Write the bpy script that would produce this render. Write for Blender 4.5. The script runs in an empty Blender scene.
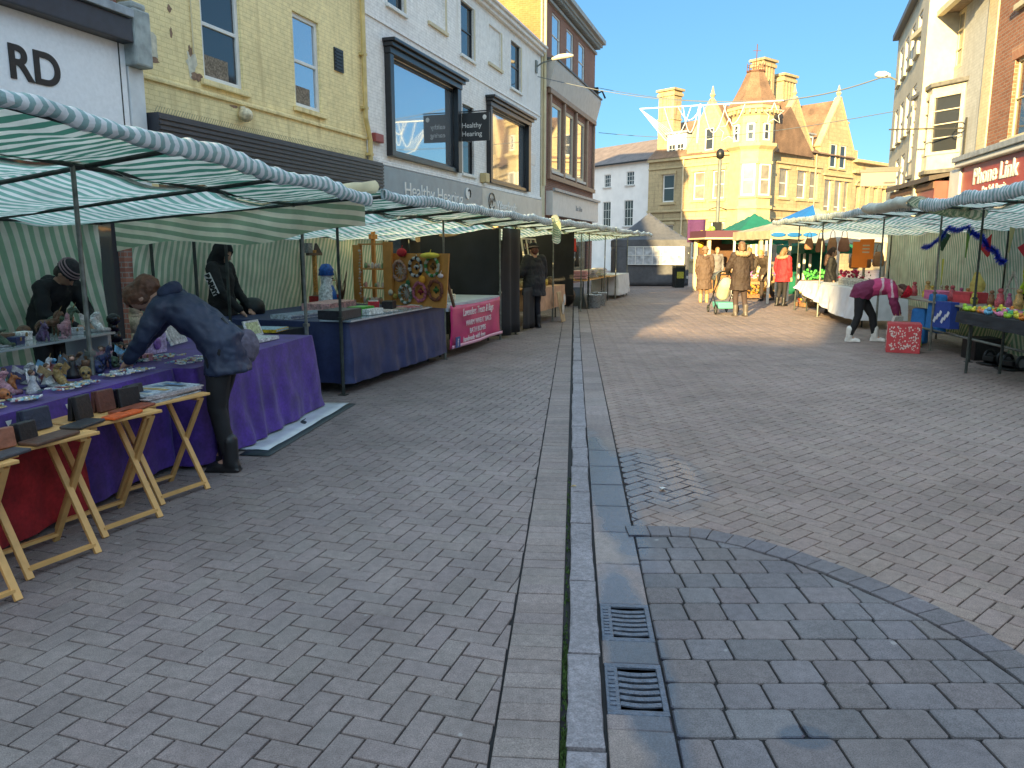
import bpy, bmesh, math, random
from mathutils import Vector, Matrix, Euler, noise
random.seed(7)
SC = bpy.context.scene
COL = SC.collection
R = math.radians
PI = math.pi

# ------------------------------------------------------------------ materials
def lin(c):
    return tuple(((v/255)/12.92 if v/255 <= .04045 else ((v/255+.055)/1.055)**2.4) for v in c)

_M = {}
def mat(name, col=(.5,.5,.5), rough=.65, metal=0.0, noise=None, bump=None, attr=False, spec=.5, trans=0.0, emit=None):
    if name in _M: return _M[name]
    m = bpy.data.materials.new(name); m.use_nodes = True; _M[name] = m
    nt = m.node_tree; b = nt.nodes['Principled BSDF']
    b.inputs['Roughness'].default_value = rough; b.inputs['Metallic'].default_value = metal
    b.inputs['Specular IOR Level'].default_value = spec
    out = None
    if attr:
        a = nt.nodes.new('ShaderNodeAttribute'); a.attribute_name = 'Col'; out = a.outputs['Color']
    else:
        rgb = nt.nodes.new('ShaderNodeRGB'); rgb.outputs[0].default_value = (*col, 1); out = rgb.outputs[0]
    tc = nt.nodes.new('ShaderNodeTexCoord')
    for sc_, amt in (noise or []):
        n = nt.nodes.new('ShaderNodeTexNoise'); n.inputs['Scale'].default_value = sc_; n.inputs['Detail'].default_value = 4
        nt.links.new(tc.outputs['Object'], n.inputs['Vector'])
        mr = nt.nodes.new('ShaderNodeMapRange'); mr.inputs[1].default_value = .3; mr.inputs[2].default_value = .7
        mr.inputs[3].default_value = 1-amt; mr.inputs[4].default_value = 1+amt
        nt.links.new(n.outputs['Fac'], mr.inputs[0])
        mx = nt.nodes.new('ShaderNodeVectorMath'); mx.operation = 'SCALE'
        nt.links.new(out, mx.inputs[0]); nt.links.new(mr.outputs[0], mx.inputs['Scale']); out = mx.outputs[0]
    nt.links.new(out, b.inputs['Base Color'])
    if bump:
        n = nt.nodes.new('ShaderNodeTexNoise'); n.inputs['Scale'].default_value = bump[0]; n.inputs['Detail'].default_value = 5
        nt.links.new(tc.outputs['Object'], n.inputs['Vector'])
        bp = nt.nodes.new('ShaderNodeBump'); bp.inputs['Strength'].default_value = bump[1]; bp.inputs['Distance'].default_value = .01
        nt.links.new(n.outputs['Fac'], bp.inputs['Height']); nt.links.new(bp.outputs[0], b.inputs['Normal'])
    if trans:
        t = nt.nodes.new('ShaderNodeBsdfTranslucent'); nt.links.new(out, t.inputs['Color'])
        ms = nt.nodes.new('ShaderNodeMixShader'); ms.inputs[0].default_value = trans
        o = nt.nodes['Material Output']
        nt.links.new(b.outputs[0], ms.inputs[1]); nt.links.new(t.outputs[0], ms.inputs[2]); nt.links.new(ms.outputs[0], o.inputs[0])
    if emit:
        b.inputs['Emission Color'].default_value = (*col, 1); b.inputs['Emission Strength'].default_value = emit
    return m

def brick_mat(name, c1, c2, mortar, bw=.225, bh=.075, ms=.01, rough=.85, big=.18, bumps=.5, stain=None):
    if name in _M: return _M[name]
    m = bpy.data.materials.new(name); m.use_nodes = True; _M[name] = m
    nt = m.node_tree; b = nt.nodes['Principled BSDF']; b.inputs['Roughness'].default_value = rough
    N = nt.nodes.new; L = nt.links.new
    tc = N('ShaderNodeTexCoord'); sp = N('ShaderNodeSeparateXYZ'); L(tc.outputs['Object'], sp.inputs[0])
    ad = N('ShaderNodeMath'); L(sp.outputs[0], ad.inputs[0]); L(sp.outputs[1], ad.inputs[1])
    cb = N('ShaderNodeCombineXYZ'); L(ad.outputs[0], cb.inputs[0]); L(sp.outputs[2], cb.inputs[1])
    br = N('ShaderNodeTexBrick'); L(cb.outputs[0], br.inputs['Vector'])
    br.inputs['Color1'].default_value = (*c1,1); br.inputs['Color2'].default_value = (*c2,1); br.inputs['Mortar'].default_value = (*mortar,1)
    br.inputs['Scale'].default_value = 1; br.inputs['Mortar Size'].default_value = ms; br.inputs['Brick Width'].default_value = bw; br.inputs['Row Height'].default_value = bh
    br.inputs['Mortar Smooth'].default_value = .3
    out = br.outputs['Color']
    for sc_, amt in ((.45, big), (7, .12), (60, .1)):
        n = N('ShaderNodeTexNoise'); n.inputs['Scale'].default_value = sc_; n.inputs['Detail'].default_value = 5
        L(tc.outputs['Object'], n.inputs['Vector'])
        mr = N('ShaderNodeMapRange'); mr.inputs[1].default_value = .3; mr.inputs[2].default_value = .7
        mr.inputs[3].default_value = 1-amt; mr.inputs[4].default_value = 1+amt; L(n.outputs['Fac'], mr.inputs[0])
        mx = N('ShaderNodeVectorMath'); mx.operation = 'SCALE'; L(out, mx.inputs[0]); L(mr.outputs[0], mx.inputs['Scale']); out = mx.outputs[0]
    if stain:
        mp = N('ShaderNodeMapping'); mp.inputs['Scale'].default_value = (2.2, 2.2, .35); L(tc.outputs['Object'], mp.inputs['Vector'])
        n = N('ShaderNodeTexNoise'); n.inputs['Scale'].default_value = 1.6; n.inputs['Detail'].default_value = 6; L(mp.outputs[0], n.inputs['Vector'])
        mr = N('ShaderNodeMapRange'); mr.inputs[1].default_value = .56; mr.inputs[2].default_value = .72; L(n.outputs['Fac'], mr.inputs[0])
        mx = N('ShaderNodeMix'); mx.data_type = 'RGBA'; L(mr.outputs[0], mx.inputs[0]); L(out, mx.inputs[6]); mx.inputs[7].default_value = (*stain,1); out = mx.outputs[2]
    L(out, b.inputs['Base Color'])
    bp = N('ShaderNodeBump'); bp.inputs['Strength'].default_value = bumps; bp.inputs['Distance'].default_value = .008; bp.invert = True
    L(br.outputs['Fac'], bp.inputs['Height']); L(bp.outputs[0], b.inputs['Normal'])
    return m

def stripe_mat(name, c1, c2, period, duty=.5, trans=.35):
    """cloth with woven stripes; the stripe coordinate is the u of the sheet, in metres"""
    if name in _M: return _M[name]
    m = bpy.data.materials.new(name); m.use_nodes = True; _M[name] = m
    nt = m.node_tree; b = nt.nodes['Principled BSDF']; b.inputs['Roughness'].default_value = .55; b.inputs['Specular IOR Level'].default_value = .35
    N = nt.nodes.new; L = nt.links.new
    uv = N('ShaderNodeUVMap'); sp = N('ShaderNodeSeparateXYZ'); L(uv.outputs[0], sp.inputs[0])
    d = N('ShaderNodeMath'); d.operation = 'DIVIDE'; L(sp.outputs[0], d.inputs[0]); d.inputs[1].default_value = period
    fr = N('ShaderNodeMath'); fr.operation = 'FRACT'; L(d.outputs[0], fr.inputs[0])
    gt = N('ShaderNodeMath'); gt.operation = 'GREATER_THAN'; L(fr.outputs[0], gt.inputs[0]); gt.inputs[1].default_value = duty
    mx = N('ShaderNodeMix'); mx.data_type = 'RGBA'; L(gt.outputs[0], mx.inputs[0]); mx.inputs[6].default_value = (*c1,1); mx.inputs[7].default_value = (*c2,1)
    n = N('ShaderNodeTexNoise'); n.inputs['Scale'].default_value = 3.5; n.inputs['Detail'].default_value = 6
    tc = N('ShaderNodeTexCoord'); L(tc.outputs['Object'], n.inputs['Vector'])
    mr = N('ShaderNodeMapRange'); mr.inputs[1].default_value = .3; mr.inputs[2].default_value = .7; mr.inputs[3].default_value = .78; mr.inputs[4].default_value = 1.1; L(n.outputs['Fac'], mr.inputs[0])
    sc_ = N('ShaderNodeVectorMath'); sc_.operation = 'SCALE'; L(mx.outputs[2], sc_.inputs[0]); L(mr.outputs[0], sc_.inputs['Scale'])
    L(sc_.outputs[0], b.inputs['Base Color'])
    n2 = N('ShaderNodeTexNoise'); n2.inputs['Scale'].default_value = 9; n2.inputs['Detail'].default_value = 4; n2.inputs['Distortion'].default_value = 1.2; L(tc.outputs['Object'], n2.inputs['Vector'])
    bp = N('ShaderNodeBump'); bp.inputs['Strength'].default_value = .7; bp.inputs['Distance'].default_value = .02; L(n2.outputs['Fac'], bp.inputs['Height']); L(bp.outputs[0], b.inputs['Normal'])
    t = N('ShaderNodeBsdfTranslucent'); L(sc_.outputs[0], t.inputs['Color']); L(bp.outputs[0], t.inputs['Normal'])
    ms = N('ShaderNodeMixShader'); ms.inputs[0].default_value = trans
    L(b.outputs[0], ms.inputs[1]); L(t.outputs[0], ms.inputs[2]); L(ms.outputs[0], nt.nodes['Material Output'].inputs[0])
    return m

def flat(name, rgb, rough=.65, metal=0.0, n=.12, **k):
    return mat(name, lin(rgb), rough, metal, noise=[(8, n)] if n else None, **k)

WHITE_PAINT = mat('white_paint', (.72,.71,.68), .5, noise=[(5,.08)])
CREAM_PAINT = mat('cream_paint', (.62,.53,.34), .6, noise=[(4,.1)])
BLACK_METAL = mat('black_metal', (.02,.022,.024), .4, .3, noise=[(20,.2)])
STEEL = mat('galvanised_steel', (.2,.21,.19), .5, .6, noise=[(14,.35)])
DARK_STEEL = mat('painted_steel', (.045,.055,.05), .5, .4, noise=[(14,.35)])
GLASS_BLUE = mat('window_glass', (.50,.53,.56), .04, .82, bump=(1.2,.035))
GLASS_DARK = mat('dark_window_glass', (.035,.04,.045), .05, 0, spec=.9)
GLASS_BLIND = mat('blind_window_glass', (.22,.20,.165), .15, 0, noise=[(2,.25)])
WOOD = mat('pale_wood', lin((206,160,98)), .5, noise=[(12,.14)])
MDF = mat('wood_board', lin((190,130,62)), .6, noise=[(9,.12)])
DARKWOOD = mat('dark_wood', (.12,.06,.03), .6, noise=[(9,.2)])
SKIN = mat('skin', (.48,.27,.19), .5, noise=[(30,.06)])
PAINTED = mat('painted_goods', rough=.45, attr=True, noise=[(28,.45),(90,.3)])
CLOTHC = mat('coloured_cloth', rough=.85, attr=True, noise=[(14,.12)])

# ------------------------------------------------------------------ mesh helper
class MB:
    def __init__(s): s.v=[]; s.f=[]; s.c=[]; s.uv={}; s.col=None; s.hasuv=False; s.uvl=[]
    def add(s, vs, fs, col=None, uvs=None):
        o=len(s.v); s.v += [tuple(v) for v in vs]; s.f += [tuple(i+o for i in f) for f in fs]
        c = col or s.col or (.5,.5,.5); s.c += [c]*len(fs)
        s.uvl += list(uvs) if uvs else [(0,0)]*len(vs)
        if uvs: s.hasuv=True
        return s
    def tf(s, M, start=0):
        for i in range(start,len(s.v)): s.v[i]=tuple(M@Vector(s.v[i]))
        return s
    def box(s, c, d, rz=0, rx=0, ry=0, col=None, taper=1.0):
        x,y,z=d[0]/2,d[1]/2,d[2]/2; t=taper
        vs=[(-x,-y,-z),(x,-y,-z),(x,y,-z),(-x,y,-z),(-x*t,-y*t,z),(x*t,-y*t,z),(x*t,y*t,z),(-x*t,y*t,z)]
        M=Matrix.Translation(c)@Euler((rx,ry,rz)).to_matrix().to_4x4()
        return s.add([M@Vector(v) for v in vs],[(0,3,2,1),(4,5,6,7),(0,1,5,4),(1,2,6,5),(2,3,7,6),(3,0,4,7)],col)
    def bx(s,x0,x1,y0,y1,z0,z1,col=None): return s.box(((x0+x1)/2,(y0+y1)/2,(z0+z1)/2),(abs(x1-x0),abs(y1-y0),abs(z1-z0)),col=col)
    def bar(s,a,b,w,h=None,col=None):
        a=Vector(a);b=Vector(b);h=h or w;d=b-a;l=d.length;z=d.normalized()
        up=Vector((0,0,1)) if abs(z.z)<.95 else Vector((0,1,0))
        x=up.cross(z).normalized();y=z.cross(x)
        M=Matrix((x,y,z)).transposed().to_4x4();M.translation=(a+b)/2
        st=len(s.v);s.box((0,0,0),(w,h,l),col=col);return s.tf(M,st)
    def tube(s,pts,r,n=8,col=None,cap=True,closed=False):
        pts=[Vector(p) for p in pts];k=len(pts);rs=r if isinstance(r,(list,tuple)) else [r]*k
        vs=[];x=None
        for i,p in enumerate(pts):
            if closed: d=(pts[(i+1)%k]-pts[i-1]).normalized()
            else: d=(pts[min(i+1,k-1)]-pts[max(i-1,0)]).normalized()
            if x is None:
                up=Vector((0,0,1)) if abs(d.z)<.9 else Vector((0,1,0)); x=up.cross(d).normalized()
            else: x=(x-d*x.dot(d)).normalized()
            y=d.cross(x)
            vs+=[p+(x*math.cos(2*PI*j/n)+y*math.sin(2*PI*j/n))*rs[i] for j in range(n)]
        fs=[]
        for i in range(k if closed else k-1):
            a=i*n;b=((i+1)%k)*n
            fs+=[(a+j,a+(j+1)%n,b+(j+1)%n,b+j) for j in range(n)]
        if cap and not closed: fs+=[tuple(range(n-1,-1,-1)),tuple(range((k-1)*n,k*n))]
        return s.add(vs,fs,col)
    def lathe(s,prof,c=(0,0,0),n=16,col=None,sx=1,sy=1):
        vs=[];k=len(prof)
        for r,z in prof: vs+=[(c[0]+max(r,1e-4)*sx*math.cos(2*PI*j/n),c[1]+max(r,1e-4)*sy*math.sin(2*PI*j/n),c[2]+z) for j in range(n)]
        fs=[(i*n+j,i*n+(j+1)%n,(i+1)*n+(j+1)%n,(i+1)*n+j) for i in range(k-1) for j in range(n)]
        fs+=[tuple(range(n-1,-1,-1)),tuple(range((k-1)*n,k*n))]
        return s.add(vs,fs,col)
    def ball(s,c,r,n=12,m=8,col=None,M=None):
        r=(r,r,r) if not isinstance(r,(tuple,list)) else r
        vs=[(0,0,-1)]
        for i in range(1,m):
            t=PI*i/m-PI/2
            vs+=[(math.cos(t)*math.cos(2*PI*j/n),math.cos(t)*math.sin(2*PI*j/n),math.sin(t)) for j in range(n)]
        vs+=[(0,0,1)]
        fs=[(0,1+(j+1)%n,1+j) for j in range(n)]
        for i in range(m-2):
            a=1+i*n;fs+=[(a+j,a+(j+1)%n,a+n+(j+1)%n,a+n+j) for j in range(n)]
        a=1+(m-2)*n;fs+=[(a+j,a+(j+1)%n,len(vs)-1) for j in range(n)]
        vs=[Vector((v[0]*r[0],v[1]*r[1],v[2]*r[2])) for v in vs]
        if M: vs=[M@v for v in vs]
        return s.add([Vector(c)+v for v in vs],fs,col)
    def caps(s,pts,rs,n=10,col=None):
        for i,(p,r) in enumerate(zip(pts,rs)):
            s.ball(p,r,n,8,col)
            if i: s.tube([pts[i-1],p],[rs[i-1],r],n,col)
        return s
    def loft(s,rings,n=16,col=None):
        """rings: (centre, rx, ry, xaxis, yaxis) closed with caps"""
        vs=[]
        for c,rx,ry,xa,ya in rings:
            c=Vector(c);xa=Vector(xa);ya=Vector(ya)
            vs+=[c+xa*(rx*math.cos(2*PI*j/n))+ya*(ry*math.sin(2*PI*j/n)) for j in range(n)]
        k=len(rings)
        fs=[(i*n+j,i*n+(j+1)%n,(i+1)*n+(j+1)%n,(i+1)*n+j) for i in range(k-1) for j in range(n)]
        fs+=[tuple(range(n-1,-1,-1)),tuple(range((k-1)*n,k*n))]
        return s.add(vs,fs,col)
    def prism(s,poly,a,b,col=None):
        """poly: list of 3D points, extruded by vector (b-a)"""
        e=Vector(b)-Vector(a);n=len(poly);p=[Vector(q) for q in poly]
        vs=p+[q+e for q in p]
        fs=[tuple(range(n)),tuple(range(2*n-1,n-1,-1))]+[(i,i+n,(i+1)%n+n,(i+1)%n) for i in range(n)]
        return s.add(vs,fs,col)
    def grid(s,nu,nv,fn,col=None):
        """fn(u,v)->(point,uv) for u,v in 0..1; uv in metres"""
        vs=[];uvs=[]
        for i in range(nu+1):
            for j in range(nv+1):
                p,t=fn(i/nu,j/nv);vs.append(p);uvs.append(t)
        fs=[(i*(nv+1)+j,(i+1)*(nv+1)+j,(i+1)*(nv+1)+j+1,i*(nv+1)+j+1) for i in range(nu) for j in range(nv)]
        return s.add(vs,fs,col,uvs)
    def build(s,name,m,parent=None,smooth=False,bevel=0,solid=0,fix=False):
        me=bpy.data.meshes.new(name);me.from_pydata(s.v,[],s.f)
        at=me.attributes.new('Col','FLOAT_COLOR','FACE')
        flatc=[]
        for c in s.c: flatc+=[c[0],c[1],c[2],1.0]
        at.data.foreach_set('color',flatc)
        if s.hasuv:
            ul=me.uv_layers.new(name='UVMap')
            buf=[]
            for l in me.loops: buf+=list(s.uvl[l.vertex_index])
            ul.data.foreach_set('uv',buf)
        if fix:
            bm=bmesh.new();bm.from_mesh(me);bmesh.ops.recalc_face_normals(bm,faces=bm.faces);bm.to_mesh(me);bm.free()
        if smooth: me.polygons.foreach_set('use_smooth',[True]*len(me.polygons))
        me.materials.append(m)
        o=bpy.data.objects.new(name,me);COL.objects.link(o)
        if parent is not None: o.parent=parent
        if solid:
            md=o.modifiers.new('Solid','SOLIDIFY');md.thickness=solid;md.offset=0
        if bevel:
            md=o.modifiers.new('Bevel','BEVEL');md.width=bevel;md.segments=2;md.limit_method='ANGLE';md.angle_limit=R(35)
        return o

def tag(o,label=None,cat=None,group=None,kind=None):
    if label: o['label']=label
    if cat: o['category']=cat
    if group: o['group']=group
    if kind: o['kind']=kind
    return o
def thing(name,label,cat,loc=(0,0,0),rz=0,group=None):
    o=bpy.data.objects.new(name,None);COL.objects.link(o);o.empty_display_size=.1
    o.location=loc;o.rotation_euler=(0,0,rz)
    return tag(o,label,cat,group)
def kids(o): return [c for c in bpy.data.objects if c.parent==o]
def copy_tree(o,parent=None):
    c=o.copy();COL.objects.link(c)
    if parent is not None:c.parent=parent
    for ch in kids(o): copy_tree(ch,c)
    return c
def text(s,size,m,parent,loc,rot=(PI/2,0,0),ext=.012,align='LEFT',name='lettering',shear=0,sx=1.0,weight=0.0):
    cu=bpy.data.curves.new(name,'FONT');cu.body=s;cu.size=size;cu.extrude=ext;cu.align_x=align;cu.shear=shear;cu.offset=weight
    cu.materials.append(m)
    t=bpy.data.objects.new('text_source',cu);COL.objects.link(t)
    me=bpy.data.meshes.new_from_object(t.evaluated_get(bpy.context.evaluated_depsgraph_get()));bpy.data.objects.remove(t)
    if not me.materials: me.materials.append(m)
    o=bpy.data.objects.new(name,me);COL.objects.link(o);o.parent=parent;o.location=loc;o.rotation_euler=rot;o.scale=(sx,1,1)
    return o

class Frame:
    """a local frame on the ground: x along the row, y away from the street"""
    def __init__(s,p,ang,right=False):
        a=R(ang);d=Vector((math.sin(a),math.cos(a),0))
        if right:d=-d
        s.p=Vector((p[0],p[1],0));s.d=d;s.n=Vector((-d.y,d.x,0));s.rz=math.atan2(d.y,d.x)
    def W(s,x,y,z=0): return tuple(s.p+s.d*x+s.n*y+Vector((0,0,z)))

# ------------------------------------------------------------------ world, sun, camera
w=bpy.data.worlds.new('World');SC.world=w;w.use_nodes=True
nt=w.node_tree;bg=nt.nodes['Background']
sky=nt.nodes.new('ShaderNodeTexSky');sky.sky_type='NISHITA';sky.sun_disc=False
SUN_EL=R(12.0);SDIR=Vector((.42,.907,0)).normalized()
sky.sun_elevation=SUN_EL;sky.sun_rotation=math.atan2(-SDIR.x,-SDIR.y);sky.air_density=1.0;sky.dust_density=.6;sky.ozone_density=1.0
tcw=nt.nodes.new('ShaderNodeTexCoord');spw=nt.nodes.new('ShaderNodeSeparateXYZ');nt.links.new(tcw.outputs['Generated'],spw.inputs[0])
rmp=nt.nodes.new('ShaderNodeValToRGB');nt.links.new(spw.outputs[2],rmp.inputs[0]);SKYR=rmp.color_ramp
# low sky dimmed and blued, unseen dome overhead brightened to fill the shade
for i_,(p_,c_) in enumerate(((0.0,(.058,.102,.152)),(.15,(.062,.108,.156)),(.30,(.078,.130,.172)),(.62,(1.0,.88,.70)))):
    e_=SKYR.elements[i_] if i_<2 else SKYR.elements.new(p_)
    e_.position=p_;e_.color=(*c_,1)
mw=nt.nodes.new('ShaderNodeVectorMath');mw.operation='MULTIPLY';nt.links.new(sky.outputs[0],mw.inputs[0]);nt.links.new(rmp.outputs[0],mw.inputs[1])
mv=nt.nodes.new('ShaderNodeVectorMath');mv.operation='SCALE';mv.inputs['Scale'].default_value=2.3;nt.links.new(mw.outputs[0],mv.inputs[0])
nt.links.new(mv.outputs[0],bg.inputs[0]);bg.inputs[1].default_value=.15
sl=bpy.data.lights.new('sun','SUN');sl.energy=5.0;sl.angle=R(.7);sl.color=(1,.73,.33)
so=bpy.data.objects.new('sun',sl);COL.objects.link(so)
ray=Vector((SDIR.x*math.cos(SUN_EL),SDIR.y*math.cos(SUN_EL),-math.sin(SUN_EL)))
so.rotation_euler=ray.to_track_quat('-Z','Y').to_euler();so.location=(-10,-20,30)
cd=bpy.data.cameras.new('camera');cd.sensor_width=36;cd.lens=770/1024*36;cd.clip_end=2000;cd.clip_start=.05
co=bpy.data.objects.new('camera',cd);COL.objects.link(co);co.location=(0,0,1.6);co.rotation_euler=(R(90-9.87),0,0)
SC.camera=co
SC.view_settings.view_transform='Standard';SC.view_settings.look='None';SC.view_settings.gamma=1;SC.view_settings.exposure=1.88
SC.cycles.max_bounces=8;SC.cycles.diffuse_bounces=5;SC.cycles.glossy_bounces=3;SC.cycles.transmission_bounces=8
SC.cycles.use_denoising=True

# ------------------------------------------------------------------ ground
def ground_mat():
    m=bpy.data.materials.new('paving_blocks');m.use_nodes=True;nt=m.node_tree;b=nt.nodes['Principled BSDF'];N=nt.nodes.new;L=nt.links.new
    a=N('ShaderNodeAttribute');a.attribute_name='Col';out=a.outputs['Color'];tc=N('ShaderNodeTexCoord')
    for sc_,amt in ((.35,.15),(2.3,.12),(26,.12),(220,.34)):
        n=N('ShaderNodeTexNoise');n.inputs['Scale'].default_value=sc_;n.inputs['Detail'].default_value=4;L(tc.outputs['Object'],n.inputs['Vector'])
        mr=N('ShaderNodeMapRange');mr.inputs[1].default_value=.32;mr.inputs[2].default_value=.68;mr.inputs[3].default_value=1-amt;mr.inputs[4].default_value=1+amt;L(n.outputs['Fac'],mr.inputs[0])
        mx=N('ShaderNodeVectorMath');mx.operation='SCALE';L(out,mx.inputs[0]);L(mr.outputs[0],mx.inputs['Scale']);out=mx.outputs[0]
    # pale specks of grit and old gum
    n=N('ShaderNodeTexNoise');n.inputs['Scale'].default_value=13;n.inputs['Detail'].default_value=1;L(tc.outputs['Object'],n.inputs['Vector'])
    mr=N('ShaderNodeMapRange');mr.inputs[1].default_value=.77;mr.inputs[2].default_value=.80;mr.inputs[4].default_value=.5;L(n.outputs['Fac'],mr.inputs[0])
    mx=N('ShaderNodeMix');mx.data_type='RGBA';L(mr.outputs[0],mx.inputs[0]);L(out,mx.inputs[6]);mx.inputs[7].default_value=(.36,.35,.34,1);out=mx.outputs[2]
    # the wet patches beside the channel
    wets=None
    nz=N('ShaderNodeTexNoise');nz.inputs['Scale'].default_value=5;nz.inputs['Detail'].default_value=5;L(tc.outputs['Object'],nz.inputs['Vector'])
    for (cx,cy,rx,ry) in ((.95,5.35,.46,.78),(.66,5.2,.17,1.7),(.98,2.33,.09,.07),(.5,2.9,.13,.95)):
        mp=N('ShaderNodeMapping');mp.inputs['Location'].default_value=(-cx/rx,-cy/ry,0);mp.inputs['Scale'].default_value=(1/rx,1/ry,0);L(tc.outputs['Object'],mp.inputs['Vector'])
        ln=N('ShaderNodeVectorMath');ln.operation='LENGTH';L(mp.outputs[0],ln.inputs[0])
        ad=N('ShaderNodeMath');ad.operation='ADD';L(ln.outputs['Value'],ad.inputs[0])
        nn=N('ShaderNodeMath');nn.operation='MULTIPLY';L(nz.outputs['Fac'],nn.inputs[0]);nn.inputs[1].default_value=.6;L(nn.outputs[0],ad.inputs[1])
        mr=N('ShaderNodeMapRange');mr.inputs[1].default_value=1.36;mr.inputs[2].default_value=1.05;mr.inputs[3].default_value=0;mr.inputs[4].default_value=1;L(ad.outputs[0],mr.inputs[0])
        if wets is None:wets=mr.outputs[0]
        else:
            k=N('ShaderNodeMath');k.operation='MAXIMUM';L(wets,k.inputs[0]);L(mr.outputs[0],k.inputs[1]);wets=k.outputs[0]
    mx=N('ShaderNodeMix');mx.data_type='RGBA';L(wets,mx.inputs[0]);L(out,mx.inputs[6])
    dk=N('ShaderNodeVectorMath');dk.operation='MULTIPLY';L(out,dk.inputs[0]);dk.inputs[1].default_value=(.30,.35,.47);L(dk.outputs[0],mx.inputs[7])
    L(mx.outputs[2],b.inputs['Base Color'])
    mr=N('ShaderNodeMapRange');mr.inputs[3].default_value=.78;mr.inputs[4].default_value=.14;L(wets,mr.inputs[0]);L(mr.outputs[0],b.inputs['Roughness'])
    n=N('ShaderNodeTexNoise');n.inputs['Scale'].default_value=190;n.inputs['Detail'].default_value=3;L(tc.outputs['Object'],n.inputs['Vector'])
    bp=N('ShaderNodeBump');bp.inputs['Strength'].default_value=.45;bp.inputs['Distance'].default_value=.003;L(n.outputs['Fac'],bp.inputs['Height']);L(bp.outputs[0],b.inputs['Normal'])
    b.inputs['Specular IOR Level'].default_value=.35
    return m
PAV=ground_mat()
KD=Vector((.0797,.9968));KN=Vector((.9968,-.0797));K0=Vector((.18,2.31))
def kp(t,o): return K0+KD*t+KN*o          # t along the kerb, o to its right
def kside(p): return (Vector(p)-K0).dot(KN)
def clip(poly,p0,n):
    """keep the side where (p-p0).n >= 0"""
    out=[];k=len(poly)
    for i in range(k):
        a=poly[i];b=poly[(i+1)%k];da=(a-p0).dot(n);db=(b-p0).dot(n)
        if da>=0:out.append(a)
        if da*db<0:out.append(a+(b-a)*(da/(da-db)))
    return out
def area(p): return abs(sum(p[i].x*p[(i+1)%len(p)].y-p[(i+1)%len(p)].x*p[i].y for i in range(len(p))))/2
def slab(mb,poly,z,col,gap=.0046,bev=.0032,dep=.014,tilt=True,zj=.0012):
    c=sum(poly,Vector((0,0)))/len(poly)
    z=z+random.uniform(-zj,zj)
    tx=random.uniform(-.006,.006) if tilt else 0;ty=random.uniform(-.006,.006) if tilt else 0
    def ins(d):
        o=[]
        for p in poly:
            v=p-c;l=v.length;o.append(c+v*max(.1,(l-d*1.35)/l))
        return o
    a=ins(gap);b=ins(gap+bev);n=len(poly)
    f=lambda p,zz:(p.x,p.y,zz+(p.x-c.x)*tx+(p.y-c.y)*ty)
    vs=[f(p,z-dep) for p in a]+[f(p,z-bev*.7) for p in a]+[f(p,z) for p in b]
    fs=[tuple(range(2*n,3*n))]+[(n+i,n+(i+1)%n,2*n+(i+1)%n,2*n+i) for i in range(n)]+[(i,(i+1)%n,n+(i+1)%n,n+i) for i in range(n)]
    mb.add(vs,fs,col)
def jit(c,a=.1,t=.015):
    k=1+random.uniform(-a,a);return tuple(max(.01,v*k*(1+random.uniform(-t,t))) for v in c)

ARC=[(.66,4.31),(.9,4.31),(1.1,4.28),(1.34,4.13),(1.55,3.92),(1.72,3.69),(1.86,3.43),(1.97,3.2),(2.03,2.98),(2.07,2.7),(2.08,2.2),(2.06,1.4)]
ARC=[Vector(p) for p in ARC]
def in_apron(p):
    """well inside the apron's outer curve (bricks may run on under its border)"""
    if p.y>4.31 or p.x>2.08:return False
    ins=p.x<.9
    for i in range(len(ARC)-1):
        a,b=ARC[i],ARC[i+1]
        if a.x<=p.x<=b.x: ins=p.y<=a.y+(b.y-a.y)*(p.x-a.x)/max(1e-6,b.x-a.x)
    if not ins and not (p.y<2.7 and p.x<2.06):return False
    for i in range(len(ARC)-1):
        a,b=ARC[i],ARC[i+1];d=b-a;t=max(0,min(1,(p-a).dot(d)/d.length_squared))
        if (a+d*t-p).length<.085:return False
    return True
def herring(mb,origin,ang,x0,x1,y0,y1,keep,base,L=.2,W=.1,clips=(),jt=.055):
    e1=Vector((math.cos(ang),math.sin(ang)));e2=Vector((-e1.y,e1.x))
    o=Vector(origin)
    # rows of bricks in (i,j) cells of width W: the 90 degree herringbone
    rad=int(max(x1-x0,y1-y0)*1.5/W)+4
    cx=((x0+x1)/2-o.x);cy=((y0+y1)/2-o.y)
    ci=int((cx*e1.x+cy*e1.y)/W);cj=int((cx*e2.x+cy*e2.y)/W)
    for i in range(ci-rad,ci+rad):
        for j in range(cj-rad,cj+rad):
            k=(i-j)%4
            if k==0: u0,v0,du,dv=i,j,2,1
            elif k==2+1: u0,v0,du,dv=i,j,1,2
            else: continue
            c=o+e1*((u0+du/2)*W)+e2*((v0+dv/2)*W)
            if not(x0<c.x<x1 and y0<c.y<y1):continue
            q=[o+e1*(u*W)+e2*(v*W) for u,v in ((u0,v0),(u0+du,v0),(u0+du,v0+dv),(u0,v0+dv))]
            for p0,n in clips:
                q=clip(q,p0,n)
                if len(q)<3:break
            if len(q)<3 or area(q)<.0012:continue
            if keep and not keep(c):continue
            slab(mb,q,0,jit(base,jt))
gnd=MB();gnd.add([(-400,-300,-.03),(400,-300,-.03),(400,700,-.03),(-400,700,-.03)],[(0,1,2,3)])
tag(gnd.build('ground',mat('ground_base',(.29,.235,.22),.9,noise=[(1.5,.15),(40,.2)])),kind='structure')
jb=MB();jb.add([(-14,-4,-.011),(24,-4,-.011),(24,34,-.011),(-14,34,-.011)],[(0,1,2,3)])
tag(jb.build('joint_sand',mat('joint_sand',(.012,.012,.013),.95,noise=[(30,.3)])),kind='structure')
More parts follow.
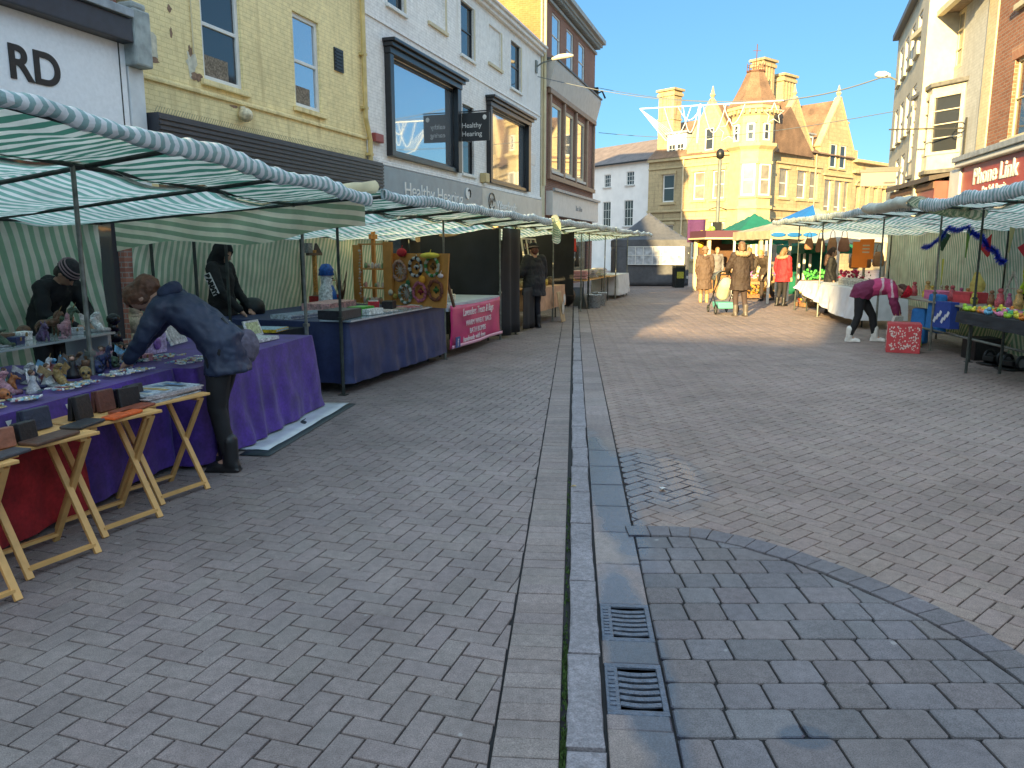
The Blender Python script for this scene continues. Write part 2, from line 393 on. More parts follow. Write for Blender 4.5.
farp=MB();farp.add([(-14,33.95,-.004),(60,33.95,-.004),(60,75,-.004),(-14,75,-.004)],[(0,1,2,3)],(.27,.21,.19))
tag(farp.build('far_paving',PAV),kind='structure')
LEFTC=(.200,.166,.158);RIGHTC=(.242,.184,.160)
pl=MB();so_left=-.245
herring(pl,(0.03,1.0),R(72),-8,2.6,1.3,34,lambda c:c.x>-7.6+.3*(c.y-6),LEFTC,clips=((kp(0,so_left),-KN),))
tag(pl.build('pavement',PAV),kind='structure')
sr=MB();t=-1.3
while t<31:
    wd=.1;a,b=so_left+.002,-.018
    slab(sr,[kp(t,a),kp(t,b),kp(t+wd,b),kp(t+wd,a)],.001+random.uniform(-.0015,.0015),jit((.20,.166,.156),.1));t+=wd
tag(sr.build('paving_border',PAV),kind='structure')
# kerb stones
KM=mat('kerb_granite',(.20,.185,.20),.7,noise=[(3,.2),(45,.25),(150,.3)],bump=(60,.6),attr=False)
kb=MB();t=-1.3
while t<19.5:
    l=random.uniform(.55,.85)
    o1=random.uniform(-.004,.006);o2=random.uniform(-.006,.004);n_=7
    side=lambda o,k,r:kp(t+.004+(l-.008)*k,o+random.uniform(-r,r))
    q=[side(o1+.002,k/n_,.0022) for k in range(n_+1)]+[side(.132+o2,1-k/n_,.0022) for k in range(n_+1)]
    slab(kb,q,.010,(.2,.18,.19),gap=.004,bev=.010,dep=.05,zj=.005);t+=l
tag(kb.build('kerb',KM),kind='structure')
# drainage channel of smooth blocks, broken by the two gratings
ch=MB();G_T=[(.165,.505),(.685,1.025)]          # grating spans along the kerb
def chan(t0,t1):
    t=t0
    while t<t1-.01:
        l=min(.46 if t<8 else .9,t1-t)
        wdt=.215
        q=[kp(t,.138),kp(t,.148+wdt),kp(t+l,.148+wdt),kp(t+l,.138)]
        slab(ch,q,-.002,jit((.215,.178,.168),.14),gap=.0014,bev=.005,zj=.0015);t+=l
chan(-1.3,G_T[0][0]);chan(G_T[0][1],G_T[1][0]);chan(G_T[1][1],19)
tag(ch.build('drainage_channel',PAV),kind='structure')
# right-hand herringbone paving
pr=MB()
herring(pr,(.8,5.0),R(41),.2,17,1.3,34,lambda c:not in_apron(c),RIGHTC,clips=((kp(0,.368),KN),),jt=.06)
tag(pr.build('road',PAV),kind='structure')
# curved border of the apron, then its setts
ap=MB();APC=(.138,.127,.136)
cum=[0]
for i in range(len(ARC)-1):cum.append(cum[-1]+(ARC[i+1]-ARC[i]).length)
def arc_at(s_):
    s_=max(0,min(cum[-1]-1e-4,s_))
    for i in range(len(ARC)-1):
        if s_<=cum[i+1]:
            k=(s_-cum[i])/(cum[i+1]-cum[i]);return ARC[i].lerp(ARC[i+1],k)
def arc_n(s_):
    d=(arc_at(s_+.12)-arc_at(s_-.12)).normalized();return Vector((d.y,-d.x))
s_=0.0
while s_<cum[-1]-.1:
    l=.128
    a,b=arc_at(s_),arc_at(s_+l);na,nb=arc_n(s_),arc_n(s_+l)
    na=na if s_>.02 else Vector((0,-1))
    slab(ap,[a+na*.155,a,b,b+nb*.155],.007,jit(APC,.06),gap=.0035);s_+=l
INN=[arc_at(q*.05)+arc_n(q*.05)*.158 for q in range(int(cum[-1]/.05))]
def right_limit(y):
    best=None
    for i in range(len(INN)-1):
        a,b=INN[i],INN[i+1]
        if min(a.y,b.y)<=y<=max(a.y,b.y) and abs(a.y-b.y)>1e-5:
            x=a.x+(b.x-a.x)*(y-a.y)/(b.y-a.y)
            best=x if best is None else max(best,x)
    return best
y=1.494
while y<4.1:
    h=.166
    x=None
    xl=lambda yy:kp(0,.364).x+(yy-kp(0,.364).y)*.07996
    x=xl(y);first=True
    while x<2.1:
        l=random.choice((.13,.17,.17,.24,.24))
        if first:l=random.choice((.13,.17,.2))
        q=[Vector((xl(y) if first else x,y)),Vector((x+l,y)),Vector((x+l,y+h)),Vector((xl(y+h) if first else x,y+h))]
        whole=True
        for i in range(0,len(INN)-3,3):
            p0,p1=INN[i],INN[i+3];d=(p1-p0)
            if d.length<1e-5:continue
            n=Vector((d.y,-d.x))
            if len(q)>=3:
                q2=clip(q,p0,n)
                if len(q2)!=len(q) or area(q2)<area(q)-1e-6:whole=False
                q=q2
        if len(q)>=3 and area(q)>.0015:
            pts=q
            if whole:
                k=.011;pts=[]
                for i in range(4):
                    p=q[i];pa=q[i-1];pb=q[(i+1)%4]
                    pts+=[p+(pa-p).normalized()*k,p+(pb-p).normalized()*k]
            slab(ap,pts,.001,jit(random.choice(((.140,.130,.137),(.140,.130,.137),(.150,.132,.134))),.1),gap=.0045,bev=.005,zj=.002)
        x+=l;first=False
    y+=h
tag(ap.build('sett_apron',PAV),kind='structure')
# gratings
def grate(t0,t1,label):
    c=kp((t0+t1)/2,.252);rz=math.atan2(KD.y,KD.x)-PI/2
    g=thing('drain_grating',label,'drain grating',(c.x,c.y,-.001),rz,'cast iron drain gratings')
    IR=mat('cast_iron',(.10,.12,.16),.38,.55,noise=[(30,.3),(160,.25)],bump=(140,.5))
    W,L=.22,.34;f=MB()
    f.bx(-W/2,W/2,-L/2,-L/2+.028,-.03,0);f.bx(-W/2,W/2,L/2-.028,L/2,-.03,0)
    f.bx(-W/2,-W/2+.05,-L/2+.028,L/2-.028,-.03,0);f.bx(W/2-.022,W/2,-L/2+.028,L/2-.028,-.03,0)
    f.build('frame',IR,g,bevel=.003)
    b=MB();n=7
    for i in range(n-1):
        yy=-L/2+.028+(i+1)*(L-.056)/n
        pts=[(-W/2+.05+k*(W-.072)/8,yy-.010*math.sin(PI*k/8)+.004,-.012) for k in range(9)]
        for p,q in zip(pts,pts[1:]):b.bar(p,q,.024,.017)
    b.build('bar',IR,g)
    st=MB()
    for i in range(9):st.bx(-W/2+.012,-W/2+.036,-L/2+.05+i*.028,-L/2+.066+i*.028,0,.003)
    st.build('raised_lettering',IR,g)
    pit=MB();pit.bx(-W/2+.01,W/2-.01,-L/2+.01,L/2-.01,-.0108,-.0100);pit.build('pit',mat('pit_dark',(.004,.004,.005),.9),g)
grate(*G_T[0],'nearer blue-black iron drain grating with curved slots in the channel')
grate(*G_T[1],'farther blue-black iron drain grating with curved slots in the channel')
# moss and weeds in the joint left of the kerb
ms=MB()
for i in range(520):
    t=random.choice((random.gauss(.45,.12),random.gauss(-.05,.06),random.uniform(-.3,3.0)))
    if t>4.5:continue
    p=kp(t,-.008+random.uniform(-.010,.008));h=random.uniform(.002,.016);a=random.uniform(0,PI)
    dx,dy=math.cos(a)*.006,math.sin(a)*.006
    g=random.uniform(.6,1.3)
    ms.add([(p.x-dx,p.y-dy,-.008),(p.x+dx,p.y+dy,-.008),(p.x+random.uniform(-.008,.008),p.y+random.uniform(-.008,.008),h)],[(0,1,2)],(.035*g,.075*g,.012*g))
tag(ms.build('moss',mat('moss',rough=.9,attr=True)),kind='stuff')
# a few fallen leaves and scraps
for i,(x,yv,c,l,n_) in enumerate((( .43,5.05,(.30,.2,.05),'small yellow dead leaf lying in the wet channel','fallen_leaf'),(1.02,5.02,(.6,.6,.58),'scrap of white paper lying on the wet paving','paper_scrap'))):
    o=MB()
    def fn(u,v):
        r=math.sin(PI*u)*.5;return ((u-.5)*.06,(v-.5)*.045*r*2,.004+.012*abs(v-.5)+.004*math.sin(5*u)),(0,0)
    o.grid(6,4,fn,c);ob=o.build(n_,PAINTED,solid=.001);ob.location=(x,yv,.004);ob.rotation_euler=(0,0,i*1.3);tag(ob,l,'leaf' if i==0 else 'paper')
# ------------------------------------------------------------------ buildings
def facade(name,parent,a0,a1,z0,z1,ops,m,y=0.0,rev=.12):
    mb=MB();xs=sorted({a0,a1,*[v for o in ops for v in o[:2]]});zs=sorted({z0,z1,*[v for o in ops for v in o[2:4]]})
    xs=[v for v in xs if a0<=v<=a1];zs=[v for v in zs if z0<=v<=z1]
    for i in range(len(xs)-1):
        for j in range(len(zs)-1):
            cx=(xs[i]+xs[i+1])/2;cz=(zs[j]+zs[j+1])/2
            if any(o[0]<cx<o[1] and o[2]<cz<o[3] for o in ops):continue
            mb.add([(xs[i],y,zs[j]),(xs[i+1],y,zs[j]),(xs[i+1],y,zs[j+1]),(xs[i],y,zs[j+1])],[(0,1,2,3)])
    for o in ops:
        p,q,r,s=o[:4];b=y+rev
        mb.add([(p,y,r),(q,y,r),(q,y,s),(p,y,s),(p,b,r),(q,b,r),(q,b,s),(p,b,s)],[(0,4,5,1),(1,5,6,2),(2,6,7,3),(3,7,4,0)])
        mb.add([(p,b+.05,r),(q,b+.05,r),(q,b+.05,s),(p,b+.05,s)],[(0,1,2,3)])
    return mb.build(name,m,parent)
def shell(name,parent,a0,a1,dep,z1,m,z0=0,y=0.0):
    """side, back and flat top of a building block"""
    mb=MB()
    mb.add([(a0,y,z0),(a0,dep,z0),(a0,dep,z1),(a0,y,z1),(a1,y,z0),(a1,dep,z0),(a1,dep,z1),(a1,y,z1)],[(1,0,3,2),(4,5,6,7),(5,1,2,6),(3,7,6,2)])
    return mb.build(name,m,parent)
def window(parent,a0,a1,z0,z1,fm=WHITE_PAINT,gm=GLASS_DARK,cols=1,rows=2,y=.09,fw=.06,bw=.035,sill=None,cas=False):
    f=MB();d=.05
    f.bx(a0,a0+fw,y-d/2,y+d/2,z0,z1);f.bx(a1-fw,a1,y-d/2,y+d/2,z0,z1)
    f.bx(a0+fw,a1-fw,y-d/2+.002,y+d/2-.002,z1-fw,z1);f.bx(a0+fw,a1-fw,y-d/2+.002,y+d/2-.002,z0,z0+fw)
    for r in range(1,rows):
        z=z0+(z1-z0)*r/rows;f.bx(a0+fw,a1-fw,y-d/2+.004,y+d/2-.004,z-bw/2,z+bw/2)
    for c in range(1,cols):
        x=a0+(a1-a0)*c/cols;f.bx(x-bw*.4,x+bw*.4,y-d/2+.008,y+d/2-.008,z0+fw,z1-fw)
    o=f.build('window',fm,parent,bevel=.006 if fw>.05 else 0)
    g=MB();g.add([(a0+fw*.5,y+.012,z0+fw*.5),(a1-fw*.5,y+.012,z0+fw*.5),(a1-fw*.5,y+.012,z1-fw*.5),(a0+fw*.5,y+.012,z1-fw*.5)],[(0,1,2,3)])
    g.build('pane',gm,o)
    if sill:
        s=MB();s.bx(a0-.08,a1+.08,-.09,.05,z0-.09,z0-.001);s.build('sill',sill,o,bevel=.01)
    return o
LD=R(90-18)
def lb(name,label,cat='building'): return thing(name,label,cat,(-6.37,9.2,0),LD)

# --- white-fronted shop at the frame's left edge
A=lb('brick_shop','dark brick shop with white fascia panel and navy cornice, lettering RD, behind the nearest stall')
RB=brick_mat('red_brick',(.20,.075,.05),(.27,.11,.07),(.22,.19,.16),stain=None)
facade('wall',A,-9,2.55,0,9.2,[(.55,2.2,5.0,6.7),(-3,-1.2,5.0,6.7),(-6,-4.2,5.0,6.7),(-8,2.3,.3,2.9)],RB)
shell('side_wall',A,-9,2.55,9,9.2,RB)
window(A,.55,2.2,5.0,6.7,mat('dark_frame',(.03,.03,.035),.4),GLASS_DARK,2,2);window(A,-3,-1.2,5,6.7);window(A,-6,-4.2,5,6.7)
o=MB();o.bx(-8,2.3,.1,.14,.3,2.9);o.build('shop_window',GLASS_DARK,A)
o=MB();o.bx(-9,2.5,-.12,-.004,3.0,4.46);fs_=o.build('fascia',mat('white_fascia',(.85,.84,.86),.45,noise=[(20,.05)]),A)
text('RD',.56,BLACK_METAL,fs_,(.63,-.122,3.66),ext=.012,weight=.012)
o=MB();o.bx(2.38,2.40,-.124,-.12,3.0,4.46);o.build('joint_strip',BLACK_METAL,A)
o=MB();o.bx(-9,2.5,-.30,-.004,4.465,4.78);o.build('cornice',mat('navy_paint',(.025,.03,.045),.35,noise=[(9,.2)]),A,bevel=.015)
LEAD=mat('lead_grey',(.3,.33,.36),.5,.2,noise=[(7,.25)])
o=MB();o.bx(-9,2.48,-.36,-.004,4.785,4.90);o.build('lead_flashing',LEAD,A,bevel=.01)
o=MB();o.bx(2.5,2.83,-.32,-.01,4.18,4.95);o.bx(2.53,2.80,-.28,-.012,4.952,5.05);o.build('console_bracket',mat('weathered_grey',(.33,.36,.35),.6,noise=[(6,.3)]),A,bevel=.03)
o=MB();o.bx(2.52,2.81,-.14,-.008,0,4.178);o.build('pilaster',mat('pilaster_white',(.66,.67,.68),.5,noise=[(6,.08)]),A,bevel=.01)

# --- yellow painted brick building
YB=brick_mat('yellow_painted_brick',(.84,.69,.36),(.87,.72,.38),(.72,.58,.29),ms=.008,big=.12,bumps=.3,stain=(.58,.45,.22))
B=lb('yellow_building','pale yellow painted brick building with two tall sash windows and peeling patches')
W1=(4.30,5.32,4.36,6.15);W2=(6.93,7.86,4.38,6.14)
facade('wall',B,2.85,9.74,0,9.4,[W1,W2,(3.1,9.5,.2,2.8),(4.3,5.32,7.2,8.7),(6.93,7.86,7.2,8.7)],YB,rev=.14)
shell('side_wall',B,2.85,9.74,9,9.4,YB)
o=MB();o.bx(3.1,9.5,.1,.14,.2,2.8);o.build('shop_window',GLASS_DARK,B)
for q in (W1,W2):
    window(B,*q,WHITE_PAINT,GLASS_DARK if q is W1 else GLASS_BLUE,1,2,y=.07,fw=.085,bw=.06)
    o=MB();o.bx(q[0]-.1,q[1]+.12,-.07,-.003,q[2]-.1,q[2]-.004);o.build('sill',YB,B,bevel=.012)
window(B,4.3,5.32,7.2,8.7);window(B,6.93,7.86,7.2,8.7)
# net curtains behind the lower sashes, seen through the glass as a paler band
for q in (W1,W2):
    o=MB();o.bx(q[0]+.09,q[1]-.3,.078,.0785,q[2]+.09,q[2]+.42);o.build('lace_curtain',mat('lace',(.20,.16,.12),.9,noise=[(30,.6)]),B)
o=MB();o.bx(2.85,9.74,-.045,-.002,4.10,4.17);o.build('string_course',YB,B,bevel=.015)
o=MB();o.bx(8.42,8.78,-.03,-.002,5.36,5.82)
for i in range(6):o.bx(8.45,8.75,-.045,-.031,5.40+i*.07,5.43+i*.07)
o.build('air_vent',BLACK_METAL,B)
o=MB();o.tube([(9.58,-.09,9.3),(9.58,-.09,4.55),(9.68,-.09,4.32),(9.76,-.09,4.1),(9.76,-.09,3.62)],.055,10)
for z in (8.6,7.2,5.9,4.75,3.75):o.bx(9.50 if z>4.5 else 9.68,9.66 if z>4.5 else 9.84,-.13,-.004,z,z+.06)
o.build('downpipe',mat('yellow_pipe',(.58,.44,.18),.5,noise=[(5,.2)]),B,smooth=False)
o=MB();o.bx(2.86,9.95,-.3,-.002,3.02,3.60)
for i in range(7):o.bx(2.86,9.95,-.325,-.301,3.06+i*.075,3.105+i*.075)
o.build('shutter_box',mat('charcoal_slats',(.04,.043,.055),.45,noise=[(6,.25)]),B)
o=MB()
for i in range(130):
    x=2.9+i*.054;o.tube([(x,-.2,3.6),(x+random.uniform(-.01,.01),-.26,3.70)],.003,4)
o.build('bird_spikes',STEEL,B)
o=MB();o.ball((5.17,-.12,3.93),(.13,.12,.12),14,10);o.lathe([(.05,-.02),(.05,.05)],(5.17,-.06,4.02));o.build('bulkhead_lamp',mat('grimy_globe',(.6,.52,.35),.5,noise=[(14,.5)]),B,smooth=True)
# peeling paint: ragged shapes standing a millimetre or two off the wall
def ragged(cx,cz,rx,rz,y=-.003,n=18):
    pts=[]
    for k in range(n):
        a=2*PI*k/n;r=random.uniform(.6,1.1);pts.append((cx+rx*r*math.cos(a),y,cz+rz*r*math.sin(a)))
    return pts
PLM=(mat('bare_plaster',(.55,.52,.42),.8,noise=[(12,.25)]))
for q in ((3.13,4.62,.2,.24),(4.02,4.55,.13,.26)):
    o=MB();o.prism(ragged(*q),(0,0,0),(0,.002,0));o.build('bare_plaster_patch',PLM,B)
PPM=mat('old_brick_patch',(.24,.15,.10),.9,noise=[(15,.4)])
for cx,cz,rx,rz in ((3.55,5.5,.08,.09),(3.6,5.25,.05,.06),(3.6,4.9,.03,.09),(4.12,4.36,.14,.08),(3.15,4.42,.17,.05),(5.02,4.05,.12,.03),(4.0,4.72,.05,.1)):
    o=MB();o.prism(ragged(cx,cz,rx,rz,-.005),(0,0,0),(0,.002,0));o.build('peeled_patch',PPM,B)
o=MB();o.tube([(4.06,-.02,6.9),(4.06,-.02,4.7)],.012,6);o.build('cable',CREAM_PAINT,B)

# --- white painted brick building
WB=brick_mat('white_painted_brick',(.80,.77,.74),(.83,.80,.765),(.70,.67,.64),ms=.009,big=.07,bumps=.3,stain=(.70,.66,.60))
Cb=lb('white_building','white painted brick building with two big black-framed shop windows upstairs')
ups=[(11.0,11.9,7.40,8.92),(15.75,16.8,7.34,8.86),(20.5,21.65,7.30,8.88)]
blinds=[(13.45,14.55,7.63,8.85),(18.2,19.4,7.63,8.82)]
nar=(15.80,16.75,3.92,5.95);bigs=[(10.95,15.05,3.98,6.2),(18.1,22.2,3.92,6.2)]
facade('wall',Cb,9.76,24.3,0,9.5,ups+[nar]+bigs+blinds+[(10.2,17,.3,2.6),(17.3,24,.3,2.6)],WB,rev=.13)
shell('side_wall',Cb,9.76,24.3,9,9.5,WB)
DF=mat('black_frame',(.018,.019,.022),.3,0,noise=[(9,.2)])
for q in ups+[nar]:
    window(Cb,*q,DF,GLASS_DARK,1,2,fw=.05)
    o=MB();o.bx(q[0]-.12,q[1]+.12,-.07,-.003,q[2]-.09,q[2]-.003);o.build('sill',WHITE_PAINT,Cb,bevel=.01)
CR=mat('cream_surround',(.60,.51,.33),.6,noise=[(5,.1)])
for q in blinds:
    o=MB();o.bx(q[0],q[1],.06,.128,q[2],q[3]);o.build('blind_recess',WB,Cb)
    o=MB();o.bx(q[0]-.12,q[1]+.12,-.06,-.003,q[2]-.09,q[2]-.003);o.build('sill',CR,Cb)
for q in ups+blinds:
    o=MB();o.bx(q[1]+.001,q[1]+.12,-.012,.05,q[2],q[3]);o.build('cream_reveal',CR,Cb)
for q in bigs:
    f=MB();a0,a1,z0,z1=q
    f.bx(a0-.2,a0-.002,-.16,.02,z0-.12,z1+.02);f.bx(a1+.002,a1+.28,-.16,.02,z0-.12,z1+.02);f.bx(a0,a1,-.1,.02,z0-.12,z0-.003)
    f.bx(a0-.22,a1+.32,-.18,-.003,z1+.022,z1+.17);f.bx(a0-.26,a1+.38,-.26,-.004,z1+.172,z1+.27);f.bx(a0-.3,a1+.46,-.34,-.005,z1+.272,z1+.35)
    wo=f.build('display_window',DF,Cb,bevel=.012)
    g=MB();g.add([(a0,.05,z0),(a1,.05,z0),(a1,.05,z1),(a0,.05,z1)],[(0,1,2,3)]);g.build('pane',GLASS_BLUE,wo)
    f=MB();f.bx(a0,a0+.06,.0,.045,z0,z1);f.bx(a1-.06,a1,.0,.045,z0,z1);f.bx(a0+.06,a1-.06,.0,.045,z1-.06,z1);f.bx(a0+.06,a1-.06,.0,.045,z0,z0+.06);f.build('frame',DF,wo)
o=MB();o.bx(9.78,24.3,-.03,-.002,6.86,6.91);o.build('string_course',WB,Cb,bevel=.01);o=MB();o.bx(9.78,24.3,-.06,-.002,3.62,3.72);o.build('string_course',WB,Cb,bevel=.01)
o=MB();o.bx(9.76,24.32,-.12,-.002,9.16,9.28);o.bx(9.76,24.34,-.22,-.004,9.281,9.42);o.bx(9.76,24.36,-.3,-.006,9.421,9.5);o.build('eaves_cornice',WB,Cb,bevel=.02)
SLATE=mat('slate_roof',(.11,.115,.125),.6,noise=[(5,.2),(30,.2)])
o=MB();o.add([(9.76,-.2,9.505),(24.3,-.2,9.505),(24.3,4.5,10.9),(9.76,4.5,10.9),(24.3,9,9.505),(9.76,9,9.505)],[(0,1,2,3),(3,2,4,5)]);o.build('roof',SLATE,Cb)
for q in ((10.2,17),(17.3,24)):
    o=MB();o.bx(*q,.1,.13,.3,2.6);o.build('shop_window',GLASS_DARK,Cb)
FB=mat('blue_grey_fascia',(.22,.27,.31),.4,noise=[(3,.12)])
o=MB();o.bx(10.05,17.05,-.15,-.004,2.75,3.58);f1=o.build('fascia',FB,Cb)
text('Healthy Hearing',.53,WHITE_PAINT,f1,(11.35,-.152,2.93),sx=1.15)
o=MB();o.lathe([(.0,-.01),(.17,-.01),(.17,.01),(.0,.01)],(0,0,0),20);
bm_=o.build('ear_emblem',WHITE_PAINT,f1);bm_.rotation_euler=(PI/2,0,0);bm_.location=(15.75,-.165,3.30)
o=MB();o.tube([(15.83+.09*math.cos(k*.5),-.19,3.3+.12*math.sin(k*.5)) for k in range(-2,6)],.02,6);o.build('ear_mark',BLACK_METAL,f1)
o=MB();o.bx(17.07,24.1,-.15,-.004,2.75,3.58);f2=o.build('second_fascia',mat('stone_grey_fascia',(.46,.46,.43),.45,noise=[(3,.1)]),Cb)
text('W',.34,BLACK_METAL,f2,(17.75,-.152,3.06),shear=.3);text('Warefords',.5,WHITE_PAINT,f2,(18.4,-.152,2.92),shear=.3)
o=MB();o.tube([(17.95+.3*math.cos(k*.35),-.17,3.2+.26*math.sin(k*.35)) for k in range(0,17)],.016,6);o.build('ring_mark',BLACK_METAL,f2)
o=MB();o.bx(17.25,17.6,-.22,-.004,3.75,4.05);o.build('alarm_box',mat('alarm_box',(.55,.42,.2),.5),Cb,bevel=.02)
o=MB();o.bx(9.98,10.4,-.12,-.004,4.1,4.3);o.build('burglar_alarm',mat('alarm_red',(.3,.06,.05),.5),Cb,bevel=.02)
o=MB();o.bx(22.75,23.6,-.012,-.003,4.9,5.3);o.build('wall_plaque',mat('plaque',(.55,.6,.63),.4),Cb)
# hanging sign
hs=lb('hanging_sign','black square hanging sign lettered Healthy Hearing between the big upstairs windows','shop sign')
o=MB();o.bar((15.4,0,5.62),(15.4,-1.02,5.62),.03);o.bar((15.4,0,4.9),(15.4,-.14,4.9),.03);o.build('bracket',BLACK_METAL,hs)
o=MB();o.bx(15.37,15.43,-1.0,-.14,4.78,5.58);bd=o.build('board',mat('sign_black',(.025,.026,.028),.4),hs,bevel=.008)
text('Healthy',.2,WHITE_PAINT,bd,(15.368,-.94+.8,5.16),rot=(PI/2,0,-PI/2),ext=.004,sx=1.0)
text('Hearing',.2,WHITE_PAINT,bd,(15.368,-.94+.8,4.92),rot=(PI/2,0,-PI/2),ext=.004,sx=1.0)
o=MB();o.ball((15.366,-.86,5.44),(.006,.06,.07));o.build('emblem',WHITE_PAINT,bd)
# wall lamp
wl=lb('street_lamp','pale street lamp on a bracket arm at the eaves of the white building','street lamp')
o=MB();o.tube([(23.6,0,8.6),(23.6,-.25,8.75),(23.6,-.7,8.85)],.03,8);o.bx(23.5,23.7,-.06,-.003,8.4,8.85);o.build('bracket_arm',STEEL,wl)
o=MB();o.loft([((23.6,-.65,8.86),.06,.05,(1,0,0),(0,0,1)),((23.6,-.95,8.92),.13,.10,(1,0,0),(0,0,1)),((23.6,-1.3,8.94),.12,.09,(1,0,0),(0,0,1)),((23.6,-1.5,8.93),.04,.04,(1,0,0),(0,0,1))],12);o.build('lamp_head',mat('lamp_cream',(.6,.55,.42),.4),wl,smooth=True)

# --- tall red brick building
D=lb('brick_building','tall red brick corner building with a pale oriel band and three tall windows below it')
RB2=brick_mat('orange_red_brick',(.23,.085,.05),(.29,.115,.07),(.26,.21,.17))
OB=brick_mat('buff_side_brick',(.30,.12,.04),(.35,.145,.05),(.30,.18,.09))
u3=[(25.97,27.35,9.6,11.3),(28.45,29.75,9.6,11.3),(30.75,32.1,9.6,11.3)]
b3=[(25.87,27.69,4.95,7.75),(28.2,29.95,4.95,7.75),(30.45,32.3,4.95,7.75)]
facade('wall',D,24.95,34.5,0,12.2,u3+b3+[(25.5,33.5,.4,2.9)],RB2,rev=.1)
o=MB();o.bx(25.5,33.5,.08,.12,.4,2.9);o.build('shop_window',GLASS_DARK,D)
shell('side_wall',D,24.36,34.5,10,12.2,OB)
o=MB();o.bx(24.36,24.94,-.03,-.0005+.03,0,12.2);o.build('cream_pilaster',CREAM_PAINT,D)
for q in u3:window(D,*q,WHITE_PAINT,GLASS_BLUE,1,2,y=.06)
GP=mat('pale_stone_grey',(.50,.48,.45),.6,noise=[(4,.1)])
for q in b3:
    window(D,*q,mat('buff_paint',(.55,.45,.30),.5),GLASS_BLUE,1,1,y=.04,fw=.14)
    o=MB();o.bx(q[0]-.06,q[1]+.06,-.11,-.003,q[2]-.12,q[2]-.004);o.build('sill',GP,D,bevel=.01)
# oriel entablature: a splayed band carried over the three windows, on pilaster strips
o=MB();o.prism([(25.2,-.002,8.2),(25.2,-.12,8.2),(25.2,-.36,9.12),(25.2,-.36,9.25),(25.2,-.002,9.25)],(0,0,0),(9.3,0,0));o.build('oriel_band',GP,D)
o=MB();o.bx(25.12,34.56,-.42,-.003,9.252,9.32);o.build('oriel_capping',SLATE,D)
o=MB();o.bx(25.3,34.4,-.16,-.003,7.98,8.19)
for x in (25.45,27.83,30.1,32.45,34.1):o.bx(x,x+.22,-.12,-.003,4.75,7.97)
o.bx(25.3,34.4,-.16,-.003,4.55,4.74);o.build('window_surround',mat('brown_stone',(.30,.2,.14),.6,noise=[(5,.15)]),D,bevel=.01)
o=MB();o.bx(24.3,34.55,-.1,-.003,11.5,11.62);o.bx(24.3,34.7,-.35,-.005,11.85,12.0);o.bx(24.3,34.8,-.5,-.006,12.001,12.2)
for i in range(40):o.bx(24.5+i*.25,24.6+i*.25,-.3,-.007,11.7,11.849)
o.build('cornice',mat('grey_cornice',(.33,.33,.31),.6,noise=[(5,.15)]),D)
o=MB();o.add([(24.36,-.3,12.205),(34.6,-.3,12.205),(34.6,5,13.6),(24.36,5,13.6),(34.6,10,12.205),(24.36,10,12.205)],[(0,1,2,3),(3,2,4,5)]);o.build('roof',SLATE,D)
o=MB();o.bx(25.2,34.5,-.3,-.004,3.05,4.05);f3=o.build('fascia',mat('white_shop_fascia',(.56,.55,.53),.5,noise=[(4,.08)]),D)
text('The Salon',.34,mat('grey_letter',(.3,.3,.3),.5),f3,(29.3,-.302,3.42),shear=.3)
o=MB();o.bx(25.2,34.5,-.42,-.3-.001,4.051,4.16);o.build('fascia_capping',LEAD,D)
o=MB();o.tube([(34.55,-.1,9.6),(34.75,-.35,9.75),(34.85,-.5,9.4)],.05,8);o.bx(34.4,34.6,-.2,-.003,9.3,9.9);o.build('iron_bracket',BLACK_METAL,D)
o=MB();o.tube([(24.6,-.1,12),(24.6,-.1,4.2)],.06,8);o.build('downpipe',CREAM_PAINT,D)

# ------------------------------------------------------------------ right-hand side
FR=Frame((11,19.45),12,True)
def rb(name,label,cat='building'): return thing(name,label,cat,(11,19.45,0),FR.rz)
E1=rb('phone_shop','red brick shop with a red fascia lettered Phone Link, at the right edge')
RB3=brick_mat('rust_brick',(.24,.09,.045),(.31,.13,.07),(.27,.21,.16))
facade('wall',E1,1.44,14,0,9.6,[(2.58,3.7,3.9,5.5),(6,7.1,3.9,5.5),(2.58,3.7,6.6,8.0),(1.8,13,.4,2.7)],RB3,rev=.12)
shell('side_wall',E1,1.44,14,9,9.6,RB3)
for q in ((2.58,3.7,3.9,5.5),(6,7.1,3.9,5.5),(2.58,3.7,6.6,8.0)):
    window(E1,*q,CREAM_PAINT,GLASS_DARK,1,2);o=MB();o.bx(q[0]-.12,q[1]+.12,-.1,-.003,q[2]-.12,q[2]-.004);o.build('sill',CREAM_PAINT,E1,bevel=.01)
    o=MB();o.prism([(q[0]-.15,-.006,q[3]+.003),(q[1]+.15,-.006,q[3]+.003),(q[1]+.25,-.006,q[3]+.26),(q[0]-.25,-.006,q[3]+.26)],(0,0,0),(0,.004,0));o.build('lintel',brick_mat('gauged_brick',(.33,.12,.06),(.36,.14,.07),(.4,.3,.2),bw=.07,bh=.3),E1)
o=MB();o.bx(1.8,13,.08,.12,.4,2.7);o.build('shop_window',GLASS_DARK,E1)
RF=mat('red_fascia',(.33,.045,.03),.35,noise=[(3,.15)])
o=MB();o.bx(.85,14,-.25,-.004,2.72,3.5);f4=o.build('fascia',RF,E1)
text('Phone Link',.50,WHITE_PAINT,f4,(1.62,-.253,3.06),ext=.02,weight=.008,sx=1.05)
text('Pay, Sell, Repair',.20,WHITE_PAINT,f4,(2.2,-.253,2.84),ext=.01)
o=MB();o.bx(.7,14,-.40,-.004,3.51,3.62);o.build('fascia_moulding',mat('pale_moulding',(.62,.62,.6),.5),E1,bevel=.02)
o=MB();o.bx(.7,14,-.46,-.004,3.622,3.74);o.build('fascia_capping',LEAD,E1,bevel=.01)
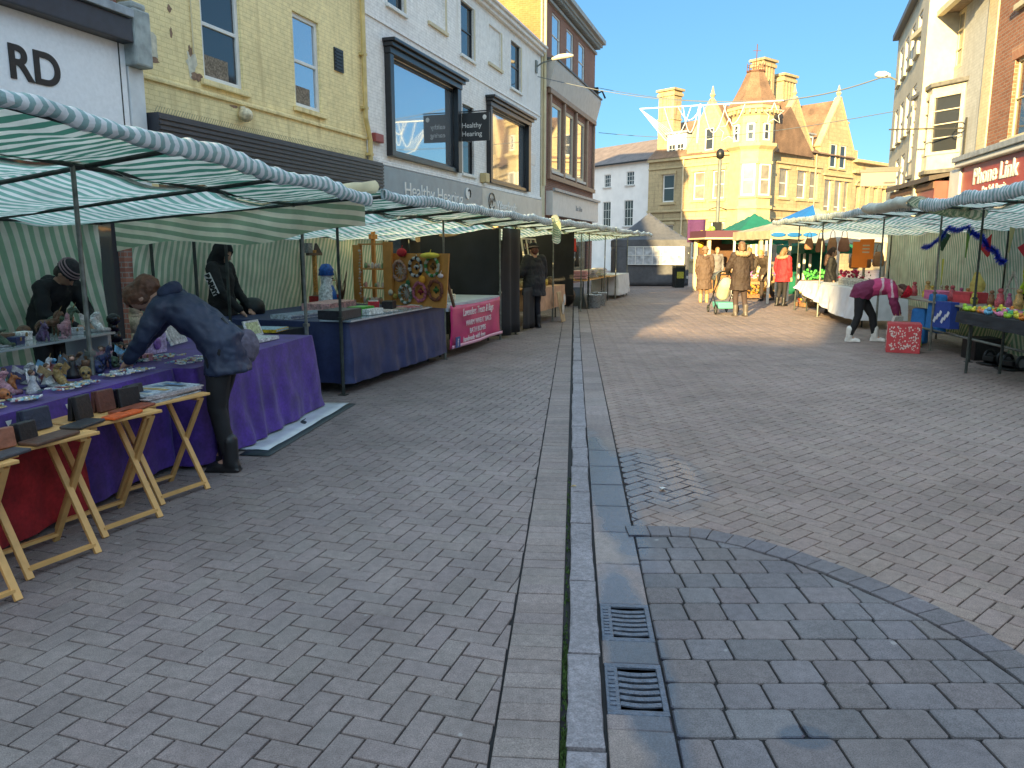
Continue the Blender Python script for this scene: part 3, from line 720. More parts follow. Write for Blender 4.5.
o=MB();o.bx(.12,.84,-.30,-.004,0,3.5);o.build('pilaster',mat('pale_pilaster',(.6,.6,.58),.5,noise=[(5,.1)]),E1,bevel=.015)

E2=rb('bay_building','pale grey rendered building with a projecting bay window and cream quoin strip')
GR=brick_mat('grey_painted_brick',(.47,.47,.43),(.50,.5,.46),(.42,.42,.39),ms=.007,big=.1,bumps=.2,stain=(.4,.39,.35))
facade('wall',E2,-3.6,.86,0,7.6,[(-1.65,-.75,6.1,7.5),(-3,.5,.4,2.6)],GR,rev=.1)
shell('side_wall',E2,-3.6,1.42,9,7.6,GR)
o=MB();o.bx(.862,1.42,-.03,.05,3.75,7.6);o.build('cream_quoin',brick_mat('cream_brick',(.6,.5,.3),(.63,.52,.32),(.52,.43,.26),ms=.007,bumps=.3),E2)
o=MB();o.bx(-3,.5,.06,.1,.4,2.6);o.build('shop_window',GLASS_DARK,E2)
window(E2,-1.65,-.75,6.1,7.5,CREAM_PAINT,GLASS_BLIND,2,3,y=.02,fw=.09)
BAYM=mat('bay_paint',(.55,.5,.40),.6,noise=[(6,.15)])
bp=[(-2.95,0),(-2.55,-.55),(-.95,-.55),(-.25,0)]   # canted bay in plan
def bayseg(mb,z0,z1,off=0,inner=None):
    c=Vector((-1.6,0));pts=[]
    for x,y in bp:
        v=Vector((x,y))-c;pts.append(c+v*(1+off))
    mb.prism([(p.x,p.y-.002,z0) for p in pts],(0,0,z0),(0,0,z1))
o=MB();bayseg(o,3.62,3.98);o.build('bay_apron',BAYM,E2);o=MB();bayseg(o,5.48,5.64);o.build('bay_head',BAYM,E2)
BLD=mat('bay_lead',(.16,.155,.14),.6,noise=[(8,.3)])
o=MB();bayseg(o,5.645,5.74,.12);o.build('bay_roof',BLD,E2);o=MB();bayseg(o,3.52,3.615,.1);o.build('bay_base',BLD,E2)
for (x0,y0),(x1,y1),cl in ((bp[0],bp[1],1),(bp[1],bp[2],2),(bp[2],bp[3],1)):
    rt=bpy.data.objects.new('bay_window',None);COL.objects.link(rt);rt.parent=E2;rt.location=(x0,y0,0);rt.rotation_euler=(0,0,math.atan2(y1-y0,x1-x0))
    l=math.hypot(x1-x0,y1-y0)
    f=MB();f.bx(0,.09,-.04,.06,3.98,5.48);f.bx(l-.09,l,-.04,.06,3.98,5.48);f.bx(.09,l-.09,-.02,.05,5.38,5.479);f.bx(.09,l-.09,-.02,.05,3.981,4.06)
    for k in range(1,4):f.bx(.09,l-.09,-.01,.04,4.06+k*.33-.015,4.06+k*.33+.015)
    for k in range(1,cl):f.bx(l*k/cl-.06,l*k/cl+.06,-.015,.045,4.06,5.38)
    f.build('frame',BAYM,rt,bevel=.008)
    g=MB();g.add([(.05,.03,4.0),(l-.05,.03,4.0),(l-.05,.03,5.45),(.05,.03,5.45)],[(0,1,2,3)]);g.build('pane',GLASS_DARK,rt)
o=MB();o.prism([(-3.7,-.45,7.5),(-3.7,-.45,7.62),(-3.7,4.5,9.3),(-3.7,9,7.62),(-3.7,9,7.5)],(0,0,0),(5.14,0,0));o.build('roof',mat('brown_tile_roof',(.2,.15,.11),.8,noise=[(8,.3)]),E2)
o=MB();o.bx(-3.7,1.42,-.5,-.36,7.44,7.56);o.build('gutter',CREAM_PAINT,E2)
# sloping shopfront canopy and its dark red fascia
DK=mat('dark_brown_paint',(.06,.045,.035),.5,noise=[(6,.25)])
o=MB();o.prism([(-4.0,-.002,3.45),(-4.0,-.75,3.28),(-4.0,-.75,3.40),(-4.0,-.002,3.512)],(0,0,0),(4.1,0,0));o.build('shop_canopy',DK,E2)
o=MB();o.bx(-3.9,.08,-.6,-.004,2.6,3.27);f5=o.build('fascia',mat('maroon_fascia',(.22,.05,.035),.4,noise=[(4,.15)]),E2)
text('COSTA',.44,mat('cream_letter',(.72,.66,.5),.5),f5,(-3.1,-.602,2.8),ext=.015,weight=.01)
o=MB();o.bx(-3.9,.08,-.64,-.601,3.1,3.26);o.build('timber_band',DARKWOOD,E2)
ib=rb('wall_bracket','black iron sign bracket with scroll, empty, beside the bay window','sign bracket')
o=MB();o.bar((.08,-.03,3.75),(.08,-.03,4.75),.035);o.bar((.08,-.02,4.5),(.08,-1.75,4.52),.03);o.tube([(.08,-.1-.12*math.cos(k*.5)-.05,4.52+.12*math.sin(k*.5)) for k in range(13)],.012,6);o.build('bracket_bar',BLACK_METAL,ib)

FR3=Frame((10.62,20.94),20,True)
E3=thing('cream_building','tall cream rendered building with rows of narrow sash windows, beyond the bay window','building',(10.62,20.94,0),FR3.rz)
CRN=mat('cream_render',(.52,.46,.34),.75,noise=[(.9,.12),(8,.08)],bump=(30,.2))
w3=[(-x1,-x0,z0,z1) for x0,x1,z0,z1 in ((1.2,1.95,6.9,8.0),(2.6,3.35,6.9,8.0),(4.0,4.75,6.9,8.0),(5.4,6.1,6.9,8.0),(1.2,1.95,4.95,6.1),(2.6,3.35,4.95,6.1),(4.0,4.75,4.95,6.1),(5.4,6.1,4.95,6.1),(1.2,1.95,3.4,4.4),(2.6,3.35,3.4,4.4),(4.0,4.75,3.4,4.4))]
facade('wall',E3,-7,0,0,8.7,w3+[(-6.5,-.6,.4,2.4)],CRN,rev=.1)
shell('side_wall',E3,-7,0,7,8.7,CRN)
for q in w3:
    window(E3,*q,WHITE_PAINT,GLASS_BLIND,1,2,y=.05);o=MB();o.bx(q[0]-.08,q[1]+.08,-.08,-.003,q[2]-.08,q[2]-.003);o.build('sill',CRN,E3)
o=MB();o.bx(-6.5,-.6,.06,.1,.4,2.4);o.build('shop_window',GLASS_DARK,E3)
o=MB();o.bx(-7.05,.03,-.18,-.003,8.55,8.72);o.build('eaves',mat('dark_gutter',(.08,.08,.085),.5),E3)
o=MB();o.add([(-7,-.1,8.73),(.03,-.1,8.73),(.03,3.5,10.1),(-7,3.5,10.1),(.03,7,8.73),(-7,7,8.73)],[(0,1,2,3),(3,2,4,5),(1,4,2),(0,3,5)]);o.build('roof',SLATE,E3)
o=MB();o.bx(-.62,-.05,2.6,3.4,8.7,10.6);o.build('chimney',CRN,E3)
sb=thing('hanging_signboard','plain grey-brown hanging signboard on the cream building','shop sign',(10.62,20.94,0),FR3.rz)
o=MB();o.bx(-2.9,-2.83,-1.0,-.02,3.98,4.04);o.build('bracket',BLACK_METAL,sb)
o=MB();o.bx(-2.92,-2.82,-1.12,-.15,3.50,3.97);o.build('board',mat('signboard_brown',(.2,.165,.14),.5),sb)
o=MB();o.bx(-2.95,-2.79,-1.16,-.1,3.90,3.975);o.build('hood',BLACK_METAL,sb)
wl2=thing('street_lamp','white street lamp on the end of the cream building, where the wire is tied','street lamp',(10.62,20.94,0),FR3.rz)
o=MB();o.tube([(-6.6,0,7.2),(-6.6,-.35,7.4)],.03,8);o.build('bracket_arm',STEEL,wl2)
o=MB();o.loft([((-6.6,-.2,7.36),.07,.06,(1,0,0),(0,0,1)),((-6.6,-.38,7.4),.16,.12,(1,0,0),(0,0,1)),((-6.6,-.58,7.42),.15,.1,(1,0,0),(0,0,1)),((-6.6,-.68,7.42),.04,.04,(1,0,0),(0,0,1))],12);o.build('lamp_head',WHITE_PAINT,wl2,smooth=True)

# ------------------------------------------------------------------ stone corner building
T=(15.6,52)
FL=Frame(T,-42,True)   # left wing: local x runs from the far left towards the turret (negative x)
FRW=Frame(T,50,False)  # right wing: x away to the right
ST=brick_mat('honey_stone',(.40,.31,.175),(.47,.36,.20),(.33,.25,.14),bw=.55,bh=.28,ms=.012,big=.15,bumps=.5,stain=(.24,.17,.10))
STP=mat('pale_dressed_stone',(.46,.36,.20),.75,noise=[(3,.12)])
TILE=mat('clay_tile_roof',(.19,.115,.07),.8,noise=[(1.2,.35),(14,.25)],bump=(25,.5))
S=thing('stone_corner_building','honey stone Victorian corner building with a round turret under a red tiled cone','building',(T[0],T[1],0),0)
def sub(fr,name='wing'):
    o=bpy.data.objects.new(name,None);COL.objects.link(o);o.parent=S;o.rotation_euler=(0,0,fr.rz);return o
def put(o,fr): o.rotation_euler=(0,0,fr.rz);return o
# left wing (x from -8.35 to -1.1)
lw=[(-7.1,-6.05,5.0,6.95),(-4.45,-3.5,5.05,6.95),(-2.9,-1.95,5.05,6.95)];lg=[(-7.0,-6.0,1.0,3.4),(-4.5,-3.4,1.0,3.5),(-2.9,-1.8,1.0,3.5)]
put(facade('wall',S,-8.35,-.6,0,8.05,lw+lg,ST,rev=.2),FL)
gq=(-3.55,-2.88,8.3,9.75)
def gable(fr,pts,win,name='gable'):
    """a gable wall with depth standing on the facade line, window recess as a framed inset"""
    mb=MB();mb.prism([(x,-.02,z) for x,z in pts],(0,0,0),(0,.4,0));o=put(mb.build(name,ST,S),fr)
    cp=MB();ap_=max(pts,key=lambda p:p[1])
    lo=[p for p in pts if p[0]<ap_[0]];hi=[p for p in pts if p[0]>ap_[0]]
    l=max(lo,key=lambda p:p[1]);h=max(hi,key=lambda p:p[1])
    cp.bar((l[0]-.1,.18,l[1]),(ap_[0],.18,ap_[1]+.1),.46,.16);cp.bar((h[0]+.1,.18,h[1]),(ap_[0],.18,ap_[1]+.1),.46,.16)
    cp.lathe([(.16,0),(.1,.2),(.2,.35),(.12,.5),(.05,.85),(.01,.95)],(ap_[0],.18,ap_[1]+.05),8)
    cp.build('coping',STP,o)
    for q in win:
        f=MB();a0,a1,z0,z1=q
        f.bx(a0-.1,a0,-.09,-.021,z0,z1);f.bx(a1,a1+.1,-.09,-.021,z0,z1);f.bx(a0-.14,a1+.14,-.11,-.021,z1+.001,z1+.14);f.bx(a0-.14,a1+.14,-.13,-.021,z0-.14,z0-.001)
        f.build('window_surround',STP,o)
        window(o,a0,a1,z0,z1,WHITE_PAINT,GLASS_DARK,1,2,y=-.045,fw=.07)
    return o
gable(FL,[(-5.05,8.051),(-5.05,8.5),(-3.26,11.5),(-1.45,8.5),(-1.45,8.051)],[gq])
def wins(fr,qs,gm=GLASS_BLIND,cols=1):
    for q in qs:
        put(window(S,*q,WHITE_PAINT,gm,cols,2,y=.14,fw=.1,bw=.07),fr)
        f=MB();a0,a1,z0,z1=q
        f.bx(a0-.16,a1+.16,-.1,-.003,z0-.18,z0-.003);put(f.build('window_sill',STP,S),fr)
        f=MB();f.bx(a0-.16,a1+.16,-.07,-.003,z1+.003,z1+.2);put(f.build('window_lintel',STP,S),fr)
wins(FL,lw[:1],GLASS_DARK);wins(FL,lw[1:]);wins(FL,lg)
def courses(fr,x0,x1,zs,name='string_course'):
    for z,h,d in zs:
        o=MB();o.bx(x0,x1,-d,-.004,z,z+h);put(o.build(name,STP,S,bevel=.02),fr)
courses(FL,-8.35,-1.0,((4.28,.16,.14),(3.7,.12,.1),(7.32,.1,.08),(7.85,.2,.2)))
def roof(fr,x0,x1,z0,zr,dep,name='roof',m=TILE,hip=(0,0)):
    o=MB();y0=-.25
    o.add([(x0,y0,z0),(x1,y0,z0),(x1-hip[1],dep/2,zr),(x0+hip[0],dep/2,zr),(x1,dep,z0),(x0,dep,z0)],[(0,1,2,3),(3,2,4,5),(1,4,2),(0,3,5)])
    return put(o.build(name,m,S),fr)
roof(FL,-8.35,.5,8.055,11.1,7.5)
o=MB();o.add([(-5.05,.38,8.5),(-3.26,.38,11.45),(-1.45,.38,8.5),(-5.05,4,8.5),(-3.26,4,11.45),(-1.45,4,8.5)],[(0,1,4,3),(1,2,5,4)]);put(o.build('gable_roof',TILE,S),FL)
o=MB();o.bx(-8.35,-.9,7.2,7.5,0,8.05);o.bx(-8.34,-8.1,.0+.01,7.2,0,8.05);put(o.build('rear_wall',ST,S),FL)
dm=MB();dm.bx(-7.15,-5.5,.5,1.8,8.1,9.75);d_=put(dm.build('dormer',WHITE_PAINT,S),FL)
for i in range(2):
    window(d_,-6.98+i*.72,-6.36+i*.72,8.35,9.05,WHITE_PAINT,GLASS_DARK,2,2,y=.47,fw=.05)
o=MB();o.bx(-7.3,-5.35,.35,2.2,9.751,9.9);o.build('dormer_roof',LEAD,d_)
def chimney(fr,x0,x1,y0,y1,z0,z1,pots=2):
    o=MB();o.bx(x0,x1,y0,y1,z0,z1-.5);o.bx(x0-.1,x1+.1,y0-.1,y1+.1,z1-.5,z1-.3);o.bx(x0-.02,x1+.02,y0-.02,y1+.02,z1-.299,z1-.15);o.bx(x0-.16,x1+.16,y0-.16,y1+.16,z1-.149,z1)
    zc=z0+(z1-z0)*.55;o.bx(x0-.06,x1+.06,y0-.06,y1+.06,zc,zc+.12)
    for k in range(1,4):o.bx(x0+(x1-x0)*k/4-.04,x0+(x1-x0)*k/4+.04,y0-.05,y0-.002,zc+.13,z1-.51)
    return put(o.build('chimney',ST,S),fr)
chimney(FL,-8.25,-6.9,.8,1.7,8.2,13.0)
# right wing (x from .6 to 13.5)
rw=[(3.5,4.65,5.2,7.1),(5.8,7.0,5.2,7.1),(7.5,8.65,5.2,7.1)]
rbay=[(9.6,10.6,2.9,6.7),(11.1,12.1,2.9,6.7),(12.5,13.3,2.9,6.7)]
put(facade('wall',S,.6,13.5,0,8.4,rw+rbay+[(2.6,4.6,.8,3.6),(5.6,8.2,.8,3.6)],ST,rev=.25),FRW)
wins(FRW,rw,GLASS_BLIND);wins(FRW,rbay,GLASS_BLIND)
for q in ((2.6,4.6),(5.6,8.2)):
    o=MB();o.bx(*q,.15,.2,.8,3.6);put(o.build('shop_window',GLASS_DARK,S),FRW)
courses(FRW,1.0,13.5,((4.3,.18,.16),(3.7,.14,.1)));courses(FRW,2.9,9.0,((7.42,.12,.12),));courses(FRW,9.2,13.5,((6.98,.14,.16),))
gable(FRW,[(2.5,8.41),(2.5,8.55),(5.05,11.8),(7.5,8.55),(7.5,8.41)],[(4.65,5.5,8.35,9.85)])
gable(FRW,[(8.6,8.41),(8.6,8.95),(11.05,12.5),(13.45,8.95),(13.45,8.41)],[(9.95,10.8,7.6,9.25),(11.35,12.2,7.6,9.25)])
roof(FRW,.3,13.5,8.405,11.3,8.5,hip=(3.2,0))
for a,b,c,zb,zt in ((2.5,5.05,7.5,8.55,11.75),(8.6,11.05,13.45,8.95,12.45)):
    o=MB();o.add([(a,.38,zb),(b,.38,zt),(c,.38,zb),(a,4.5,zb),(b,4.5,zt),(c,4.5,zb)],[(0,1,4,3),(1,2,5,4)]);put(o.build('gable_roof',TILE,S),FRW)
dm=MB();dm.bx(7.55,8.45,.5,2.0,8.45,9.75);d_=put(dm.build('dormer',WHITE_PAINT,S),FRW)
window(d_,7.65,8.35,8.75,9.6,WHITE_PAINT,GLASS_DARK,1,1,y=.47,fw=.06);o=MB();o.bx(7.45,8.55,.3,2.4,9.751,9.85);o.build('dormer_roof',LEAD,d_)
o=MB();o.bx(1.2,13.5,8.2,8.5,0,8.4);o.bx(13.2,13.49,.01,8.2,0,8.4);put(o.build('rear_wall',ST,S),FRW)
chimney(FRW,2.6,3.95,1.1,2.0,9.0,14.3);chimney(FRW,5.3,6.8,1.2,2.1,9.0,13.7);chimney(FRW,12.9,14.1,1.0,2.0,8.2,11.3)
o=MB();o.tube([(8.05,-.08,8.4),(8.05,-.08,0)],.07,8)
put(o.build('downpipe',mat('lead_pipe',(.3,.25,.16),.5),S),FRW)
for x in (-5.25,-1.35):
    o=MB();o.tube([(x,-.08,8.0),(x,-.08,0)],.06,8);put(o.build('downpipe',CREAM_PAINT,S),FL)
# turret: centred just behind the corner
tc_=(.25,.75,0)
o=MB();o.lathe([(1.5,0),(1.5,4.25),(1.62,4.26),(1.62,4.45),(1.45,4.46),(1.45,7.9),(1.5,8.0),(1.72,8.2),(1.72,8.38),(1.4,8.4),(1.4,10.1),(1.5,10.2),(1.62,10.45),(1.75,10.5),(1.75,10.7),(1.0,10.75)],tc_,8);tw=o.build('turret',STP,S)
for i in range(24):
    pass
o=MB()
for k in range(28):
    a=2*PI*k/28;o.box((tc_[0]+1.6*math.cos(a),tc_[1]+1.6*math.sin(a),10.36),(.12,.12,.22),rz=a)
o.build('corbel',STP,tw)
o=MB();o.lathe([(1.8,10.71),(1.45,11.15),(.95,12.1),(.62,12.85),(.5,13.0)],tc_,8);o.build('turret_roof',TILE,tw)
o=MB();o.lathe([(.62,12.95),(.62,13.05)],tc_,8)
for k in range(12):
    a=2*PI*k/12;o.tube([(tc_[0]+.58*math.cos(a),tc_[1]+.58*math.sin(a),13.05),(tc_[0]+.58*math.cos(a),tc_[1]+.58*math.sin(a),13.5)],.025,5)
o.tube([(tc_[0]+.58*math.cos(2*PI*k/12),tc_[1]+.58*math.sin(2*PI*k/12),13.35) for k in range(12)],.02,5,closed=True)
o.tube([(tc_[0],tc_[1],13),(tc_[0],tc_[1],14.7)],.03,6);o.bar((tc_[0]-.25,tc_[1],14.3),(tc_[0]+.25,tc_[1],14.3),.03);o.build('iron_cresting',mat('rust_iron',(.12,.05,.03),.7),tw)
def turret_win(ang,z0,z1,wd,r,gm=GLASS_DARK):
    rt=bpy.data.objects.new('turret_window',None);COL.objects.link(rt);rt.parent=tw
    a=R(ang);rt.location=(tc_[0]+r*math.cos(a),tc_[1]+r*math.sin(a),0);rt.rotation_euler=(0,0,a+PI/2)
    f=MB();f.bx(-wd/2,-wd/2+.1,-.05,.05,z0,z1);f.bx(wd/2-.1,wd/2,-.05,.05,z0,z1);f.bx(-wd/2+.1,wd/2-.1,-.05,.05,z1-.1,z1);f.bx(-wd/2+.1,wd/2-.1,-.05,.05,z0,z0+.1);f.bx(-wd/2+.1,wd/2-.1,-.045,.045,(z0+z1)/2-.04,(z0+z1)/2+.04);f.build('frame',WHITE_PAINT,rt)
    g=MB();g.bx(-wd/2+.05,wd/2-.05,-.02,-.015,z0+.05,z1-.05);g.build('pane',gm,rt)
    s=MB();s.bx(-wd/2-.14,wd/2+.14,-.12,.04,z0-.15,z0-.002);s.bx(-wd/2-.12,wd/2+.12,-.1,.04,z1+.002,z1+.16);s.build('dressing',STP,rt)
for a in (247.5,292.5,202.5):turret_win(a,8.55,9.65,.5,1.31)
for a in (247.5,292.5):turret_win(a,5.1,7.1,.85,1.36,GLASS_BLIND)
for a in (247.5,292.5):turret_win(a,1.2,3.4,.9,1.41,GLASS_BLIND)
# low stone building beyond on the right
LW=thing('low_stone_building','lower honey stone building with parapet to the right of the gabled corner building','building',(T[0],T[1],0),FRW.rz)
lq=[(14.3+i*1.45,15.1+i*1.45,4.7,6.5) for i in range(6)]
facade('wall',LW,13.52,26,0,8.3,lq+[(14,25,.6,3.5)],ST,rev=.3);shell('side_wall',LW,13.52,26,8,8.3,ST)
for q in lq:window(LW,*q,STP,GLASS_BLIND,1,2,y=.2,fw=.15)
o=MB();o.bx(14,25,.2,.25,.6,3.5);o.build('shop_window',GLASS_DARK,LW)
for q in ((.3,7.4,7.6),(.4,8.2,8.42),(.15,4.1,4.3)):
    o=MB();o.bx(13.52,26,-q[0],-.004,q[1],q[2]);o.build('cornice',STP,LW)
for q in lq:
    o=MB()
    for k in range(7):
        a=PI*k/7;b=PI*(k+1)/7;m_=(q[0]+q[1])/2
        o.bar((m_+.5*math.cos(a),-.05,6.5+.4*math.sin(a)),(m_+.5*math.cos(b),-.05,6.5+.4*math.sin(b)),.13)
    o.build('window_arch',STP,LW)
o=MB();o.bx(17,18.2,2,3,8.3,9.6);o.build('chimney',ST,LW)
# white house left of the stone building
FW=Frame((10.33,58.2),-36,True)
WH=thing('white_house','white rendered house with grey tiled roof between the brick building and the stone one','house',(10.33,58.2,0),FW.rz)
k_=1.198
wq=[(p*k_,q*k_,1.6+(r-1.6)*k_,t*k_-.317) for p,q,r,t in ((-4.35,-3.75,5.65,6.45),(-2.3,-1.62,5.65,6.48),(-4.45,-3.7,3.1,4.72),(-2.45,-1.65,3.1,4.72),(-6.4,-5.8,5.65,6.45),(-6.5,-5.7,3.1,4.72))]
WR=mat('white_render',(.78,.75,.72),.7,noise=[(1.5,.07)],bump=(25,.15))
facade('wall',WH,-12,-.05,0,8.14,wq,WR,rev=.12);shell('side_wall',WH,-12,-.05,5.5,8.14,WR)
for q in wq:
    window(WH,*q,WHITE_PAINT,GLASS_DARK,3,4 if q[3]<5 else 3,y=.08,fw=.05,bw=.03);o=MB();o.bx(q[0]-.1,q[1]+.1,-.1,-.003,q[2]-.09,q[2]-.003);o.build('sill',GP,WH)
o=MB();o.add([(-12,-.25,8.14),(-.05,-.25,8.14),(-.05,3.2,10.1),(-12,3.2,10.1),(-.05,5.6,8.14),(-12,5.6,8.14)],[(0,1,2,3),(3,2,4,5),(1,4,2),(0,3,5)]);o.build('roof',mat('grey_brown_slate',(.17,.135,.125),.8,noise=[(2,.2),(20,.25)],bump=(25,.4)),WH)
o=MB();o.bx(-12,-.05,-.3,-.255,8.05,8.16);o.build('gutter',BLACK_METAL,WH)
# houses added unseen behind the viewer, set and sized to shade the road
Tdir=SDIR;cen=Vector((4.0,13.6,0))-Tdir*36
brz=math.atan2(-Tdir.x,Tdir.y)
for (c0,c1,hr,lab) in ((-12.0,-4.17,8.6,'unseen red brick house added for shade behind the viewer, left of its row'),(-4.2,-.76,7.7,'lower unseen red brick house added for shade behind the viewer, middle of its row'),(-.78,9,10.6,'tall unseen red brick house added for shade behind the viewer, third of its row'),(8.98,22,10.8,'long unseen red brick house added for shade behind the viewer, right end of its row')):
    off=Vector((Tdir.y,-Tdir.x,0))
    cc=cen.x*Tdir.y-cen.y*Tdir.x
    p=cen+off*((c0+c1)/2-cc)
    h=thing('shade_house',lab,'house',(p.x,p.y,0),brz,'unseen shade houses behind the viewer');wd=(c1-c0)/2
    o=MB();o.bx(-wd,wd,-3,3,0,hr-2.2);o.build('wall',RB,h)
    o=MB();o.prism([(-wd,-3.3,hr-2.3),(-wd,3.3,hr-2.3),(-wd,0,hr)],(0,0,0),(2*wd,0,0));o.build('roof',SLATE,h)
# ------------------------------------------------------------------ market stalls
FS=Frame((-2.09,7.81),17.2)
TF=Frame((-2.04,7.795),7.3)
FRS=Frame((6.75,12.36),6,True)
GREEN=(.16,.36,.25);PALE=(.86,.84,.72)
CANVAS=stripe_mat('striped_canvas',PALE,GREEN,.115,.5,.72)
CANVAS_TOP=stripe_mat('striped_canvas_roof',(.86,.86,.80),(.24,.46,.38),.105,.5,.72)
CANVAS_PALE=stripe_mat('washed_striped_canvas',(.88,.85,.66),(.32,.46,.30),.095,.5,.72)
ROLLM=stripe_mat('rolled_canvas',(.84,.86,.88),(.33,.50,.50),.085,.52,.3)
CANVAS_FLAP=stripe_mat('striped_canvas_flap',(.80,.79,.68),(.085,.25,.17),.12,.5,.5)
CANVAS_BACK=stripe_mat('striped_back_sheet',(.90,.87,.74),(.36,.56,.38),.12,.5,.28)
CANVAS_BACK2=stripe_mat('washed_back_sheet',(.90,.88,.70),(.44,.58,.40),.10,.5,.28)
CANVAS_BACK3=stripe_mat('cool_back_sheet',(.86,.92,.86),(.38,.60,.52),.10,.5,.28)
def wob(x,y,k=1.0): return noise.noise(Vector((x*k,y*k,3.1)))
def sag_z(st,x,y):
    t=(y-st['yf'])/(st['yb']-st['yf'])
    zf=st['zf0']+(st['zf1']-st['zf0'])*(x-st['x0'])/(st['x1']-st['x0'])
    return zf+(st['zr']-zf)*t
def stall(fr,label,x0,x1,yb,yf,zr,zf0,zf1,posts,rposts=None,back=(None,),mat_back=None,mat_roof=None,roll=.043,rafters=None,fall=.012,midposts=(),flap=True,group='striped canopy market stalls',slant=.0,bottom=.25,seed=1):
    random.seed(seed)
    st=dict(x0=x0,x1=x1,yb=yb,yf=yf,zr=zr,zf0=zf0,zf1=zf1)
    t=thing('market_stall',label,'market stall',fr.W(0,0),fr.rz,group)
    zt=lambda x,y:sag_z(st,x,y)
    PM=DARK_STEEL
    for x in posts:
        o=MB();zz=zt(x,0)-.05;o.tube([(x,0,0),(x,0,zz*.42)],.021,8);o.tube([(x,0,zz*.42),(x,0,zz)],.016,8);o.box((x,0,.004),(.09,.09,.008));o.box((x,0,zz*.42),(.05,.05,.03));o.build('post',STEEL if len(posts)>2 and x in posts[1:] else DARK_STEEL,t)
    for x in (rposts if rposts is not None else posts):
        o=MB();o.tube([(x,yb,0),(x,yb,zt(x,yb)-.04)],.018,8);o.build('post',PM,t)
    for x,y in midposts:
        o=MB();o.tube([(x,y,0),(x,y,zt(x,y)-.05)],.017,8);o.build('post',PM,t)
    for y,n_ in ((0,'front_rail'),(yb,'rear_rail'),(yf+.06,'edge_rail')):
        o=MB();o.tube([(x0,y,zt(x0,y)-.05),(x1,y,zt(x1,y)-.05)],.017,8);o.build(n_,PM,t)
    rs=rafters or [x0+.02+(x1-x0-.04)*i/max(1,round((x1-x0)/1.35)) for i in range(round((x1-x0)/1.35)+1)]
    for x in rs:
        o=MB();o.tube([(x,yb,zt(x,yb)-.045),(x,yf+.05,zt(x,yf+.05)-.045)],.017,8);o.build('rafter',PM,t)
    def bump_(x,y):
        b=0
        for i in range(len(rs)-1):
            if rs[i]<=x<=rs[i+1]:b=math.sin(PI*(x-rs[i])/(rs[i+1]-rs[i]))
        return -.085*b+.032*wob(x,y,2.4)+.014*wob(x*1.0,y*3,4)+.010*math.sin(x*19+3*y)*wob(y,x,1.3)
    o=MB()
    def rf(u,v):
        x=x0-.03+(x1-x0+.06)*u;y=yb+.05+(-.02-yb-.05)*v
        return (x,y,zt(x,y)-.015+bump_(x,y)),(y+.05*wob(x*.4,y,1)+.02*math.sin(x*2),x)
    o.grid(int((x1-x0)*9),18,rf);o.build('roof_sheet',mat_roof or CANVAS_TOP,t,smooth=True)
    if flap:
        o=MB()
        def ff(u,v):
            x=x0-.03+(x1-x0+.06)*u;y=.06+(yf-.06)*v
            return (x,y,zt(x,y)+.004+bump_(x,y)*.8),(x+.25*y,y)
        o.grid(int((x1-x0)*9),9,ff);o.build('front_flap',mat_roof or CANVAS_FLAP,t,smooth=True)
    # the canvas is rolled round the front edge
    o=MB();n=int((x1-x0)*24)
    def rl(u,v):
        x=x0-.05+(x1-x0+.1)*u;a=2*PI*v
        rh=roll*.75*(1+.5*wob(x*2.6,seed+.5*math.cos(a),1.7)+.35*wob(x*9,seed+1.1*math.sin(a),1.9))
        rv=roll*1.35*(1+.35*wob(x*1.7,seed+3,1.1)+.25*wob(x*8,seed+5,1.3)+.08*math.sin(x*27))
        sg=-.05*abs(math.sin(PI*(x-x0)/1.35))
        return (x+.02*wob(x*5,a,1.2),yf+rh*math.cos(a),zt(x,yf)+rv*math.sin(a)-.025+sg*.6+.03*wob(x*1.1,seed,1)),(x*1.05+.04*math.cos(a)+.03*wob(x*3,seed,1),a*.05)
    o.grid(n,12,rl);o.build('rolled_edge',ROLLM,t,smooth=True)
    for b in back:
        if b is None:b=(x0+.02,x1-.02)
        o=MB();a0,a1=b
        def bf(u,v):
            x=a0+(a1-a0)*u;zt_=zt(x,yb)-.05;z=zt_+(bottom-zt_)*v
            w_=.035*math.sin(x*7+2*wob(x,z,.9)*3)*(.2+.8*v)+.05*wob(x*1.2,z*1.2,1.2)
            return (x+.04*wob(z,x,1.1)*v,yb+.045+w_*.6,z),(x+slant*z+.05*wob(x*.8,z*1.6,1)+.03*wob(x*3,z*3,1),z)
        o.grid(int((a1-a0)*10)+2,18,bf);o.build('back_sheet',mat_back or CANVAS_BACK,t,smooth=True)
    return t,st
def side_sheet(t,st,x,y0,y1,z1,m=None,top=None,name='side_sheet',wv=.03,flip=True,seed=0):
    """a hanging side cloth at x between y0 and y1, from the canopy down to z1(y) or a drop"""
    o=MB()
    def f(u,v):
        y=y0+(y1-y0)*u;zt_=(sag_z(st,x,y)-.04) if top is None else top
        zb=z1(y,zt_) if callable(z1) else z1
        z=zt_+(zb-zt_)*v
        w_=wv*math.sin(y*8+seed)*(.15+.85*v)+.04*wob(y*1.3+seed,z*1.2,1.2)
        return (x+w_,y,z),((y+.06*wob(y,z*1.3,1)) if not flip else (z-.12*y+.03*wob(y*2,z,1)),z)
    o.grid(max(4,int(abs(y1-y0)*10)),12,f);return o.build(name,m or CANVAS,t,smooth=True)
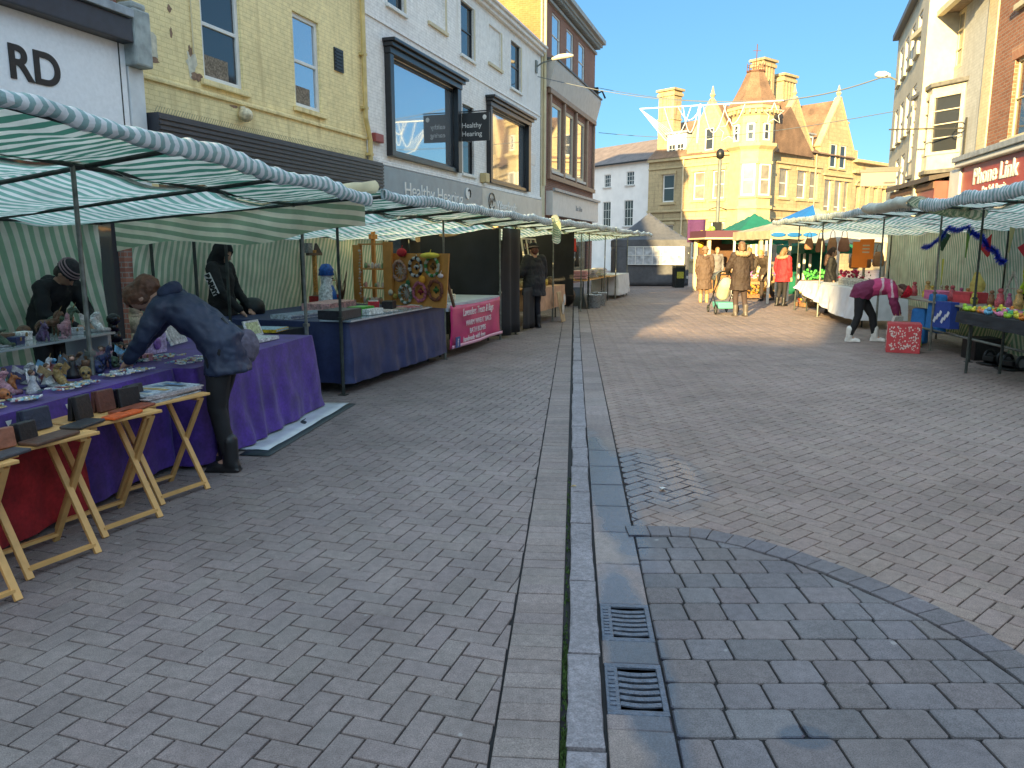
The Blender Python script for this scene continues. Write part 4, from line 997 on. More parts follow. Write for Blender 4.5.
# nearest stall on the left
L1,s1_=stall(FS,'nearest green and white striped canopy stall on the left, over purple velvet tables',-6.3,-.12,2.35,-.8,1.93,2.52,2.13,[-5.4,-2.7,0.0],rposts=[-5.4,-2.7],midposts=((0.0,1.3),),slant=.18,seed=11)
side_sheet(L1,s1_,-.1,2.2,-.75,lambda y,z:z-.30-.05*math.sin(y*3),name='side_valance',wv=.015,m=CANVAS_PALE)
def corner_bundle(t,fr_pts,m=CANVAS_PALE,r=.07,name='canvas_bundle'):
    o=MB();pts=[Vector(p) for p in fr_pts]
    n=len(pts)
    def f(u,v):
        k=u*(n-1);i=min(int(k),n-2);p=pts[i].lerp(pts[i+1],k-i);a=2*PI*v;rr=r*(1+.35*wob(p.x*4,p.y*4+a,1.5))
        return (p.x+.3*rr*math.cos(a),p.y+rr*math.cos(a),p.z+rr*math.sin(a)*.8),(u*1.2+v*.1,v)
    o.grid(18,10,f);return o.build(name,m,t,smooth=True)
# second stall: decorations and wreaths
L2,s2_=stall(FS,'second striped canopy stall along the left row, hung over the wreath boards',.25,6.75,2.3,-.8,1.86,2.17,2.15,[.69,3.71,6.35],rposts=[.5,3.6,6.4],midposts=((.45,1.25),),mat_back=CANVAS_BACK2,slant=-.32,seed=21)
corner_bundle(L2,[(.1,-.75,2.2),(.0,.3,2.12),(.1,1.2,2.0),(.2,2.2,1.9)],m=mat('cream_canvas',(.68,.62,.42),.7,noise=[(5,.15)],trans=.3))
BLK=mat('black_curtain',(.012,.013,.018),.8,noise=[(3,.3)],bump=(6,.3))
side_sheet(L2,s2_,6.38,1.55,.02,.06,m=BLK,name='black_curtain',wv=.05)
corner_bundle(L2,[(6.4,1.6,1.80),(6.42,.8,1.93),(6.4,.0,2.03)],m=mat('tan_canvas_roll',(.42,.27,.14),.8,noise=[(8,.3)]),r=.075)
o=MB()
def f(u,v):
    x=6.42+1.15*u;zt_=1.99;z=zt_+(.05-zt_)*v
    return (x,-.03+.05*math.sin(x*11)*(.3+.7*v)+.03*wob(x*2,z,1.3),z),(x,z)
o.grid(16,10,f);o.build('black_front_curtain',BLK,L2,smooth=True,solid=.004)
# third stall: lattice and jewellery in black drapes
L3,s3_=stall(FS,'third striped canopy stall along the left row, lined with black drapes',7.0,13.4,2.2,-.8,1.9,2.16,2.18,[7.3,10.2,13.2],mat_back=BLK,mat_roof=CANVAS_PALE,slant=.1,seed=31)
side_sheet(L3,s3_,11.9,2.1,-.1,.5,m=BLK,name='black_side_drape',wv=.04)
o=corner_bundle(L3,[(6.95,-.85,2.16),(7.0,-.88,2.05),(7.05,-.86,1.78)],r=.09,name='hanging_canvas_corner')
# fourth stall
L4,s4_=stall(FS,'farthest striped canopy stall of the left row, next to the grey gazebo',13.75,21.2,2.2,-.8,1.95,2.15,2.18,[14.2,16.6,18.6,21.0],slant=.05,seed=41,mat_roof=CANVAS_PALE)
# right-hand stalls
R1,r1_=stall(FRS,'striped canopy stall on the right hung with blue tinsel and pennants',.85,6.2,2.3,-.62,2.08,2.28,2.36,[1.32,4.4],rposts=[1.2,3.4,5.6],mat_back=CANVAS_BACK3,mat_roof=CANVAS_TOP,slant=.35,roll=.062,bottom=.12,seed=51)
corner_bundle(R1,[(.75,-.66,2.3),(.8,-.4,2.2),(.95,.1,2.12)],r=.12,m=CANVAS_PALE)
R2,r2_=stall(FRS,'long striped canopy stall on the right over the white draped table',-8.8,.75,2.3,-.62,2.06,2.36,2.3,[-8.57,-6.4,-2.46,0.0],rposts=[-8.4,-5.5,-2.6,.3],mat_back=CANVAS_BACK3,mat_roof=CANVAS_TOP,slant=.3,roll=.045,seed=61)
corner_bundle(R2,[(-1.4,-.66,2.32),(-.6,-.72,2.28),(.2,-.68,2.33),(.7,-.7,2.3)],r=.11,m=mat('pale_canvas_bundle',(.62,.64,.55),.7,noise=[(5,.2)],trans=.2))

# ------------------------------------------------------------------ tables and cloths
def trestle(fr,label,x0,x1,y0,y1,z,rz=0,group=None,m=None):
    t=thing('trestle_table',label,'table',fr.W(0,0),fr.rz,group)
    o=MB();o.bx(x0,x1,y0,y1,z-.03,z);o.build('table_top',m or WOOD,t)
    for x in (x0+.15,x1-.15):
        for y in (y0+.1,y1-.1):
            o=MB();o.tube([(x,y,0),(x,y,z-.03)],.018,6);o.build('leg',DARK_STEEL,t)
    return t
def draped(fr,label,x0,x1,y0,y1,z,hem,m,amp=.02,freq=16,flare=.05,back=False,name='tablecloth',cat='tablecloth',pid=0):
    """cloth over a table: flat top and a pleated fall on the front and both ends"""
    o=MB();ins=.012
    x0-=ins;x1+=ins;y0-=ins
    path=[(x0,y1),(x0,y0),(x1,y0),(x1,y1)]
    seg=[(y1-y0),(x1-x0),(y1-y0)];tot=sum(seg)
    def pp(s):
        s*=tot
        for i,l in enumerate(seg):
            if s<=l+1e-9 or i==2:
                k=min(1,s/l);a,b=path[i],path[i+1];n=((-1,0),(0,-1),(1,0))[i]
                return a[0]+(b[0]-a[0])*k,a[1]+(b[1]-a[1])*k,n,i
            s-=l
    def f(u,v):
        x,y,n,i=pp(u);h=hem(x,y) if callable(hem) else hem
        zz=z+.004+(h-z-.004)*v;w_=flare*v+amp*(.6*math.sin(u*tot*freq+2.4*math.sin(u*tot*3.1+pid)+1.5*wob(u*tot,pid,1.3))+1.3*wob(u*tot*2.2,v*1.2+pid,1.6)+.55*wob(u*tot*5,v*3+pid,1.9))*v**.7
        return (x+n[0]*w_,y+n[1]*w_,zz+(.010*wob(x*5,pid,1) if v>.9 else 0)),(u*tot,zz)
    o.grid(int(tot*30),14,f)
    nx=int((x1-x0)*10)+1
    o.grid(nx,6,lambda u,v:((x0+(x1-x0)*u,y0+(y1-y0)*v,z+.004+.003*wob(u*9,v*7,1)),(u,v)))
    ob=o.build(name,m,None,smooth=True);ob.location=fr.W(0,0);ob.rotation_euler=(0,0,fr.rz)
    return tag(ob,label,cat)
PURP=mat('purple_velvet',(.060,.020,.20),.75,noise=[(6,.35),(40,.2)],bump=(14,.4));
PURP.node_tree.nodes['Principled BSDF'].inputs['Sheen Weight'].default_value=.12
REDV=mat('red_velvet',(.30,.012,.018),.8,noise=[(6,.3),(40,.2)],bump=(14,.35))
trestle(TF,'trestle table hidden under the purple velvet cloth at the far end of the nearest stall',-2.25,-.02,.02,1.15,.745)
draped(TF,'long purple velvet tablecloth falling to the pavement behind the bending woman',-2.25,0,0,1.17,.745,.03,PURP,amp=.03,flare=.09)
trestle(TF,'trestle table under the figurines and the red skirt, nearest the camera',-5.3,-2.31,.17,1.42,.745)
draped(TF,'purple velvet top cloth with short drop under the figurines',-5.3,-2.31,.14,1.42,.748,lambda x,y:.58,PURP,amp=.012,flare=.03,pid=3)
draped(TF,'red velvet skirt cloth behind the folding wooden tables',-5.28,-3.28,.18,1.38,.70,.04,REDV,amp=.02,flare=.02,pid=5)
draped(TF,'dark purple skirt cloth behind the farthest folding wooden table',-3.27,-2.33,.18,1.38,.70,.05,PURP,amp=.02,flare=.02,pid=6)
# plastic sheet on the ground under the purple cloth
o=MB();o.grid(20,6,lambda u,v:((-1.75+1.95*u,-.30+.55*v,.012+.012*wob(u*6,v*4,1)),(0,0)));ob=o.build('ground_sheet',mat('white_plastic',(.55,.6,.64),.3,noise=[(5,.15)]),None,smooth=True,solid=.004);ob.location=TF.W(0,0);ob.rotation_euler=(0,0,TF.rz);tag(ob,'white plastic sheet on the pavement below the long purple cloth','plastic sheet')
o=MB();o.grid(20,4,lambda u,v:((-1.9+2.1*u,-.38+.25*v,.007+.006*wob(u*6,v*4,2)),(0,0)));ob=o.build('tarpaulin',mat('dark_green_tarp',(.02,.035,.04),.6),None,smooth=True,solid=.003);ob.location=TF.W(0,0);ob.rotation_euler=(0,0,TF.rz);tag(ob,'dark green tarpaulin edge under the white plastic sheet','tarpaulin')
# second stall tables
NAVY=mat('navy_cloth',(.022,.032,.10),.6,noise=[(4,.2),(30,.15)],bump=(5,.3))
BLKC=mat('black_cloth',(.012,.013,.017),.8,noise=[(6,.3)])
trestle(FS,'trestle table under the navy blue cloth of the wreath stall',.8,3.55,.05,1.85,.80)
draped(FS,'navy blue tablecloth falling nearly to the pavement below the wreath boards',.8,3.6,-.02,1.9,.80,.12,NAVY,amp=.025,flare=.06,pid=8)
o=MB();o.bx(.75,3.62,-.09,.3,.812,.83);ob=o.build('plastic_cover',mat('clear_plastic',(.30,.36,.42),.15,spec=.8,noise=[(5,.3)]),None);ob.location=FS.W(0,0);ob.rotation_euler=(0,0,FS.rz);tag(ob,'clear plastic cover over the front edge of the navy table','plastic cover')
trestle(FS,'low trestle table under the black cloth between purple and navy tables',-.35,.72,.5,1.5,.74)
draped(FS,'black tablecloth on the side table between the purple and navy cloths',-.35,.72,.5,1.5,.74,.08,BLKC,amp=.03,flare=.04,pid=9)
trestle(FS,'trestle table behind the pink banner',3.75,6.3,.06,1.0,.80)
draped(FS,'pale blue-grey cloth on the table behind the pink banner',3.78,6.28,.0,1.0,.80,lambda x,y:.70,mat('pale_blue_cloth',(.45,.52,.58),.6,noise=[(5,.1)]),amp=.008,flare=.01,pid=10)
bn=thing('pink_banner','bright pink banner with white lettering tied along the front of the table','banner',FS.W(3.78,-.04),FS.rz)
PINK=mat('pink_vinyl',(.55,.03,.16),.4,noise=[(3,.15)],bump=(4,.25))
o=MB();o.grid(24,10,lambda u,v:((2.36*u+.0,-.02-.02*math.sin(u*9+v*4)*v-.015*wob(u*4,v*3,1.5),.79-.66*v-.03*math.sin(PI*u)*(1-v)),(0,0)));o.build('panel',PINK,bn,smooth=True,solid=.003)
o=MB();o.grid(24,2,lambda u,v:((2.36*u+.0,-.052-.02*math.sin(u*9+4)-.01,.19-.05*v),(0,0)));o.build('lower_stripe',mat('pink_pale',(.75,.40,.52),.5),bn,smooth=True,solid=.002)
WL=mat('banner_white',(.75,.68,.70),.5)
for s_,sz,x,z,it in (('Lavenders Treats & Bags',.165,.42,.60,.3),('WARM WHEAT BAGS',.12,.55,.44,0),('BATH BOMBS',.12,.72,.31,0),('handmade with love',.12,.42,.20,.2)):
    text(s_,sz,WL,bn,(x,-.062,z),ext=.003,shear=it,sx=.88 if sz>.15 else 1.05)
o=MB();o.bx(.1,.28,-.070,-.060,.15,.31);em=o.build('square_emblem',mat('emblem_blue',(.03,.08,.25),.4),bn);text('f',.16,WL,em,(.165,-.072,.17),ext=.002)
# third stall counter
PEACH=mat('peach_cloth',(.50,.30,.19),.8,noise=[(6,.2)])
trestle(FS,'trestle table under the peach cloth of the black-draped stall',8.9,11.4,.1,.9,.78)
draped(FS,'peach coloured cloth hanging short below the small jars, by the kerb end',9.0,11.4,.02,.9,.78,.30,PEACH,amp=.02,flare=.02,pid=12)
o=MB();o.grid(10,8,lambda u,v:((7.75+1.1*u,-.02+.04*math.sin(u*17)*v,.86-.82*v),(0,0)));ob=o.build('black_drape',BLK,None,smooth=True,solid=.004);ob.location=FS.W(0,0);ob.rotation_euler=(0,0,FS.rz);tag(ob,'black drape falling to the ground beside the peach cloth','drape')
o=thing('painted_board','tall narrow wooden board painted with a pale figure, leaning on the peach cloth','board',FS.W(10.1,-.22),FS.rz)
b=MB();b.box((0,0,.34),(.36,.02,.68),rx=R(-10));bo=b.build('board',mat('board_buff',(.42,.30,.17),.6,noise=[(8,.2)]),o,bevel=.01)
b=MB();b.ball((0,-.075,.52),(.09,.012,.11));b.ball((0,-.05,.32),(.11,.012,.15));b.build('painted_shape',mat('pale_grey_paint',(.5,.5,.48),.6,noise=[(18,.4)]),bo)
# lattice of pale bars with jewellery
lt=thing('display_lattice','tall white wire lattice with three bars leaning at an angle against black drape','display stand',FS.W(9.7,.22,.79),FS.rz)
b=MB()
c4=[(-.75,0,0),(.55,0,0),(.65,.25,1.05),(-.45,.25,1.05)]
for i in range(4):b.bar(c4[i],c4[(i+1)%4],.03)
for k in (1/3,2/3):
    p=Vector(c4[0]).lerp(Vector(c4[1]),k);q=Vector(c4[3]).lerp(Vector(c4[2]),k);b.bar(p,q,.025)
    p=Vector(c4[0]).lerp(Vector(c4[3]),k);q=Vector(c4[1]).lerp(Vector(c4[2]),k);b.bar(p,q,.025)
b.build('frame',mat('lattice_white',(.55,.52,.45),.5),lt)
b=MB()
for i in range(60):
    u,v=random.random(),random.random();p=Vector(c4[0]).lerp(Vector(c4[1]),u).lerp(Vector(c4[3]).lerp(Vector(c4[2]),u),v);b.tube([p,p+Vector((0,-.01,-.06))],.006,4,col=random.choice([(.5,.45,.3),(.4,.4,.4),(.3,.1,.1)]))
b.build('earrings',PAINTED,lt)
# fourth stall
trestle(FS,'trestle table under the white cloth at the far end of the left row',17.6,21.0,.0,.85,.78)
draped(FS,'white cloth with deep folds on the last table of the left row',18.8,21.0,-.05,.85,.79,.12,mat('white_cloth',(.66,.66,.68),.7,noise=[(5,.08)]),amp=.04,flare=.05,freq=11,pid=14)
trestle(FS,'trestle table piled with clothes in the fourth left stall',14.3,17.4,.1,.95,.78)
# folding wooden tray tables
def tray_table(label,x,y):
    t=thing('folding_table',label,'folding table',FS.W(x,y),FS.rz+R(-8),'pale wooden folding tables')
    z=.655;L=.26;D=.19
    b=MB()
    for i in range(5):b.bx(-L,L,-D+i*.077,-D+i*.077+.074,z-.018,z)
    b.bx(-L+.06,-L+.10,-D+.02,D-.02,z-.04,z-.0185);b.bx(L-.10,L-.06,-D+.02,D-.02,z-.04,z-.0185);b.build('table_top',WOOD,t,bevel=.004)
    for s_ in (-1,1):
        xa=s_*(L-.075);xb=s_*(L-.055)
        b=MB();b.bar((xa,-.19,0),(xa,.16,z-.03),.036,.02);b.build('leg',WOOD,t,bevel=.003)
        b=MB();b.bar((xb+.002*s_,.19,0),(xb+.002*s_,-.16,z-.03),.036,.02);b.build('leg',WOOD,t,bevel=.003)
    b=MB();b.bar((-L+.08,-.165,.045),(L-.08,-.165,.045),.03,.018);b.build('stretcher',WOOD,t);b=MB();b.bar((-L+.06,.165,.045),(L-.06,.165,.045),.03,.018);b.build('stretcher',WOOD,t)
    return t
TT=[(-3.92,-.82),(-3.36,-.73),(-2.80,-.63),(-4.48,-.92)]
for (x,y),l in zip(TT,('second nearest pale wooden folding table, with wallets and dark glasses case on it','third pale wooden folding table, with black wallets and orange purse on it','pale wooden folding table holding the stack of magazines, beside the bending woman','pale wooden folding table nearest the camera, cut by the left edge of the photo')):
    tray_table(l,x,y)
# right-hand tables
WCL=mat('white_sheet',(.62,.63,.67),.75,noise=[(4,.1)])
trestle(FRS,'trestle table under the large white sheet on the right',-8.3,-3.7,.1,.9,.78)
draped(FRS,'large white sheet draped over the table, its hem slanting down towards the pink jacket',-8.4,-3.55,.05,.95,.79,lambda x,y:.62-.44*min(1,max(0,(x+8.4)/3.6)) ,WCL,amp=.035,flare=.12,freq=7,pid=16)
gt=thing('goods_counter','bare wooden counter on steel rails below the blue tinsel','market counter',FRS.W(0,0),FRS.rz)
o=MB();o.bx(-1.9,2.6,.0,.85,.76,.785);o.build('counter_top',mat('grey_board',(.3,.27,.22),.6,noise=[(8,.2)]),gt)
for z in (.33,.47):
    o=MB();o.tube([(-1.6,.02 if z<.4 else .8,z),(4.4,.02 if z<.4 else .8,z)],.018,8);o.build('rail',STEEL,gt)
for x in (-1.7,2.5):
    o=MB();o.tube([(x,.8,0),(x,.8,.76)],.018,8);o.build('leg',STEEL,gt)
o=MB()
def f(u,v):
    x=1.5+1.5*u;z=.74-.62*v-.12*u*v
    return (x-.35*v,.55+.06*math.sin(x*5)*v+.35*u*v,z),(x+.6*z,z)
o.grid(14,8,f);o.build('hanging_canvas',CANVAS_PALE,gt,smooth=True)
o=MB();o.grid(14,8,lambda u,v:((-1.7+3.0*u,.9+.05*math.sin(u*16)*v,.75-.6*v),((-1.7+3.0*u)+.3*v,v)));o.build('back_canvas',CANVAS_PALE,gt,smooth=True,solid=.003)
# dark folding table with bright small goods
trestle(FRS,'dark topped table of bright small toys at the right edge',2.25,4.4,-.62,.0,.80,m=mat('dark_table',(.02,.02,.026),.5))
draped(FRS,'black cloth with short drop under the bright small toys at the right edge',2.25,4.4,-.62,.0,.802,lambda x,y:.66,BLKC,amp=.01,flare=.015,pid=18)
# ------------------------------------------------------------------ people
def remesh(mb,name,m,parent,vox=.014,smooth=3,detail=None):
    o=mb.build(name,m)
    md=o.modifiers.new('R','REMESH');md.mode='VOXEL';md.voxel_size=vox
    sm=o.modifiers.new('S','SMOOTH');sm.factor=.5;sm.iterations=smooth
    if detail:
        tx=bpy.data.textures.new('folds','CLOUDS');tx.noise_scale=detail[0]
        dp=o.modifiers.new('D','DISPLACE');dp.texture=tx;dp.strength=detail[1];dp.mid_level=.5
    me=bpy.data.meshes.new_from_object(o.evaluated_get(bpy.context.evaluated_depsgraph_get()))
    me.polygons.foreach_set('use_smooth',[True]*len(me.polygons))
    bpy.data.objects.remove(o)
    if not me.materials:me.materials.append(m)
    p=bpy.data.objects.new(name,me);COL.objects.link(p);p.parent=parent
    return p
V=Vector
def spine_rings(pts,radii):
    rs=[]
    for i,p in enumerate(pts):
        d=(V(pts[min(i+1,len(pts)-1)])-V(pts[max(i-1,0)])).normalized();xa=V((1,0,0));ya=d.cross(xa).normalized()
        rs.append((p,radii[i][0],radii[i][1],xa,ya))
    return rs
def hand(mb,wrist,elbow,curl=.5,side=1,up=V((0,0,1))):
    """palm, four bent fingers of unequal length and a thumb leaving the side of the palm"""
    w=V(wrist);d=(w-V(elbow)).normalized();s=d.cross(up)
    s=s.normalized() if s.length>.1 else V((1,0,0));n=s.cross(d).normalized()
    pc=w+d*.045
    mb.caps([w,pc-s*.018,w+d*.085-s*.025],[.024,.022,.014]);mb.caps([w,pc+s*.018,w+d*.085+s*.025],[.024,.022,.014])
    for k,l in zip((-.032,-.011,.011,.031),(.055,.07,.075,.062)):
        a=w+d*.088+s*k;b=a+(d*.8-n*curl*.5).normalized()*l*.5;c=b+(d*.5-n*curl).normalized()*l*.5
        mb.caps([a,b,c],[.0095,.009,.0075],6)
    t0=w+d*.03+s*side*.03;t1=t0+(d*.6+s*side*.7).normalized()*.035;t2=t1+(d*.9+s*side*.1-n*.2).normalized()*.03
    mb.caps([t0,t1,t2],[.013,.011,.009],6)
def person(label,loc,fwd,J=None,scale=1.0,coat=None,coat_hem=.62,coat_flare=1.0,coat_mat=None,trouser=(.02,.02,.025),shoe=(.015,.015,.018),hair=(.06,.035,.02),hairlen=0,hair_big=1.0,hat=None,hood=None,hood_up=False,furhood=None,bulk=1.0,extra=None,cap_stripes=None,group='people at the market'):
    rz=math.atan2(fwd[1],fwd[0])-PI/2
    t=thing('person',label,'person',(loc[0],loc[1],0),rz,group);t.scale=(scale,)*3
    j=dict(P=(0,0,.93),W=(0,.0,1.06),C=(0,.01,1.25),N=(0,.0,1.43),H=(0,.035,1.575),
      SL=(-.17,.0,1.38),SR=(.17,.0,1.38),EL=(-.23,-.02,1.12),ER=(.23,-.02,1.12),HL=(-.22,.08,.87),HR=(.22,.08,.87),
      TL=(-.085,0,.90),TR=(.085,0,.90),KL=(-.09,.02,.49),KR=(.09,.02,.49),AL=(-.095,-.02,.08),AR=(.095,-.02,.08),look=(0,1,-.1))
    j.update(J or {})
    j={k:V(v) for k,v in j.items()}
    # continuous body
    b=MB()
    b.loft(spine_rings([j['P']-V((0,0,.06)),j['P'],j['W'],j['C'],j['C'].lerp(j['N'],.6),j['N']],[(.12,.085),(.135,.09),(.105,.07),(.13,.08),(.10,.07),(.055,.055)]))
    up=(j['H']-j['N']).normalized();lk=j['look'].normalized();rt=lk.cross(up).normalized();lk=up.cross(rt).normalized()
    HM=Matrix((rt,lk,up)).transposed()
    b.caps([j['N']-up*.05,j['H']-up*.05],[.055,.05])
    b.ball(j['H'],(.073,.092,.115),14,10,M=HM);b.ball(j['H']+lk*.03-up*.055,(.055,.06,.055),12,8,M=HM)
    b.caps([j['H']+lk*.088+up*.0,j['H']+lk*.108-up*.03],[.010,.014],6)      # nose
    b.ball(j['H']+lk*.085-up*.062,(.024,.012,.010),8,6,M=HM)                # mouth
    for s_ in (-1,1):b.ball(j['H']+rt*.075*s_-up*.012,(.012,.022,.032),8,6,M=HM)
    for a,e,h,s_ in (('SL','EL','HL',1),('SR','ER','HR',-1)):
        b.caps([j[a],j[e],j[h]],[.052,.040,.026]);hand(b,j[h],j[e],side=s_)
    for a,k,n in (('TL','KL','AL'),('TR','KR','AR')):
        b.caps([j[a],j[k],j[n]],[.085,.055,.038]);b.caps([j[n],j[n]+V((0,.12,-.045))],[.04,.028])
    remesh(b,'body',SKIN,t,.011,2)
    for s_ in (-1,1):
        e=MB();e.ball(j['H']+lk*.083+rt*.03*s_+up*.008,(.012,.008,.008),8,6,M=HM);e.build('eye',BLACK_METAL,t,smooth=True)
    # trousers and shoes
    tm=mat('trousers_%d_%d_%d'%tuple(int(c*999) for c in trouser),trouser,.8,noise=[(10,.2)],bump=(14,.3))
    b=MB();b.loft(spine_rings([j['P']+V((0,0,-.10)),j['P'],j['P'].lerp(j['W'],.7)],[(.15,.115),(.165,.125),(.15,.11)]))
    for a,k,n in (('TL','KL','AL'),('TR','KR','AR')):b.caps([j[a],j[a].lerp(j[k],.5),j[k],j[k].lerp(j[n],.55),j[n]+V((0,0,.04))],[.10,.088,.068,.060,.055])
    remesh(b,'trousers',tm,t,.014,2,(.09,.012))
    sm=mat('shoe_%d_%d_%d'%tuple(int(c*999) for c in shoe),shoe,.45,noise=[(10,.2)])
    for n in ('AL','AR'):
        b=MB();a=j[n];b.caps([a+V((0,0,.15)),a+V((0,0,.0)),a+V((0,-.03,-.04)),a+V((0,.10,-.045)),a+V((0,.15,-.05))],[.060,.058,.044,.044,.034]);b.box(a+V((0,.055,-.068)),(.085,.25,.022));remesh(b,'shoe',sm,t,.010,2)
    # coat
    if coat:
        cm=coat_mat or mat('coat_%d_%d_%d'%tuple(int(c*999) for c in coat),coat,.75,noise=[(7,.18)],bump=(9,.35))
        b=MB();P=j['P'];dn=(P-j['W']).normalized();kn=(j['KL']+j['KR'])/2
        hemc=P+((kn-P).normalized()*.7+dn*.3)*max(.02,.93-coat_hem)
        b.loft(spine_rings([hemc,hemc.lerp(P,.5),P,j['W'],j['C'],j['C'].lerp(j['N'],.55),j['C'].lerp(j['N'],.97)],[(.185*coat_flare*bulk,.16*coat_flare*bulk),(.185*(1+coat_flare)/2*bulk,.155*bulk),(.195*bulk,.165*bulk),(.172*bulk,.135*bulk),(.185*bulk,.135*bulk),(.165*bulk,.115*bulk),(.085,.085)]))
        for a,e,h in (('SL','EL','HL'),('SR','ER','HR')):
            b.caps([j['C'].lerp(j['N'],.75).lerp(j[a],.5),j[a],j[a].lerp(j[e],.5),j[e],j[e].lerp(j[h],.6),j[h]-(j[h]-j[e]).normalized()*.01],[.08,.080*bulk,.074*bulk,.064*bulk,.054*bulk,.045])
        remesh(b,'coat',cm,t,.012,2,(.085,.034))
        if hood:
            hm=mat('hood_%d_%d_%d'%tuple(int(c*999) for c in hood),hood,.85,noise=[(12,.25)],bump=(20,.5))
            b=MB()
            if hood_up:
                b.ball(j['H']-lk*.025+up*.012,(.115,.125,.15),14,10,M=HM);b.caps([j['H']-lk*.05-up*.08,j['N']-lk*.04-up*.03],[.11,.12])
                o=remesh(b,'hood',hm,t,.012,3,(.07,.02))
                bm=bmesh.new();bm.from_mesh(o.data)   # open the hood towards the face
                fc=j['H']+lk*.12-up*.02
                bmesh.ops.delete(bm,geom=[v for v in bm.verts if (v.co-fc).length<.085],context='VERTS');bm.to_mesh(o.data);bm.free()
            else:
                b.caps([j['N']-lk*.035+rt*.10-up*.055,j['N']-lk*.065+rt*.05-up*.09,j['N']-lk*.075-up*.10,j['N']-lk*.065-rt*.05-up*.09,j['N']-lk*.035-rt*.10-up*.055],[.042,.05,.056,.05,.042]);remesh(b,'hood',hm,t,.012,9,(.06,.02))
        if furhood:
            fm=mat('fur_%d'%int(furhood[0]*999),furhood,.95,noise=[(40,.4)],bump=(60,1.0))
            b=MB();n=18
            for i in range(n):
                a=PI*1.15*i/(n-1)-PI*1.075
                b.ball(j['N']-lk*.06-up*.0+rt*.13*math.cos(a)+(-lk*.10-up*.06)*(-math.sin(a))*1.0,.05)
            remesh(b,'fur_hood',fm,t,.012,1,(.03,.03))
    # hair / hat
    if hair and not hood_up:
        hm=mat('hair_%d_%d'%(int(hair[0]*999),int(hair[1]*999)),hair,.6,noise=[(30,.35)],bump=(50,.6))
        b=MB();b.ball(j['H']-lk*.018+up*.022,(.086*hair_big,.098*hair_big,.115*hair_big),14,10,M=HM);b.ball(j['H']-lk*.055-up*.035,(.078,.06,.08),12,8,M=HM)
        if hairlen:b.caps([j['H']-lk*.06,j['H']-lk*.09-up*hairlen*.5,j['N']-lk*.09-up*(hairlen-.12)],[.08,.085,.06])
        o=remesh(b,'hair',hm,t,.010,2,(.03,.02))
        bm=bmesh.new();bm.from_mesh(o.data)
        bmesh.ops.delete(bm,geom=[v for v in bm.verts if (v.co-j['H']).dot(lk)>.045 and (v.co-j['H']).dot(up)<.07],context='VERTS');bm.to_mesh(o.data);bm.free()
    if hat:
        hm=mat('hat_%d_%d_%d'%tuple(int(c*999) for c in hat),hat,.9,noise=[(40,.3)],bump=(70,.7))
        b=MB();b.ball(j['H']-lk*.012+up*.045,(.095,.108,.105),16,10,M=HM)
        for i in range(16):
            a=2*PI*i/16;b.ball(j['H']+up*.035+rt*.088*math.cos(a)+lk*(.1*math.sin(a)-.01),.022)
        o=remesh(b,'hat',hm,t,.009,1)
        bm=bmesh.new();bm.from_mesh(o.data);bmesh.ops.delete(bm,geom=[v for v in bm.verts if (v.co-j['H']).dot(up)<.012],context='VERTS');bm.to_mesh(o.data);bm.free()
        if cap_stripes:
            b=MB()
            for q in range(3):
                r=(.098,.095,.082)[q];b.tube([j['H']-lk*.012+up*(.05+.028*q)+rt*(r+.003)*math.cos(2*PI*i/20)+lk*(r*1.12+.003)*math.sin(2*PI*i/20) for i in range(20)],.007,5,closed=True)
            b.build('hat_stripes',mat('hat_stripe',cap_stripes,.9),t,smooth=True)
    return t,j,HM
def pink_jacket():
    m=mat('pink_jacket',(.5,.05,.16),.75,noise=[(7,.2)],bump=(12,.35));nt=m.node_tree;b=nt.nodes['Principled BSDF'];N=nt.nodes.new;L=nt.links.new
    src=b.inputs['Base Color'].links[0].from_socket
    tc=N('ShaderNodeTexCoord');sp=N('ShaderNodeSeparateXYZ');L(tc.outputs['Object'],sp.inputs[0])
    n=N('ShaderNodeTexNoise');n.inputs['Scale'].default_value=4;L(tc.outputs['Object'],n.inputs['Vector'])
    ad=N('ShaderNodeMath');ad.operation='MULTIPLY_ADD';L(n.outputs['Fac'],ad.inputs[0]);ad.inputs[1].default_value=.18;L(sp.outputs[1],ad.inputs[2])
    r=N('ShaderNodeValToRGB');r.color_ramp.interpolation='CONSTANT';L(ad.outputs[0],r.inputs[0])
    e=r.color_ramp.elements;e[0].position=0;e[0].color=(.16,.015,.06,1);e[1].position=.10;e[1].color=(.5,.05,.16,1)
    for p,c in ((.22,(.62,.42,.46,1)),(.27,(.5,.05,.16,1)),(.38,(.62,.42,.46,1)),(.42,(.42,.03,.12,1))):
        x=e.new(p);x.color=c
    z=N('ShaderNodeMath');z.operation='LESS_THAN';L(sp.outputs[2],z.inputs[0]);z.inputs[1].default_value=.80
    mx=N('ShaderNodeMix');mx.data_type='RGBA';L(z.outputs[0],mx.inputs[0]);L(r.outputs[0],mx.inputs[6]);mx.inputs[7].default_value=(.20,.02,.075,1)
    L(mx.outputs[2],b.inputs['Base Color']);return m
def quilt(name,rgb): return mat(name,rgb,.55,noise=[(6,.2)],bump=(16,.4))
